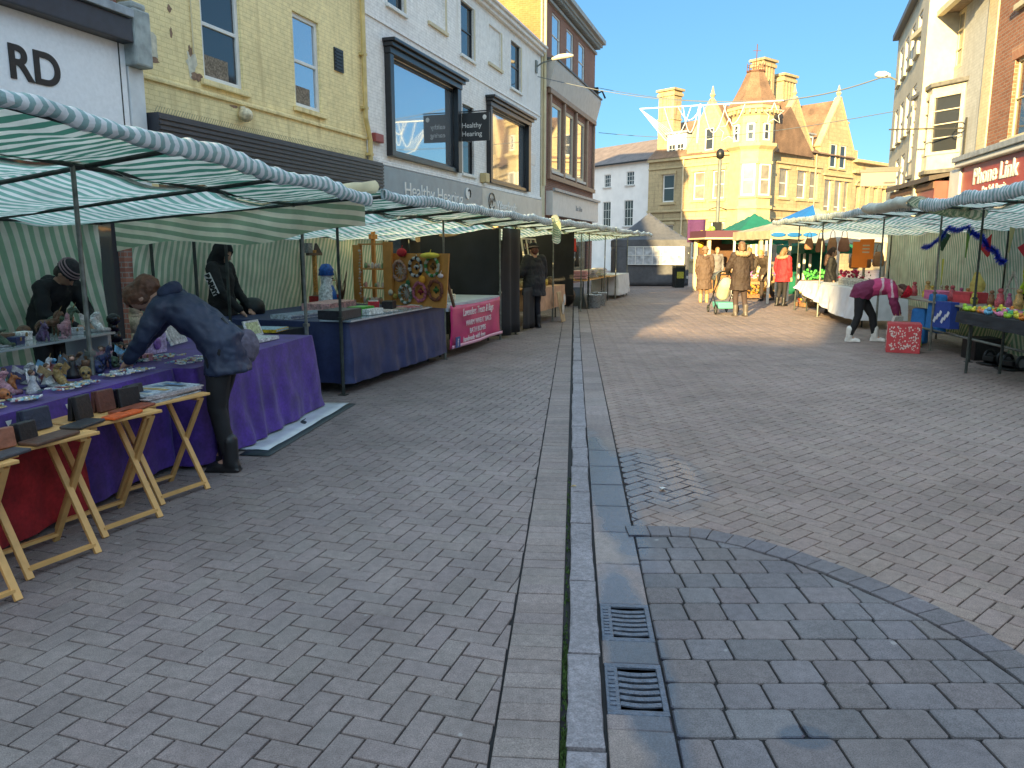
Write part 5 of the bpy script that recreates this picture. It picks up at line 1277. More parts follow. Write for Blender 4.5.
# the woman bending over the nearest stall
wf=TF.W(-2.22,-.17)
person('woman in navy waxed jacket and black leggings bending far over the figurine tables',wf,(-.99,.02),dict(
  P=(0,-.06,.93),W=(0,.06,1.05),C=(-.01,.22,1.17),N=(-.02,.37,1.26),H=(-.02,.50,1.26),SL=(-.17,.31,1.20),SR=(.15,.31,1.24),
  EL=(-.22,.42,1.0),ER=(.2,.52,1.03),HL=(-.17,.56,.83),HR=(.12,.68,.84),TL=(-.09,-.06,.90),TR=(.09,-.06,.90),KL=(-.11,-.02,.48),KR=(.1,.05,.48),AL=(-.12,-.1,.08),AR=(.1,.02,.08),look=(0,.75,-.65)),
  coat=(.016,.028,.065),coat_mat=quilt('navy_waxed_cloth',(.016,.026,.060)),coat_hem=.70,coat_flare=1.08,hood=(.015,.024,.055),trouser=(.008,.008,.010),shoe=(.012,.012,.014),hair=(.13,.055,.028),hairlen=.06,hair_big=1.08)
bg_=thing('shoulder_bag','small grey quilted bag at the bending woman\'s hip','bag',(wf[0]+.20,wf[1]+.06,.90),R(70))
o=MB();o.ball((0,0,0),(.12,.065,.13),16,10);remesh(o,'bag_body',mat('grey_quilt',(.10,.09,.13),.8,noise=[(20,.3)],bump=(45,.8)),bg_,.012,2,(.05,.02))
o=MB();o.tube([(-.10,.02,.10),(-.12,.05,.16),(-.14,.09,.22)],.012,6);o.build('strap',BLACK_METAL,bg_)
# stallholders of the first two stalls
person('man in black hooded jacket and striped beanie, stooping behind the figurine stall',(-4.36,7.22),(.96,-.25),dict(C=(0,.10,1.22),N=(0,.19,1.36),H=(0,.29,1.43),SL=(-.19,.16,1.30),SR=(.19,.16,1.30),EL=(-.26,.22,1.05),ER=(.25,.22,1.05),HL=(-.12,.42,.95),HR=(.12,.44,.95),look=(0,.8,-.6)),
  coat=(.010,.010,.013),coat_hem=.75,coat_flare=1.1,hood=(.011,.011,.014),hat=(.035,.03,.035),cap_stripes=(.33,.22,.24),hair=(.05,.035,.03),scale=.97)
pj=person('person in black hoodie with the hood up and a white lettered panel on the sleeve',(-3.58,9.55),(.98,-.18),dict(look=(0,1,-.35),H=(0,.06,1.56),ER=(.26,.13,1.12),HR=(.18,.34,.88),HL=(-.18,.26,.88),EL=(-.24,.05,1.12)),
  coat=(.008,.008,.010),coat_hem=.80,coat_flare=1.08,hood=(.008,.008,.010),hood_up=True,hair=None,scale=1.0)
sl_=MB();sl_.box((.333,.075,1.20),(.008,.085,.27),rx=R(24));pn=sl_.build('sleeve_panel',mat('print_white',(.7,.7,.72),.6),pj[0])
q_=text('BARMY',.082,BLACK_METAL,pn,(0,0,0),ext=.002,weight=.006)
Mx=Matrix.Translation((.339,.075,1.20))@Matrix.Rotation(R(24),4,'X')@Matrix(((0,0,1,0),(0,1,0,0),(-1,0,0,0),(0,0,0,1)))@Matrix.Translation((-.125,-.03,0))
q_.matrix_local=Mx
# the rest of the crowd
p4=person('shopper in black parka with a tan waist band and dark trousers, at the black drapes',(.46,16.05),(-.55,.83),dict(HL=(-.3,.2,1.02),EL=(-.29,.02,1.12),KL=(-.09,.03,.49)),coat=(.018,.020,.026),coat_hem=.66,coat_flare=1.12,hood=(.02,.022,.028),trouser=(.010,.011,.018),hair=(.10,.03,.02),hat=(.012,.012,.016),scale=1.02,bulk=1.28)
o=MB();o.lathe([(.188,-.03),(.19,.03)],(0,0,.93),20,sy=.83);o.build('waist_band',mat('tan_band',(.42,.25,.15),.7),p4[0],smooth=True)
person('person in long beige coat and tan boots walking away past the grey gazebo',(5.92,23.9),(.1,1),bulk=1.15,coat=(.095,.06,.042),coat_hem=.42,coat_flare=1.12,hood=(.09,.056,.04),trouser=(.20,.12,.06),shoe=(.42,.26,.12),hair=(.14,.08,.04),hat=(.22,.14,.09),scale=1.0)
person('woman in brown belted coat with pale fur hood pushing a pushchair',(5.58,18.95),(-.05,1),dict(HL=(-.2,.34,.98),EL=(-.27,.1,1.1),HR=(.2,.3,.98),ER=(.27,.08,1.1),KR=(.1,.0,.49),AR=(.11,-.12,.09)),bulk=1.12,coat=(.033,.020,.015),coat_hem=.60,coat_flare=1.2,furhood=(.30,.22,.13),trouser=(.045,.028,.026),shoe=(.10,.085,.075),hair=(.14,.08,.035),scale=1.06)
person('woman in bright red jacket and black leggings facing the flower stall',(7.80,22.4),(.8,.6),dict(KL=(-.09,.04,.49),AL=(-.1,-.06,.08)),bulk=1.12,coat=(.45,.018,.025),coat_hem=.72,coat_flare=1.1,furhood=(.3,.2,.1),trouser=(.015,.013,.016),hair=(.2,.12,.05),hairlen=.16,scale=.98)
person('person in dark brown coat leaning sideways between the pushchair and the red jacket',(8.02,24.6),(-.7,-.7),dict(C=(0,.16,1.22),N=(0,.27,1.35),H=(0,.36,1.43),SL=(-.18,.22,1.3),SR=(.18,.22,1.3),EL=(-.22,.3,1.02),ER=(.22,.3,1.02),HL=(-.15,.42,.82),HR=(.15,.42,.82),KL=(-.1,-.08,.49),AL=(-.12,-.3,.1),look=(0,.8,-.5)),coat=(.045,.03,.02),coat_hem=.62,coat_flare=1.25,hood=(.4,.25,.14),trouser=(.04,.026,.02),hair=(.4,.24,.09),scale=1.03)
person('woman with long dark auburn hair in black, behind the white sheet table',(8.15,19.9),(.9,-.4),coat=(.008,.008,.010),coat_hem=.5,hair=(.05,.022,.015),hairlen=.30,scale=.98)
person('person in pink and maroon striped jacket and bright red hat bending over bags',(6.28,13.55),(.93,-.36),dict(
  P=(0,-.16,.86),W=(0,.0,.95),C=(0,.2,.98),N=(0,.38,.96),H=(0,.50,.90),SL=(-.18,.32,.95),SR=(.18,.32,.95),EL=(-.2,.40,.70),ER=(.2,.36,.70),HL=(-.1,.48,.50),HR=(.16,.42,.48),
  TL=(-.10,-.17,.84),TR=(.10,-.17,.84),KL=(-.11,.06,.46),KR=(.12,-.18,.46),AL=(-.12,.12,.08),AR=(.13,-.30,.08),look=(0,.6,-.9)),coat=(.50,.055,.16),coat_hem=.82,hat=(.55,.012,.03),hair=(.08,.03,.02),trouser=(.010,.010,.012),shoe=(.68,.66,.62),scale=1.0,
  coat_mat=pink_jacket(),bulk=1.12)
o=thing('paper_bag','white printed paper bag held low by the pink-jacketed person','bag',(6.62,13.22,.42),R(20))
b=MB();b.box((0,0,0),(.2,.05,.14),rx=R(15));b.build('bag_body',mat('paper_white',(.62,.6,.55),.6,noise=[(20,.25)]),o,bevel=.008)
b=MB();b.tube([(-.05,0,.07),(-.03,0,.15),(.03,0,.15),(.05,0,.07)],.005,6);b.build('handle',WOOD,o)
person('steward in yellow hi-vis top and black trousers behind the right-hand stalls',(8.95,13.35),(-.6,.8),coat=(.50,.72,.03),coat_hem=.86,trouser=(.010,.010,.012),hair=(.08,.05,.03),scale=1.0)
person('shopper in dark brown coat beside the green gazebo, far down the market',(9.2,30.2),(-.4,1),coat=(.07,.04,.025),coat_hem=.55,hair=(.3,.16,.06),scale=1.0)
person('person in grey jacket serving under the green gazebo',(7.75,29.5),(.1,-1),coat=(.16,.15,.15),coat_hem=.75,hair=(.35,.2,.08),scale=1.0)
# pushchair
pc=thing('pushchair','black framed pushchair with cream seat and turquoise basket','pushchair',(5.38,19.75,0),R(2))
b=MB()
for s_ in (-1,1):
    b.tube([(s_*.24,-.55,1.0),(s_*.24,-.3,.78),(s_*.24,.15,.35),(s_*.24,.42,.1)],.014,6);b.tube([(s_*.24,-.32,.1),(s_*.24,.02,.48),(s_*.24,-.05,.95)],.014,6)
b.tube([(-.24,-.55,1.0),(.24,-.55,1.0)],.017,6);b.build('frame',BLACK_METAL,pc)
for x,y,r in ((-.27,-.34,.13),(.27,-.34,.13),(-.24,.42,.10),(.24,.42,.10)):
    b=MB();b.tube([(x,y+r*.86*math.cos(2*PI*i/18),r+r*.86*math.sin(2*PI*i/18)) for i in range(18)],r*.14,6,closed=True);w_=b.build('wheel',BLACK_METAL,pc,smooth=True)
    b=MB()
    for i in range(6):
        a=2*PI*i/6;b.bar((x,y,r),(x,y+r*.8*math.cos(a),r+r*.8*math.sin(a)),.01)
    b.build('spokes',STEEL,w_)
b=MB();b.caps([(0,-.2,.75),(0,.0,.5),(0,.2,.48)],[.18,.17,.13]);remesh(b,'seat',mat('cream_fabric',(.45,.42,.30),.8),pc,.02,2)
b=MB();b.grid(12,6,lambda u,v:((.25*math.cos(PI*u),-.1+.3*math.sin(PI*v*.9)*1,.85+.24*math.sin(PI*u)*math.cos(v*.6)),(0,0)));b.build('sunshade',mat('grey_hood',(.10,.11,.10),.7),pc,smooth=True,solid=.006)
b=MB();b.box((0,-.08,.22),(.40,.5,.16),taper=1.1);b.build('basket',mat('turquoise_fabric',(.10,.36,.33),.7),pc,bevel=.03)
# ------------------------------------------------------------------ goods on the nearest stall
random.seed(5)
NAMED={'white':(.68,.67,.66),'sky blue':(.13,.32,.50),'orange':(.38,.13,.04),'purple':(.09,.055,.13),'dark red':(.14,.03,.03),'black':(.012,.012,.015),'gold':(.26,.17,.06),'green':(.06,.10,.06),'pink':(.40,.20,.24),'silver grey':(.42,.43,.45),'bronze':(.14,.075,.04),'navy':(.02,.03,.10)}
def place(fr,x,y,z,rz=0): return fr.W(x,y,z),fr.rz+rz
def goods(fr,name,label,cat,x,y,z,rz,parts,group,s=1.0):
    """parts: (name, MB, material, smooth)"""
    loc,r=place(fr,x,y,z,rz)
    if len(parts)==1:
        n,mb,m,sm=parts[0];o=mb.build(name,m,None,smooth=sm);o.location=loc;o.rotation_euler=(0,0,r);o.scale=(s,)*3;return tag(o,label,cat,group)
    t=thing(name,label,cat,loc,r,group);t.scale=(s,)*3
    for n,mb,m,sm in parts: mb.build(n,m,t,smooth=sm)
    return t
def dk(c,k=.6): return tuple(v*k for v in c)
def k_dragon(c):
    b=MB();b.caps([(0,-.05,.02),(0,-.02,.05),(0,.02,.09),(0,.03,.13),(0,.0,.155)],[.03,.035,.03,.02,.018],8,c);b.tube([(0,-.05,.02),(.05,-.09,.015),(.10,-.05,.015),(.11,.02,.015)],[.025,.018,.012,.003],6,dk(c));b.ball((0,-.02,.16),(.018,.03,.016),8,6,c)
    w=MB()
    for s in (-1,1):w.prism([(s*.02,.02,.10),(s*.10,.06,.17),(s*.13,.05,.12),(s*.09,.04,.10),(s*.08,.03,.07)],(0,0,0),(0,.006,0),dk(c,.75))
    f=MB();f.lathe([(.075,0),(.08,.01),(.06,.02)],(0,0,0),12,dk(NAMED['silver grey'],.6))
    return [('body',b,PAINTED,True),('wings',w,PAINTED,False),('base',f,PAINTED,True)]
def k_unicorn(c):
    b=MB();b.caps([(-.06,0,.11),(0,0,.112),(.055,0,.12)],[.033,.03,.035],10,c)
    for x in (-.065,-.05,.045,.06):
        y=.018 if x in(-.065,.045) else -.018;b.caps([(x,y,.09),(x+.005,y,.045),(x,y,.004)],[.016,.010,.010],6,c)
    b.caps([(.06,0,.125),(.085,0,.175),(.115,0,.185),(.135,0,.165)],[.026,.02,.018,.012],8,c);b.tube([(.095,0,.2),(.125,0,.25)],[.006,.001],6,NAMED['gold']);b.caps([(-.085,0,.12),(-.115,0,.08),(-.11,0,.04)],[.014,.014,.006],6,dk(c,.8));b.caps([(.05,0,.16),(.07,0,.19),(.09,0,.205)],[.012,.014,.010],6,dk(c,.85))
    return [('body',b,PAINTED,True)]
def k_goblet(c):
    b=MB();b.lathe([(.04,0),(.042,.008),(.012,.02),(.010,.07),(.035,.09),(.042,.14),(.038,.142),(.03,.095)],(0,0,0),14,c);b.ball((0,0,.05),(.018,.018,.014),8,6,dk(c));return [('cup',b,PAINTED,True)]
def k_fairy(c):
    b=MB();b.lathe([(.06,0),(.05,.03),(.022,.10),(.028,.13),(.012,.145)],(0,0,0),12,c);b.ball((0,0,.165),.022,10,8,(.5,.3,.22));b.ball((0,.006,.172),(.026,.024,.022),10,8,dk(NAMED['bronze']))
    w=MB()
    for s in (-1,1):w.prism([(s*.01,.02,.12),(s*.09,.035,.19),(s*.10,.035,.13),(s*.05,.03,.09)],(0,0,0),(0,.004,0),tuple(min(.8,v*1.5+.1) for v in c))
    return [('figure',b,PAINTED,True),('wings',w,PAINTED,False)]
def k_skull(c):
    b=MB();b.ball((0,0,.062),(.045,.055,.05),14,10,c);b.box((0,-.035,.025),(.05,.04,.035),col=c,taper=1.1)
    e=MB()
    for s in (-1,1):e.ball((s*.018,-.048,.062),(.012,.01,.012),8,6,(.01,.01,.01))
    e.ball((0,-.056,.043),(.006,.005,.008),6,5,(.01,.01,.01));return [('skull',b,PAINTED,True),('eye_sockets',e,PAINTED,True)]
def k_ball(c):
    b=MB();b.ball((0,0,.085),.055,16,12,c)
    f=MB();f.lathe([(.05,0),(.045,.015),(.028,.03),(.04,.045)],(0,0,0),12,dk(NAMED['bronze']));return [('globe',b,PAINTED,True),('stand',f,PAINTED,True)]
def k_box(c):
    b=MB();b.bx(-.06,.06,-.045,.045,0,.055,c);b.bx(-.064,.064,-.049,.049,.056,.075,dk(c,1.3));b.bx(-.01,.01,-.052,-.046,.035,.07,NAMED['gold']);return [('casket',b,PAINTED,False)]
def k_wolf(c):
    b=MB();b.caps([(0,.04,.03),(0,0,.07),(0,-.02,.12)],[.045,.04,.028],8,c);b.ball((0,-.035,.14),(.026,.034,.026),8,6,c);b.caps([(0,-.05,.135),(0,-.085,.125)],[.016,.009],6,dk(c,.8))
    for s in (-1,1):b.tube([(s*.016,-.02,.155),(s*.02,-.015,.19)],[.010,.001],5,c);b.caps([(s*.022,-.03,.08),(s*.024,-.045,.01)],[.014,.012],6,c)
    return [('body',b,PAINTED,True)]
KINDS={'dragon':(k_dragon,'figurine'),'horned horse':(k_unicorn,'figurine'),'goblet':(k_goblet,'goblet'),'winged fairy':(k_fairy,'figurine'),'skull':(k_skull,'ornament'),'casket':(k_box,'trinket box'),'sitting wolf':(k_wolf,'figurine')}
# glass topped riser at the back of the table
rz_=thing('display_riser','low glass-topped display riser along the back of the figurine table','display stand',TF.W(-3.2,1.0,.75),TF.rz)
o=MB();o.bx(-1.25,1.25,-.2,.2,.21,.225);o.build('shelf',mat('glass_shelf',(.35,.4,.42),.1,spec=.8),rz_)
for x in (-1.2,0,1.2):
    o=MB();o.bx(x-.02,x+.02,-.18,.18,0,.21);o.build('upright',mat('acrylic',(.4,.42,.45),.15),rz_)
slots=[]
for r,(y,z,n) in enumerate(((1.12,.976,17),(.94,.976,16),(.76,.755,22),(.60,.755,21),(.45,.755,12))):
    for i in range(n):slots.append((-4.45+ 2.5*i/(n-1)+random.uniform(-.04,.04)+0,y+random.uniform(-.05,.05)-(.06 if r>1 else 0),z,r))
combos=[(c,k) for c in NAMED for k in KINDS];random.shuffle(combos)
rows=('at the back of the glass riser','at the front of the glass riser','in the middle row of the figurine table','in the second row of figurines','in the front row of figurines')
for (x,y,z,r),(c,k) in zip(slots,combos):
    fn,cat=KINDS[k]
    goods(TF,k.replace(' on stand','').replace(' ','_')+('_figurine' if cat=='figurine' else ''),f'small {c} {k} {rows[r]}'.replace('small','small'),cat,x,y,z,random.uniform(-.9,.9),fn(NAMED[c]),'figurines and ornaments on the nearest stall',random.uniform(.62,.95)*(1.1 if r==0 else .95))
# flat trays of jewellery along the near edge
def tray(fr,label,x,y,z,w,d,base,cols,n,group,rz=0):
    t=goods(fr,'jewellery_tray',label,'tray',x,y,z,rz,[('tray',MB().bx(-w/2,w/2,-d/2,d/2,0,.012,base).bx(-w/2,w/2,-d/2,-d/2+.012,.0125,.028,dk(base,.8)).bx(-w/2,w/2,d/2-.012,d/2,.0125,.028,dk(base,.8)),PAINTED,False),('jewellery',MB(),PAINTED,True)],group)
    mb=MB()
    for i in range(n):
        a=random.uniform(-w/2+.03,w/2-.03);b=random.uniform(-d/2+.03,d/2-.03);c=random.choice(cols);r=random.uniform(.012,.026)
        mb.tube([(a+r*math.cos(q*PI/4),b+r*.8*math.sin(q*PI/4),.017) for q in range(8)],.004,5,c,closed=True)
        if random.random()<.5:mb.ball((a,b-r,.02),.008,6,5,random.choice(cols))
    j=kids(t)[-1];old=j.data;nm=mb.build('jewellery',PAINTED,t,smooth=True);bpy.data.objects.remove(j)
SV=[(.5,.5,.52),(.35,.35,.38),(.5,.4,.2),(.2,.4,.5),(.6,.6,.6)]
for i,(x,y,w,d,base,lab) in enumerate(((-4.75,.13,.46,.22,(.02,.02,.03),'black tray of silver rings nearest the camera on the purple cloth'),(-4.22,.13,.46,.22,(.34,.38,.44),'pale blue tray of chains on the front edge of the figurine table'),(-3.7,.14,.46,.22,(.16,.12,.25),'lilac tray of bracelets on the front edge of the figurine table'),(-3.15,.14,.44,.22,(.30,.33,.36),'light grey tray of pendants beside the canopy post'),(-2.62,.16,.46,.24,(.22,.12,.10),'brown tray of mixed jewellery just past the canopy post'),(-2.0,.16,.5,.24,(.10,.25,.12),'green edged tray of beads under the bending woman\'s hands'),(-1.9,.5,.5,.3,(.35,.30,.40),'mauve tray of brooches behind the bending woman\'s arm'))):
    tray(TF,lab,x,y+(.14 if x<-2.4 else 0),.757,w,d,base,SV+SV+[(.3,.1,.1),(.1,.2,.2)],46,'jewellery trays on the nearest stall')
for i,(x,y,c,lab) in enumerate(((-4.95,.38,(.012,.012,.015),'black gift box with a red figure on its lid, nearest the camera'),(-4.55,.34,(.02,.02,.02),'open black box with pale blue crystals'),(-1.55,.75,(.42,.36,.55),'lilac carton standing at the back of the purple table'))):
    b=MB();b.bx(-.12,.12,-.04,.04,0,.16,c);f=MB();f.ball((0,-.045,.08),(.05,.012,.05),8,6,[(.4,.05,.03),(.2,.45,.55),(.2,.1,.35)][i])
    goods(TF,'gift_box',lab,'box',x,y+(.12 if x<-2.4 else 0),.755,.3-.2*i,[('carton',b,PAINTED,False),('picture',f,PAINTED,True)],'boxes on the nearest stall')
b=MB();b.caps([(0,0,.02),(.02,0,.09),(.0,0,.17),(-.02,0,.22)],[.05,.05,.035,.03],8,(.01,.01,.012));b.caps([(.02,0,.1),(.10,-.03,.03),(.16,-.04,.02)],[.03,.025,.02],8,(.01,.01,.012));b.ball((-.03,-.01,.25),(.035,.045,.04),8,6,(.01,.01,.012))
goods(TF,'panther_statue','shiny black crouching cat statue behind the figurines','statue',-1.75,.95,.755,.4,[('body',b,mat('black_gloss',(.008,.008,.01),.2),True)],'figurines and ornaments on the nearest stall',1.2)
b=MB();b.caps([(0,0,.02),(.01,0,.12),(-.02,0,.24),(-.03,0,.33)],[.05,.055,.05,.03],8,(.5,.38,.25));b.tube([(-.03,0,.33),(-.09,0,.40)],[.03,.012],6,(.02,.02,.05));
goods(TF,'carved_bird','tall carved wooden bird with dark beak behind the bending woman\'s head','statue',-1.35,1.0,.755,.2,[('body',b,PAINTED,True)],'figurines and ornaments on the nearest stall',1.25)
for i,(x,y,w,h,c,lab) in enumerate(((-1.0,.9,.34,.30,(.5,.5,.5),'white framed picture propped up behind the bending woman'),(-.55,.62,.26,.18,(.25,.45,.6),'pale blue picture card propped on the far end of the purple table'),(-.25,.5,.26,.16,(.5,.55,.3),'landscape picture card at the corner of the purple table'),(-.6,.3,.4,.03,(.6,.62,.62),'flat white folder on the far end of the purple table'),(-.3,.82,.2,.2,(.55,.55,.58),'small white carton beside the hooded person'))):
    fl=h<.05
    b=MB();b.box((0,0,h/2+.002),(w,.012 if not fl else .25,h),rx=0 if fl else R(-22),col=(.62,.62,.62));q=MB()
    if fl:q.bx(-w*.4,w*.4,-.1,.1,h+.003,h+.005,c)
    else:q.box((0,-.009,h/2+.004),(w*.78,.006,h*.75),rx=R(-22),col=c)
    goods(TF,'picture_card',lab,'picture',x,y,.755,random.uniform(-.3,.3),[('frame',b,PAINTED,False),('picture',q,PAINTED,False)],'cards and folders on the purple table')
# wallets and cases on the folding tables
WG='leather goods on the folding tables'
def wallet(x,y,w,h,c,lab,rz=0,flatp=False,name='wallet',cat='wallet'):
    b=MB()
    if flatp:b.bx(-w/2,w/2,-h/2,h/2,0,.018,c)
    else:b.box((0,.0,h/2),(w,.03,h),rx=R(-8),col=c);b.box((0,.035,h/2-.004),(w*.98,.03,h*.96),rx=R(6),col=dk(c,.8))
    loc=FS.W(x,y-(.10 if not flatp else .04),.658);o=b.build(name,mat('leather_goods',rough=.45,attr=True,noise=[(30,.25)],bump=(60,.3)),None,bevel=.006);o.location=loc;o.rotation_euler=(0,0,FS.rz+rz);tag(o,lab,cat,WG)
BK=(.012,.012,.014)
for a in ((-4.35,-.80,.13,.09,(.03,.035,.06),'navy wallet standing at the near end of the folding tables',.2),(-4.12,-.80,.10,.10,(.26,.10,.06),'tan brown wallet standing between navy and black ones',-.1),(-3.98,-.78,.11,.10,BK,'black wallet standing right of the tan one',.1),(-3.78,-.62,.16,.12,(.02,.03,.055),'wide dark navy purse standing at the back of the folding tables',0),
          (-3.50,-.64,.12,.14,BK,'tallest black wallet standing upright at the middle folding table',.15),(-3.28,-.58,.12,.13,(.10,.035,.025),'dark brown wallet standing behind the black ones',.0),(-3.12,-.60,.15,.12,BK,'wide black wallet nearest the magazines',-.1),(-2.98,-.52,.13,.11,(.02,.02,.024),'small charcoal wallet tucked beside the magazine stack',.1)):wallet(*a[:6],rz=a[6])
for a in ((-4.25,-1.0,.24,.10,(.05,.05,.06),'dark glasses case lying at the near edge',.1),(-4.40,-.93,.26,.08,(.30,.02,.03),'red glasses case lying behind the dark one',.1),(-3.92,-.92,.28,.12,(.09,.045,.03),'brown flat wallet lying open on the folding table',.1),(-3.62,-.82,.22,.12,(.03,.03,.035),'black flat purse lying before the tall black wallet',.2),(-3.36,-.84,.24,.09,(.62,.10,.015),'bright orange flat purse',.1),(-3.20,-.76,.3,.10,(.24,.06,.03),'rust coloured flat purse behind the orange one',.1)):wallet(*a[:6],rz=a[6],flatp=True,name='glasses_case' if 'case' in a[5] else 'purse',cat='case' if 'case' in a[5] else 'purse')
mg=thing('magazine_stack','stack of glossy magazines on the folding table beside the bending woman','magazines',FS.W(-2.80,-.62,.656),FS.rz)
for i in range(6):
    b=MB();c=random.choice([(.5,.5,.52),(.35,.4,.45),(.4,.35,.35)]);b.bx(-.24,.24,-.15,.15,i*.009,i*.009+.008,c);o=b.build('magazine',PAINTED,mg);o.rotation_euler=(0,0,random.uniform(-.12,.12));o.location=(random.uniform(-.02,.02),random.uniform(-.02,.02),0)
b=MB()
for i in range(9):
    x=-.2+.05*i;b.bx(x,x+.045,-.12+.06*(i%3),.03+.05*(i%2),.0545,.0552,random.choice([(.25,.05,.05),(.1,.2,.35),(.5,.5,.45),(.05,.05,.07),(.45,.3,.1)]))
b.build('cover_picture',PAINTED,mg)
b=MB();b.tube([(.0,0,.0),(.0,-.01,-.09)],.004,6);b.box((0,-.01,-.12),(.04,.006,.06),col=(.6,.6,.6))
goods(FS,'price_tag','white price tag hanging from the nearest folding table','tag',-4.6,-1.11,.655,0,[('tag',b,mat('tag_white',(.6,.6,.6),.5),False)],None)
# white tags pinned along the purple edge
for i,x in enumerate((-3.9,-3.45)):
    b=MB();b.prism([(-.02,0,0),(.02,0,0),(0,0,-.045)],(0,0,0),(0,.003,0));goods(TF,'price_ticket',('white triangular ticket pinned on the purple edge, nearer the camera','white triangular ticket pinned on the purple edge, by the tall black wallet')[i],'ticket',x,.10,.72,0,[('t',b,mat('tag_white',(.6,.6,.6),.5),False)],'tickets pinned to the purple cloth')

# ------------------------------------------------------------------ goods of the wreath stall
WG2='Christmas goods on the wreath stall'
BF=Frame(FS.W(3.28,.5)[:2],130.7)
bd=thing('display_board','wooden pegboard leaning up on the navy table, hung with wreaths','display board',BF.W(.33,0,.815),BF.rz)
o=MB();o.box((0,.05,.37),(1.17,.02,.74),rx=R(-6));o.build('board',MDF,bd)
for x in (-.45,.45):
    o=MB();o.bar((x,.30,0),(x,.1,.55),.03);o.build('strut',DARKWOOD,bd)
def wreath(x,z,r,c,c2,label,fill=None):
    t=thing('wreath',label,'wreath',BF.W(x,-.01+.105*z,.815+z),BF.rz,WG2);b=MB()
    for i in range(30):
        a=2*PI*i/30;b.ball((r*math.cos(a),-.02+random.uniform(-.01,.01),r*math.sin(a)),random.uniform(.018,.028),6,5,c if (i//2)%2 else c2)
    b.build('ring',CLOTHC,t,smooth=False)
    b=MB()
    if fill=='star':
        for i in range(6):
            a=PI*i/6;b.bar((-r*.8*math.cos(a),0,-r*.8*math.sin(a)),(r*.8*math.cos(a),0,r*.8*math.sin(a)),.010,col=(.5,.45,.42))
    else:
        b.caps([(-.035,0,0),(0,0,.02),(.035,0,.0)],[.02,.018,.02],6,fill or c2);b.caps([(0,0,-.03),(.0,0,.04)],[.016,.016],6,dk(fill or c,.6))
    b.tube([(0,0,r),(0,.0,r+.05)],.005,5,c2);b.build('centre',CLOTHC,t,smooth=True)
wreath(-0.04,0.49,.135,(.42,.24,.20),(.36,.22,.16),'brown rattan wreath with a star web on the wooden board','star')
wreath(0.3,0.55,.125,(.015,.015,.02),(.5,.5,.5),'black and white wreath at the top of the wooden board')
wreath(0.63,0.56,.125,(.05,.20,.05),(.40,.38,.30),'green wreath with a yellow scarf above it on the board',(.16,.08,.02))
wreath(0.12,0.17,.125,(.6,.58,.55),(.12,.16,.10),'white and green striped wreath at the bottom of the board','star')
wreath(0.41,0.21,.125,(.42,.12,.20),(.35,.10,.14),'dusky pink wreath at the bottom of the board',(.3,.03,.04))
wreath(0.72,0.24,.13,(.20,.06,.03),(.14,.045,.025),'dark red-brown wreath with green sprig at the board\'s lower right',(.05,.14,.03))
def bauble(x,z,c,lab,nm='bauble',r=.04,sq=1):
    b=MB();b.ball((0,-.03,0),(r,r*.6,r*sq),12,8,c);b.tube([(0,-.03,r*sq),(0,-.01,r*sq+.04)],.004,5,c)
    goods(BF,nm,lab,'decoration',x,-.01+.105*z,.815+z,0,[('b',b,CLOTHC,True)],WG2)
bauble(0.17,0.33,(.02,.12,.05),'dark green bauble at the centre of the wooden board');bauble(0.46,0.38,(.75,.32,.03),'bright orange bauble at the centre of the board',r=.06);bauble(0.82,0.44,(.65,.55,.55),'pale pink oval hanger at the right edge of the board','hanger',.05,.6);bauble(-0.19,0.18,(.65,.55,.42),'cream heart hanger at the left of the board','hanger',.045);bauble(-0.09,0.13,(.4,.28,.06),'mustard bauble at the lower left of the board');bauble(0.0,0.75,(.45,.02,.03),'dark red knitted cap perched on top of the wooden board','knitted_cap',.09,.7);bauble(0.59,0.71,(.75,.62,.08),'yellow knitted scarf draped over the top of the board','scarf',.17,.25)
# wooden shelf unit
su=thing('shelf_unit','wooden shelf unit with ornaments left of the wreath board','shelf unit',BF.W(-.62,.0,.815),BF.rz)
o=MB();o.bx(-.42,-.24,-.02,.02,0,.86);o.build('upright',MDF,su);o=MB();o.bx(.28,.46,-.02,.02,0,.9);o.build('upright',MDF,su)
for i,z in enumerate((.22,.50,.86)):
    o=MB();o.bx(-.24,.28,-.06,.06,z,z+.02);o.build('shelf',MDF,su)
for i in range(26):
    o=MB();z=random.choice((.245,.525,.02));o.ball((random.uniform(-.22,.26),random.uniform(-.05,.03),z+.03),(.025,.025,random.uniform(.03,.06)),6,5,random.choice([(.5,.25,.22),(.6,.5,.45),(.2,.3,.15),(.4,.2,.1),(.5,.45,.4)]));o.build('ornament',CLOTHC,su,smooth=True)
o=MB()
for i in range(16):o.ball((-.22+random.uniform(-.02,.02),-.05,.1+i*.045),.02,6,5,random.choice([(.6,.5,.45),(.5,.3,.2),(.35,.3,.2)]))
o.build('bead_string',CLOTHC,su,smooth=True)
def post_ornament(fr,label,x,y,z,h,c,group=WG2):
    b=MB();b.bar((0,0,0),(0,0,h),.06,.05,col=c);b.bx(-.13,.13,-.02,.02,h*.80,h*.86,c);f=MB();f.box((0,0,.02),(.12,.12,.04),col=dk(c))
    goods(fr,'wooden_cross',label,'ornament',x,y,z,.1,[('cross',b,MDF,False),('foot',f,DARKWOOD,False)],group)
post_ornament(FS,'tall plain wooden cross standing behind the wreath board',3.75,1.15,.8,1.2,(.4,.22,.08))
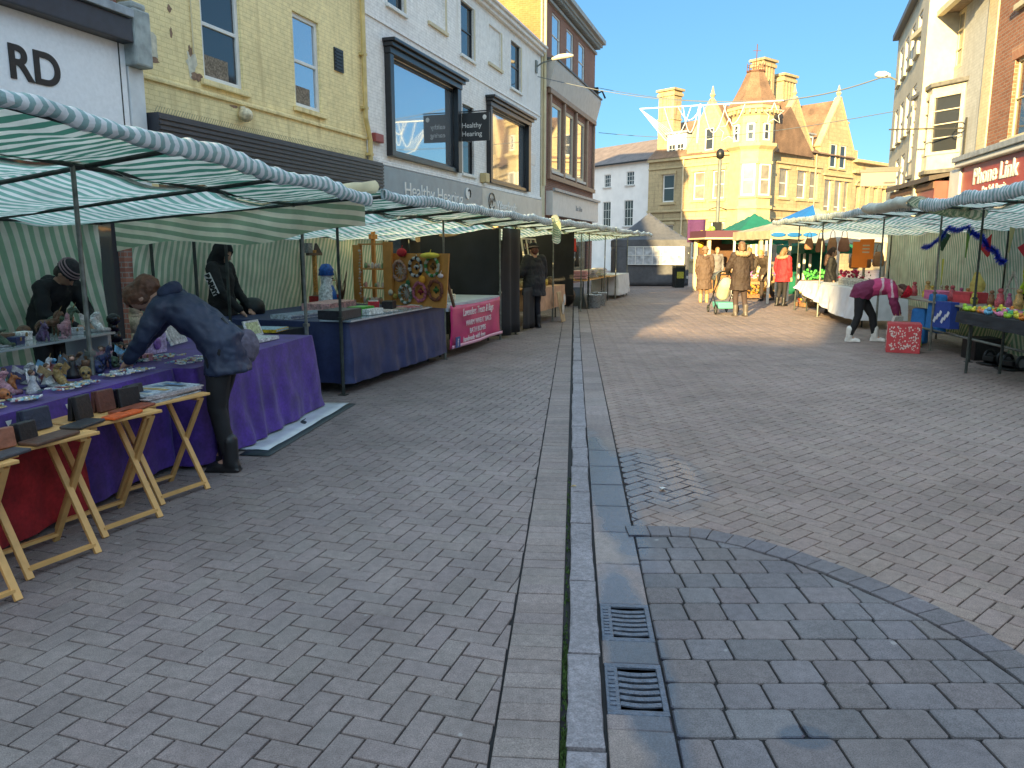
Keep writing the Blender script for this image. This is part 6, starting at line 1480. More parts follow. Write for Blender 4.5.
b=MB();b.bar((0,0,0),(0,0,.82),.05,col=(.5,.22,.05));f=MB();f.bx(-.18,.18,-.03,.03,.74,.78,(.10,.06,.04));f.bx(-.22,-.1,-.04,.04,.78,.92,(.2,.2,.2));f.prism([(.04,0,.78),(.22,0,.78),(.09,0,.92)],(0,0,0),(0,.04,0),(.05,.03,.03));g=MB();g.lathe([(.05,0),(.045,.15),(.03,.2)],(0,0,0),10,(.3,.16,.05))
goods(FS,'bird_table','orange wooden bird table post with a small dark roof, left of the snowman','bird table',3.4,1.95,.78,0,[('post',b,PAINTED,False),('roof',f,PAINTED,False),('base',g,PAINTED,True)],WG2)
# snowman figure
sn=thing('snowman_figure','tall white snowman figure with blue hat and blue front','figure',FS.W(3.05,1.55,.80),FS.rz+.3,WG2)
o=MB();o.lathe([(.11,0),(.13,.06),(.12,.22),(.08,.32),(.085,.36),(.09,.42),(.07,.5),(.0,.53)],(0,0,0),16,(.7,.72,.75));o.build('body',PAINTED,sn,smooth=True)
o=MB();o.lathe([(.115,.44),(.10,.50),(.11,.52),(.06,.60),(.0,.61)],(-.01,0,0),14,(.015,.10,.42));o.build('hat',PAINTED,sn,smooth=True)
o=MB();o.loft([((0,-.085,.05),.09,.06,(1,0,0),(0,1,0)),((0,-.075,.20),.085,.055,(1,0,0),(0,1,0)),((0,-.05,.30),.06,.04,(1,0,0),(0,1,0))],12,(.015,.12,.45));o.build('apron',PAINTED,sn,smooth=True)
o=MB();o.ball((.13,-.02,.22),(.04,.03,.07),8,6,(.6,.6,.05));o.build('mitten',PAINTED,sn,smooth=True)
o=MB()
for s_ in (-1,1):o.ball((s_*.03,-.088,.40),.010,6,5,(.01,.01,.01))
o.tube([(0,-.085,.375),(0,-.14,.37)],[.012,.002],6,(.6,.2,.03));o.build('face',PAINTED,sn,smooth=True)
def box_item(fr,name,label,cat,x,y,z,w,d,h,c,group,rz=0,lid=None,m=None):
    b=MB();b.bx(-w/2,w/2,-d/2,d/2,0,h,c)
    if lid:b.bx(-w/2+.01,w/2-.01,-d/2-.003,-d/2-.001,h*.25,h*.75,lid);b.bx(-w/2+.01,w/2-.01,-d/2+.01,d/2-.01,h+.001,h+.004,lid)
    loc=fr.W(x,y,z);o=b.build(name,m or PAINTED,None,bevel=.005);o.location=loc;o.rotation_euler=(0,0,fr.rz+rz);return tag(o,label,cat,group)
box_item(FS,'plastic_basket','black plastic basket of packets at the near end of the navy table','basket',1.0,.18,.835,.5,.3,.10,(.02,.02,.03),WG2,.05)
box_item(FS,'gift_pack','bright green gift pack on the navy table','box',1.6,.24,.812,.3,.2,.11,(.04,.35,.03),WG2,-.1,(.1,.45,.08))
box_item(FS,'gift_pack','white gift pack under the bright green one','box',1.55,.05,.835,.34,.1,.07,(.6,.62,.6),WG2,-.05)
box_item(FS,'felt_sack','red felt sack with white trim on the navy table','sack',2.17,.36,.81,.2,.14,.14,(.5,.02,.03),WG2,.5,(.6,.58,.55))
box_item(FS,'gift_pack','black carton beside the red felt sack','box',2.42,.26,.81,.22,.14,.13,(.015,.015,.02),WG2,.2)
box_item(FS,'red_tray','flat black and red toy tray behind the snowman','tray',3.3,1.72,.80,.6,.3,.14,(.45,.03,.03),WG2,.2,(.06,.02,.02))
box_item(FS,'tissue_heap','pale pink folded cloths on the side table','cloth',2.6,1.25,.80,.9,.4,.10,(.68,.38,.36),WG2,.1)
box_item(FS,'pale_packets','pale blue packets laid at the front of the black cloth','packet',1.3,.85,.805,.8,.3,.05,(.5,.55,.6),WG2,-.15,(.2,.25,.35))
box_item(FS,'yellow_folder','long yellow and blue folder on the black cloth beside the purple table','folder',.25,.62,.745,.35,.3,.03,(.7,.45,.03),WG2,.2,(.35,.5,.6))
for i,(x,c,l) in enumerate(((2.15,(.5,.45,.42),'first flat packet of cards along the navy table front'),(2.5,(.35,.3,.25),'kraft brown packet of cards along the navy table front'),(2.85,(.55,.2,.2),'red packet of cards along the navy table front'),(3.2,(.55,.55,.5),'cream packet of cards at the far end of the navy table'))):
    box_item(FS,'card_packet',l,'cards',x,.2,.812,.32,.22,.025,c,WG2,random.uniform(-.2,.2),tuple(min(.8,v*1.3) for v in c))
tw_=MB()
for i in range(14):
    a=random.uniform(0,2*PI);p=V((0,0,0));q=V((.12*math.cos(a),.08*math.sin(a),random.uniform(.3,.55)));tw_.tube([p,p.lerp(q,.5)+V((random.uniform(-.04,.04),0,0)),q],[.008,.006,.003],5,(.12,.06,.03))
goods(FS,'twig_bunch','bunch of bare dark twigs behind the red tray','twigs',3.55,1.6,.8,0,[('t',tw_,PAINTED,True)],WG2)
b=MB();b.lathe([(.14,0),(.16,.02),(.16,.10),(.14,.16),(.08,.2),(0,.21)],(0,0,0),14,(.01,.01,.012))
goods(FS,'black_bag','rounded black bag at the back of the navy table','bag',1.55,1.75,.8,0,[('b',b,PAINTED,True)],WG2)
# crafts on the pink-banner table
for i,(x,y,w,d,h,c,l) in enumerate(((4.1,.35,.5,.3,.20,(.42,.45,.5),'pile of grey wheat bags on the banner table'),(4.15,.35,.4,.28,.30,(.6,.58,.55),'white fabric bundle on top behind the wheat bags'),(4.75,.45,.35,.25,.16,(.55,.42,.28),'tan basket of soaps on the banner table'),(4.5,.25,.25,.2,.10,(.6,.55,.45),'cream packet at the front of the banner table'),(5.2,.7,.5,.2,.38,(.16,.18,.20),'clear plastic covered board at the back of the banner table'))):
    box_item(FS,('wheat_bag_pile','fabric_bundle','soap_basket','packet','covered_board')[i],l,('bags','fabric','basket','packet','board')[i],x,y,.81+(.2 if i==1 else 0)*.0,w,d,h,c,'crafts on the banner table',.1*i,tuple(min(.8,v*1.25) for v in c))
# jars on peach cloth
for i in range(9):
    c=[(.5,.38,.08),(.45,.42,.3),(.15,.1,.05)][i%3];b=MB();b.lathe([(.045,0),(.047,.09),(.035,.105)],(0,0,0),10,c);l=MB();l.lathe([(.04,.106),(.04,.13)],(0,0,0),10,(.1,.1,.08))
    goods(FS,'jar',('amber','cream','dark brown')[i%3]+' jar with dark lid on the peach cloth','jar',9.2+i*.24+random.uniform(-.05,.05),.3+.2*(i%2),.787,0,[('jar',b,PAINTED,True),('lid',l,PAINTED,True)],'jars on the peach cloth',1.5)
for i,(x,y,z,c,r) in enumerate(((8.0,1.3,1.5,(.45,.02,.03),.22),(8.5,1.6,1.35,(.40,.03,.05),.2))):
    b=MB()
    for k in range(40):
        a=V((random.gauss(0,.5),random.gauss(0,.3),random.gauss(0,.5)));b.ball(a*r,r*.22,6,5,c)
    goods(FS,'red_garland',('red bauble garland hung high in the black-draped stall','darker red bauble garland hung lower in the black-draped stall')[i],'garland',x,y,z,0,[('g',b,CLOTHC,False)],'garlands in the black-draped stall')
# clothes, buckets and bags at the fourth stall
for i,(x,y,c,l) in enumerate(((14.6,.3,(.55,.3,.3),'dusty pink folded clothes'),(15.2,.4,(.6,.55,.5),'cream folded clothes'),(15.9,.3,(.45,.42,.45),'grey folded clothes'),(16.5,.4,(.55,.5,.3),'straw coloured folded clothes'),(17.1,.3,(.62,.62,.65),'white folded clothes'),(18.2,.5,(.5,.5,.55),'pale grey folded clothes'))):
    b=MB()
    for k in range(8):b.box((random.uniform(-.05,.05),random.uniform(-.05,.05),.03+k*.028),(.45,.35,.026),rz=random.uniform(-.2,.2),col=jit(c,.2,.1))
    goods(FS,'clothes_pile',l+' piled on the fourth left stall','clothes',x,y,.785,0,[('p',b,CLOTHC,False)],'clothes piles on the fourth left stall')
for i,(x,y,c,l) in enumerate(((14.5,-.1,(.45,.5,.55),'nearer white plastic bucket under the fourth left stall'),(15.6,-.05,(.5,.55,.6),'farther white plastic bucket under the fourth left stall'))):
    b=MB();b.lathe([(.17,0),(.21,.36),(.22,.36),(.22,.38),(.2,.38),(.18,.05)],(0,0,0),16,c);h=MB();h.tube([(-.21,0,.35),(-.12,-.1,.46),(.12,-.1,.46),(.21,0,.35)],.008,5,(.2,.2,.2));
    goods(FS,'bucket',l,'bucket',x,y,0,0,[('body',b,PAINTED,True),('handle',h,PAINTED,True)],'buckets under the fourth left stall')
for i,(x,z,c,l) in enumerate(((14.3,1.35,(.62,.62,.66),'white bag'),(14.9,1.4,(.6,.4,.36),'pink top'),(16.4,1.75,(.5,.04,.03),'red sign cloth'),(16.8,1.3,(.02,.02,.03),'black dress'))):
    b=MB();b.grid(8,8,lambda u,v:((-.22+.44*u+.03*math.sin(v*6),.05*math.sin(u*8)*v,.25-.55*v+(.08*math.sin(PI*u) if v==0 else 0)),(0,0)),c)
    o=b.build('hanging_garment',CLOTHC,None,smooth=True,solid=.02);o.location=FS.W(x,.9,z+.1);o.rotation_euler=(0,0,FS.rz);tag(o,l+' hanging from the canopy of the fourth left stall','garment','garments hanging in the fourth left stall')
b=MB();b.ball((0,0,.3),(.35,.3,.32),10,8,(.01,.01,.012));goods(FS,'black_sack','bulging black sack under the clothes tables of the fourth left stall','sack',15.0,.85,0,0,[('s',b,PAINTED,True)],None)

# ------------------------------------------------------------------ goods on the right
RG='goods on the tinsel-hung stall'
for i in range(16):
    x=-1.7+i*.25;c=[(.55,.10,.12),(.6,.35,.12),(.5,.45,.4),(.6,.5,.08),(.3,.12,.06),(.55,.15,.3)][i%6];kn=['red','tan','stone','yellow','brown','pink'][i%6]
    b=MB();b.lathe([(.05,0),(.055,.08),(.035,.12),(.04,.15),(.0,.2)],(0,0,0),10,c);b.ball((0,0,.2),(.035,.035,.03),8,6,dk(c,.7))
    goods(FRS,'ornament_pot',f'{kn} ornament pot on the bare counter under the tinsel','ornament',x,.35+.25*((i*7)%3)/2,.787,0,[('p',b,PAINTED,True)],RG,random.uniform(.8,1.3))
b=MB();b.caps([(0,0,.05),(.05,0,.25),(0,0,.42)],[.10,.12,.05],8,(.72,.55,.15));goods(FRS,'yellow_doll','yellow soft doll standing on the counter','doll',-.3,.75,.787,0,[('b',b,CLOTHC,True)],RG)
b=MB();b.bar((0,0,0),(.2,0,.5),.025,col=(.5,.45,.4));b.bar((.4,0,0),(.2,0,.5),.025,col=(.5,.45,.4));b.bar((.1,0,.25),(.3,0,.25),.02,col=(.5,.45,.4));goods(FRS,'card_easel','pale wooden easel at the back of the counter','easel',.6,.7,.787,.3,[('e',b,PAINTED,False)],RG)
random.seed(9)
nm=list(NAMED)
for i in range(40):
    x=2.3+(i%14)*.15+random.uniform(-.03,.03);y=-.52+(i//14)*.18+random.uniform(-.04,.04);cn=['lime green','yellow','orange','coral','pale blue','green','pink'][i%7];c=[(.35,.6,.05),(.7,.6,.05),(.7,.22,.03),(.65,.2,.15),(.15,.4,.6),(.06,.35,.1),(.65,.2,.35)][i%7]
    b=MB();b.ball((0,0,.03),(.05,.04,.03),8,6,c);b.ball((.03,-.01,.06),(.022,.022,.022),6,5,dk(c,.9));b.caps([(-.04,0,.03),(-.07,.01,.05)],[.015,.008],5,dk(c,.8))
    goods(FRS,'toy_animal',f'small {cn} toy animal on the black-clothed table','toy',x,y,.806,random.uniform(-3,3),[('t',b,PAINTED,True)],'bright toys on the black-clothed table',random.uniform(.9,1.3))
# tinsel and pennants
tn=thing('tinsel_garland','blue tinsel garland looped between the posts of the right stall','tinsel',FRS.W(0,0),FRS.rz)
o=MB();pts=[]
anchors=[(-1.35,.3,1.66),(-.85,.3,1.76),(-.45,.3,1.96),(.23,.3,1.96),(.52,.38,1.80),(.80,.45,1.60),(1.02,.5,1.42)]
for i in range(len(anchors)-1):
    a,b=V(anchors[i]),V(anchors[i+1])
    for k in range(26):
        p=a.lerp(b,k/26)-V((0,0,.05*math.sin(PI*k/26)))
        for q in range(20):
            d=V((random.gauss(0,1),random.gauss(0,1),random.gauss(0,1))).normalized();e=d.cross(V((.3,.5,.8))).normalized()*.007
            o.add([p-e,p+e,p+d*.075],[(0,1,2)],(.01,.02,.30))
o.build('strands',mat('blue_tinsel',(.02,.06,.62),.3,.2),tn)
for i,(x,y,z,c,lab,w,h,r) in enumerate(((-.78,.4,1.90,(.03,.12,.05),'dark green pennant hanging left of the tinsel post',.44,.32,.3),(.27,.3,1.90,(.12,.30,.05),'leaf green pennant behind the tinsel post',.12,.42,.1),(.55,.42,1.74,(.55,.03,.03),'small red pennant right of the tinsel post',.40,.27,-.5),(1.35,.6,1.72,(.52,.02,.04),'large red pennant at the right edge',.5,.30,-.35),(.92,.6,1.92,(.5,.48,.22),'pale yellow pennant beside the rear post',.14,.36,.1),(-1.0,.5,1.45,(.6,.65,.10),'yellow green strip hanging beside the left tinsel end',.07,.45,0))):
    b=MB();b.prism([(-w/2,0,0),(w/2,0,0),(w*.12,0,-h),(-w*.05,0,-h)],(0,0,0),(0,.006,0),c)
    o=b.build('pennant',CLOTHC,None);o.location=FRS.W(x,y,z);o.rotation_euler=(0,r,FRS.rz);tag(o,lab,'pennant','pennants on the tinsel-hung stall')
# wrapped box, bags and dark crate
gb=thing('gift_box','large cardboard box wrapped in red paper with white Christmas prints, on the ground','box',FRS.W(.20,-.5,0),R(-24))
o=MB();o.bx(-.24,.24,-.2,.2,0,.46);o.build('box',mat('red_wrap',(.52,.05,.06),.45,noise=[(6,.15)]),gb,bevel=.008)
o=MB()
for i in range(300):
    f=random.choice((0,0,1,2));a=random.uniform(-.21,.21);b_=random.uniform(.04,.42);r=random.uniform(.007,.016)
    if f==0:o.lathe([(r,0),(r,.002)],(0,0,0),6,(.7,.6,.55)) ;M=Matrix.Translation((a,-.2035,b_))@Matrix.Rotation(PI/2,4,'X')@Matrix.Scale(random.uniform(.5,1),4,(1,0,0))
    elif f==1:o.lathe([(r,0),(r,.002)],(0,0,0),6,(.7,.6,.55));M=Matrix.Translation((.2435*random.choice((-1,1)),a*.85,b_))@Matrix.Rotation(PI/2,4,'Y')
    else:o.lathe([(r,0),(r,.002)],(0,0,0),6,(.7,.6,.55));M=Matrix.Translation((a,random.uniform(-.18,.18),.4615))
    o.tf(M,len(o.v)-12)
o.build('print',CLOTHC,gb)
o=MB();o.box((0,-.01,.4625),(.44,.36,.004),rz=.02);o.build('lid_flap',mat('red_wrap_lid',(.5,.06,.07),.5),gb)
box_item(FRS,'storage_crate','black plastic crate on the ground between the wrapped box and the post','crate',.95,.35,0,.42,.4,.32,(.012,.012,.014),None)
for i,(x,y,w,h,c,l) in enumerate(((-.15,.12,.5,.62,(.02,.16,.45),'bright blue bag hanging under the counter behind the pink jacket'),(.55,-.03,.42,.4,(.02,.05,.25),'dark blue and white printed cloth hanging from the counter'),(-.5,-.1,.36,.3,(.35,.55,.03),'lime green bag on the ground at the bending person\'s feet'),(-.85,.15,.3,.6,(.03,.18,.5),'second blue bag, lower, behind the bending person\'s legs'))):
    b=MB();b.box((0,0,h/2),(w,.16,h),col=c,taper=.85)
    if i==1:
        for k in range(6):b.box((-.15+.06*k,-.085,.12+.05*(k%3)),(.05,.004,.09),rz=0,ry=.5,col=(.6,.6,.65))
    z=(.28,.42,0,.02)[i];o=b.build('carrier_bag' if i!=1 else 'printed_cloth',CLOTHC,None,bevel=.04);o.location=FRS.W(x,y,z);o.rotation_euler=(0,0,FRS.rz+.2*i);tag(o,l,'bag' if i!=1 else 'cloth','bags round the wrapped box' if i!=1 else None)
for i,(x,y,z,w,d,h,c,l) in enumerate(((-.6,.4,.787,.6,.4,.14,(.62,.16,.30),'folded pink cloth heap on the counter behind the pink jacket'),(.2,.45,.787,.4,.3,.16,(.55,.06,.07),'red folded cloth heap beside the pink one'),(-1.2,.5,.787,.3,.25,.10,(.65,.5,.06),'yellow cloth bundle on the counter'))):
    box_item(FRS,'cloth_heap',l,'cloth',x,y,z,w,d,h,c,'cloth heaps on the right counter',.2*i,tuple(min(.8,v*1.2) for v in c),m=CLOTHC)
for i,(x,c,l) in enumerate(((-5.6,(.58,.56,.5),'long cream carton on the white sheet table'),(-4.8,(.62,.6,.55),'second cream carton with label on the white sheet table'))):
    box_item(FRS,'carton',l,'box',x,.45,.80,.55,.3,.16,c,'cartons on the white sheet table',.1,(.4,.38,.33))
for i,(x,z,w,h,l) in enumerate(((-4.75,1.50,.48,.56,'larger bright orange sign on the right stall'),(-4.25,1.62,.42,.42,'smaller bright orange sign overlapping the larger one'))):
    b=MB();b.bx(-w/2,w/2,-.01,.01,-h/2,h/2);o=thing('orange_sign',l,'sign',FRS.W(x,.35-.03*i,z),FRS.rz+.35,'orange signs on the right stall');b.build('panel',mat('fluorescent_orange',(.95,.24,.015),.5,noise=[(3,.08)]),o)
    if i:
        b=MB()
        for k in range(3):b.bx(-.12,.1,-.0125,-.0105,.06-k*.07,.09-k*.07)
        b.build('print',mat('orange_print',(.75,.55,.35),.5),o)
for i in range(7):
    x=-8.5+.03*i;y=.25+i*.29;c=[(.30,.14,.07),(.24,.11,.06),(.36,.18,.10),(.28,.13,.09)][i%4]
    b=MB();b.loft([((0,0,-.42),.13,.07,(1,0,0),(0,1,0)),((0,0,-.36),.17,.09,(1,0,0),(0,1,0)),((0,.0,-.15),.15,.08,(1,0,0),(0,1,0)),((0,0,.0),.10,.05,(1,0,0),(0,1,0))],10,c);h=MB();h.tube([(-.08,0,-.02),(-.06,0,.16),(.0,0,.24),(.06,0,.16),(.08,0,-.02)],.010,5,dk(c,.6))
    goods(FRS,'handbag',['tan','brown','light tan','reddish brown'][i%4]+f' leather handbag hanging at the far end of the long right stall'+(', lower row' if i>3 else ', upper row'),'handbag',x,y,1.88-(.38 if i>3 else 0)+random.uniform(-.06,.06),PI/2+random.uniform(-.4,.4),[('bag',b,CLOTHC,True),('handle',h,CLOTHC,True)],'leather handbags hung at the long right stall',random.uniform(.7,.95))
# low trolley wheels
for i,(x,l) in enumerate(((1.58,'folded black trolley wheel pair, nearer the canopy post'),(2.04,'folded black trolley wheel pair at the right edge'))):
    t=thing('trolley',l,'trolley',FRS.W(x,.24+.02*i,0),FRS.rz+R(20),'folded black trolleys on the ground')
    for s_ in (-1,1):
        b=MB();b.tube([(.11*s_,.085*math.cos(2*PI*k/16),.105+.085*math.sin(2*PI*k/16)) for k in range(16)],.024,6,closed=True);w_=b.build('wheel',BLACK_METAL,t,smooth=True)
        b=MB();b.lathe([(.06,-.01),(.06,.01)],(0,0,0),12);hb=b.build('hub',mat('grey_hub',(.15,.15,.16),.5),w_);hb.rotation_euler=(0,PI/2,0);hb.location=(.11*s_,0,.105)
    b=MB();b.bx(-.09,.09,-.14,.16,.06,.13);b.bx(-.14,.14,-.2,.1,.012,.03);b.build('frame',BLACK_METAL,t,bevel=.01)

# ------------------------------------------------------------------ far market
def gazebo(label,x,y,rz,w,d,he,hp,mroof,val=.3,sides=(),mval=None,group='pop-up gazebos'):
    t=thing('gazebo',label,'gazebo',(x,y,0),rz,group)
    for a in (-1,1):
        for b_ in (-1,1):
            o=MB();o.bx(a*w/2-.03,a*w/2+.03,b_*d/2-.03,b_*d/2+.03,0,he);o.build('leg',WHITE_PAINT,t)
    def roof_pt(u,v):
        x_=(u-.5)*w*1.03;y_=(v-.5)*d*1.03;k=max(abs(u-.5),abs(v-.5))*2
        return (x_,y_,he+(hp-he)*(1-k)**1.12+.02*wob(x_*2,y_*2,1)),(x_,y_)
    o=MB();o.grid(16,16,roof_pt);o.build('roof',mroof,t,smooth=False,solid=.006)
    o=MB();W=w*.517;D=d*.517
    ring=[(-W,-D),(W,-D),(W,D),(-W,D)]
    for i in range(4):
        a,b_=ring[i],ring[(i+1)%4];o.grid(14,2,lambda u,v:((a[0]+(b_[0]-a[0])*u,a[1]+(b_[1]-a[1])*u,he+.0-val*v-(.03*abs(math.sin(u*14)) if v==1 else 0)),(u,v)))
    o.build('valance',mval or mroof,t,solid=.006)
    for s_ in sides:
        a,b_=ring[s_],ring[(s_+1)%4];o=MB();o.grid(14,10,lambda u,v:((a[0]*.99+(b_[0]-a[0])*.99*u+.03*wob(u*4,v*3,1.3),a[1]*.99+(b_[1]-a[1])*.99*u+.03*wob(v*4,u*3,2),(he-val+.02)*(1-v)+.03),(u,v)));o.build('side_wall',mroof,t,smooth=True,solid=.006)
    return t
GREYT=mat('grey_tent_fabric',(.085,.088,.10),.6,noise=[(1.2,.2),(8,.15)],bump=(3,.5))
gz=gazebo('grey pop-up gazebo with white arched windows on its front wall',6.35,36.4,R(-4),3.2,3.0,2.05,3.3,GREYT,.28,(0,1,2,3))
b=MB();b.bx(-1.1,1.42,-1.62,-1.60,.95,1.75);wn=b.build('window_panel',mat('clear_vinyl',(.42,.44,.47),.3,noise=[(5,.4)]),gz)
b=MB()
for z in (.95,1.35,1.73):b.bx(-1.1,1.42,-1.64,-1.621,z,z+.03)
for x in (-1.1,-.75,-.4,.0,.35,.72,.76,1.1,1.40):b.bx(x,x+.03,-1.639,-1.6205,.98,1.73)
b.tube([(1.07+.31*math.cos(PI*k/10),-1.63,1.4+.31*math.sin(PI*k/10)) for k in range(11)],.02,5)
for k in (3,5,7):b.bar((1.07,-1.63,1.4),(1.07+.3*math.cos(PI*k/10),-1.63,1.4+.3*math.sin(PI*k/10)),.02)
b.build('window_bars',WHITE_PAINT,wn)
GRN=mat('green_tent_fabric',(.02,.22,.14),.6,noise=[(2,.15)],trans=.35)
gazebo('green pop-up gazebo with pointed roof, left of the blue and white one',9.7,31.5,R(8),2.8,2.8,2.15,3.05,GRN,.3)
gazebo('second, smaller green gazebo behind the red jacket, under the white roof',10.6,27.2,R(8),1.9,1.9,1.75,2.1,GRN,.25,(2,))
CRM=stripe_mat('cream_blue_tent',(.62,.58,.42),(.62,.58,.42),1,.5,.4)
BLU=mat('blue_tent_fabric',(.015,.17,.50),.6,noise=[(3,.15)],trans=.2)
gz2=gazebo('cream pop-up gazebo with bright blue marks along its valance, above the red jacket',8.95,25.0,R(6),2.7,2.8,2.18,2.62,CRM,.24)
for i in range(5):
    b=MB();b.ball((-1.15+.5*i,-1.465,2.05),(.24,.012,.07),10,6);b.build('valance_mark',BLU,gz2,smooth=True)
gz3=gazebo('tall blue and cream pointed gazebo peak behind the long right canopy',10.75,28.2,R(12),2.2,2.2,2.45,3.15,CRM,.28)
o=MB();o.add([(-1.14,-1.14,2.48),(-.5,-1.14,2.48),(0,-.02,3.18),(-.03,-.02,3.18)],[(0,1,2,3)]);o.add([(-1.14,-1.14,2.48),(-.0,-.0,3.18),(-1.14,1.14,2.48)],[(0,1,2)]);o.build('blue_panel',BLU,gz3,solid=.01)
gazebo('low white dome gazebo beyond the far end of the long right stall',10.2,23.4,R(10),2.6,2.6,1.95,2.35,mat('white_tent',(.6,.62,.6),.6,trans=.3),.12)
# food kiosk
kk=thing('market_kiosk','dark topped wooden kiosk with pale posts, beside the lamp post','kiosk',(8.3,30.3,0),R(4))
for x in (-.95,1.05):
    for y in (-.8,.8):
        b=MB();b.bx(x-.06,x+.06,y-.06,y+.06,0,2.0);b.build('post',CREAM_PAINT,kk)
b=MB();b.bx(-1.15,1.25,-1,1,2.06,2.32);b.build('fascia',mat('plum_fascia',(.10,.04,.06),.5),kk);b=MB();b.bx(-1.2,1.3,-1.05,1.05,2.0,2.058);b.build('roof_edge',CREAM_PAINT,kk)
b=MB();b.bx(-.85,.95,.7,.75,.0,1.99);b.build('back_panel',DARKWOOD,kk);b=MB();b.bx(-.85,.95,-.8,-.3,.0,.95);b.build('counter',mat('counter_brown',(.25,.13,.05),.6,noise=[(6,.3)]),kk)
# street furniture
lp=thing('lamp_post','tall slim grey lamp post with a dark globe top, before the stone building','lamp post',(8.25,31.6,0),0)
b=MB();b.lathe([(.13,0),(.13,.5),(.09,.6),(.075,5.1),(.05,5.15)],(0,0,0),12);b.build('column',mat('grey_green_post',(.12,.14,.13),.5,noise=[(5,.2)]),lp,smooth=True)
b=MB();b.lathe([(.05,5.15),(.14,5.2),(.17,5.35),(.12,5.5),(.03,5.56)],(0,0,0),12);b.build('lantern',BLACK_METAL,lp,smooth=True)
b=MB();b.tube([(-.35,0,3.2),(0,0,3.3),(.35,0,3.2)],.02,6);b.bx(-.16,.16,-.1,.1,2.35,2.7);b.build('bracket',BLACK_METAL,lp)
for i,(x,y,z,c,l) in enumerate(((7.35,31.3,1.9,(.07,.02,.09),'purple banner flag left of the lamp post'),(7.9,31.2,1.75,(.30,.55,.06),'lime green balloon bunch beside the lamp post'),(7.55,31.1,1.55,(.7,.4,.03),'yellow and orange balloon bunch below the purple flag'))):
    b=MB()
    if i==0:b.grid(6,6,lambda u,v:((-.35+.7*u,.04*math.sin(u*6),.45-.9*v),(0,0)),c);o=b.build('banner_flag',CLOTHC,None,smooth=True,solid=.01)
    else:
        for k in range(7):b.ball((random.uniform(-.2,.2),random.uniform(-.1,.1),random.uniform(-.25,.25)),random.uniform(.10,.15),10,8,jit(c,.2,.2))
        o=b.build('balloon_bunch',PAINTED,None,smooth=True)
    o.location=(x,y,z+.45);tag(o,l,'flag' if i==0 else 'balloons')
    pole=None
for i,(x,y,l) in enumerate(((7.2,33.6,'black refuse bin with yellow sticker right of the grey gazebo'),)):
    t=thing('litter_bin',l,'bin',(x,y,0),.1);b=MB();b.box((0,0,.45),(.42,.42,.9),taper=1.1,col=(.015,.02,.02));b.build('body',PAINTED,t,bevel=.03);b=MB();b.box((0,0,.93),(.5,.5,.06));b.build('lid',BLACK_METAL,t,bevel=.02)
    b=MB();b.bx(-.15,.15,-.25,-.245,.40,.68,(.45,.42,.06));b.build('sticker',PAINTED,t)
# plants, flowers and fruit on low displays
def flowers(label,x,y,z,w,c,n,group,name='flower_display',h=.22):
    t=thing(name,label,'flowers',(x,y,z),.2,group);b=MB();b.bx(-w/2,w/2,-.2,.2,0,.12,(.25,.14,.07));b.build('trough',PAINTED,t)
    b=MB()
    for i in range(n):
        p=V((random.uniform(-w/2,w/2),random.uniform(-.2,.2),.12+random.uniform(0,h)));b.ball(p,random.uniform(.025,.05),5,4,random.choice(c))
    b.build('blooms',CLOTHC,t)
    b=MB()
    for i in range(n*2):
        p=V((random.uniform(-w/2,w/2),random.uniform(-.2,.2),.1+random.uniform(0,h*.8)));d=V((random.gauss(0,1),random.gauss(0,1),random.gauss(.5,1))).normalized()*.06;e=V((random.gauss(0,1),random.gauss(0,1),0)).normalized()*.018;b.add([p-e,p+d,p+e],[(0,1,2)],(.04,random.uniform(.10,.22),.03))
    b.build('leaves',CLOTHC,t)
FG='flower displays among the gazebos'
for a in (('lilac and white flower display beside the kiosk counter',7.9,26.2,.55,1.0,[(.5,.3,.5),(.6,.55,.6),(.55,.2,.35)],50),('orange pumpkin coloured flower display low on the ground',8.1,25.6,.05,.9,[(.6,.25,.03),(.5,.2,.03)],40),('bright green plant display beside the red jacket',9.0,22.6,.62,1.1,[(.06,.4,.06),(.1,.5,.1)],60),('crimson flower display right of the green plants',9.5,21.6,.62,.9,[(.5,.02,.08),(.6,.05,.12)],50),('red and orange wrapped flower buckets under the plant table',8.55,22.0,.02,.8,[(.6,.08,.03),(.65,.3,.05),(.6,.45,.1)],60)):
    flowers(*a,FG,h=.3)
trestle(Frame((9.0,22.1),20),'low plant table carrying the green and crimson displays',-.9,1.0,-.3,.4,.62)
flowers('purple flower display under the green gazebo',9.3,29.2,.5,1.2,[(.3,.1,.4),(.5,.4,.1)],40,FG)
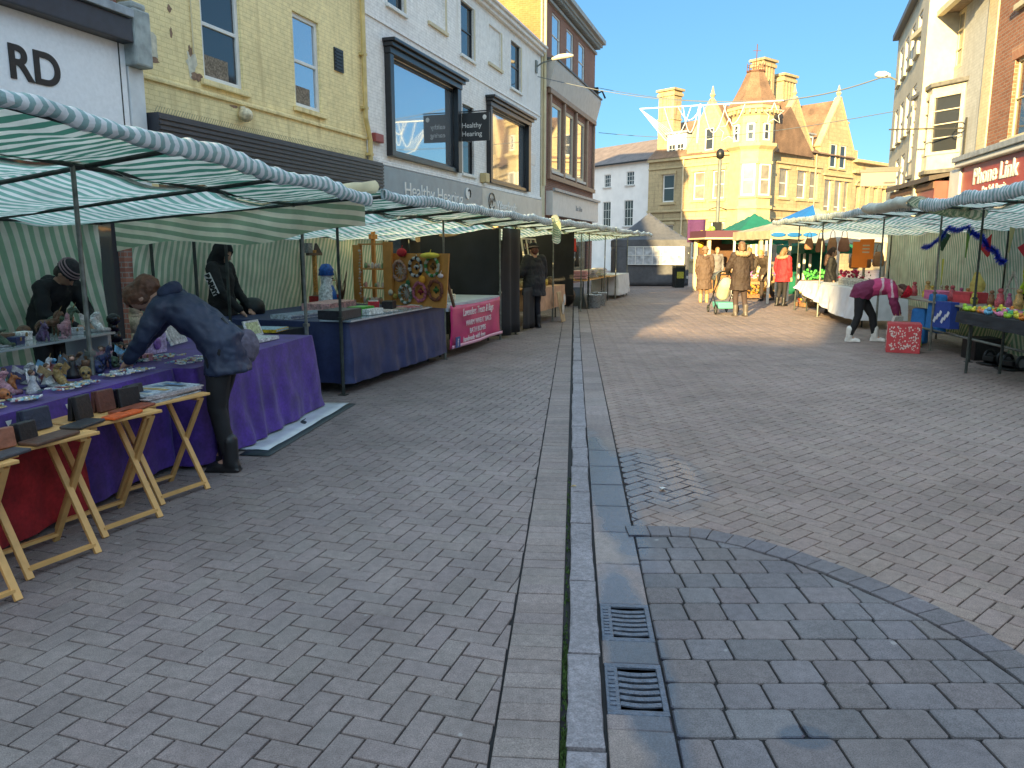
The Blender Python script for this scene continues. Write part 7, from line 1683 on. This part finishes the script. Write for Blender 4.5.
b=MB();b.bx(-.6,.6,-.3,.3,0,.5,(.3,.2,.1));o=b.build('flower_stand',PAINTED,None,bevel=.01);o.location=(9.3,29.2,0);tag(o,'plain wooden stand under the purple flower display','stand')
# overhead lights and wires
gl=thing('light_garland','white festive light frame of swags and rays strung high across the street','festive lights',(4.76,30,0),0)
WLT=mat('cable_white',(.75,.75,.72),.5)
b=MB();b.tube([(-.0,0,6.78),(5.4,0,7.08)],.022,6);b.build('main_cable',WLT,gl)
b=MB()
for k in range(10):
    a=k/9;b.tube([(0,0,6.78),(1.0+.12*k,0,5.62+.02*k)],.006,4) if k<6 else None
b.tube([(0,0,6.78),(1.0,0,5.66),(1.8,0,5.5)],.012,5);b.build('ray_fan',WLT,gl)
for x0,x1,dp,zz in ((.9,1.9,1.0,6.85),(1.4,2.3,.5,6.88),(1.6,2.2,.95,6.88),(2.35,3.2,1.0,6.92),(3.1,3.9,.7,6.95)):
    b=MB();b.tube([(x0+(x1-x0)*i/10,0,zz-dp*math.sin(PI*i/10)) for i in range(11)],.013,5);b.build('swag',WLT,gl)
b=MB();b.tube([(2.25,0,6.95),(2.18,0,5.55)],.035,6);b.build('pendant',WLT,gl)
def star(cx,cz,r):
    b=MB();p=[]
    for i in range(11):
        a=PI/2+PI*i/5;q=r if i%2==0 else r*.45;p.append((cx+q*math.cos(a),0,cz+q*math.sin(a)))
    b.tube(p,.013,5);b.build('star',WLT,gl)
star(3.35,6.0,.45);star(5.0,6.6,.4)
for i,(p,q,sg,l) in enumerate((((4.5,41.6,9.8),(10.16,30,7.05),.25,'thin wire from the red brick building to the festive light frame'),((10.1,30,7.08),(12.55,27.1,7.35),.12,'thicker cable from the festive light frame to the cream building'),((4.5,41.6,7.6),(12.6,26.5,6.1),.5,'low thin wire crossing the street before the stone building'),((1.0,31.8,8.3),(10.2,30,7.1),.4,'long wire from the white building eaves to the festive light frame'))):
    b=MB();p,q=V(p),V(q);b.tube([p.lerp(q,k/12)-V((0,0,sg*math.sin(PI*k/12))) for k in range(13)],.014 if i!=1 else .025,5);o=b.build('overhead_wire',mat('wire_grey',(.12,.14,.16),.6),None);tag(o,l,'wire')
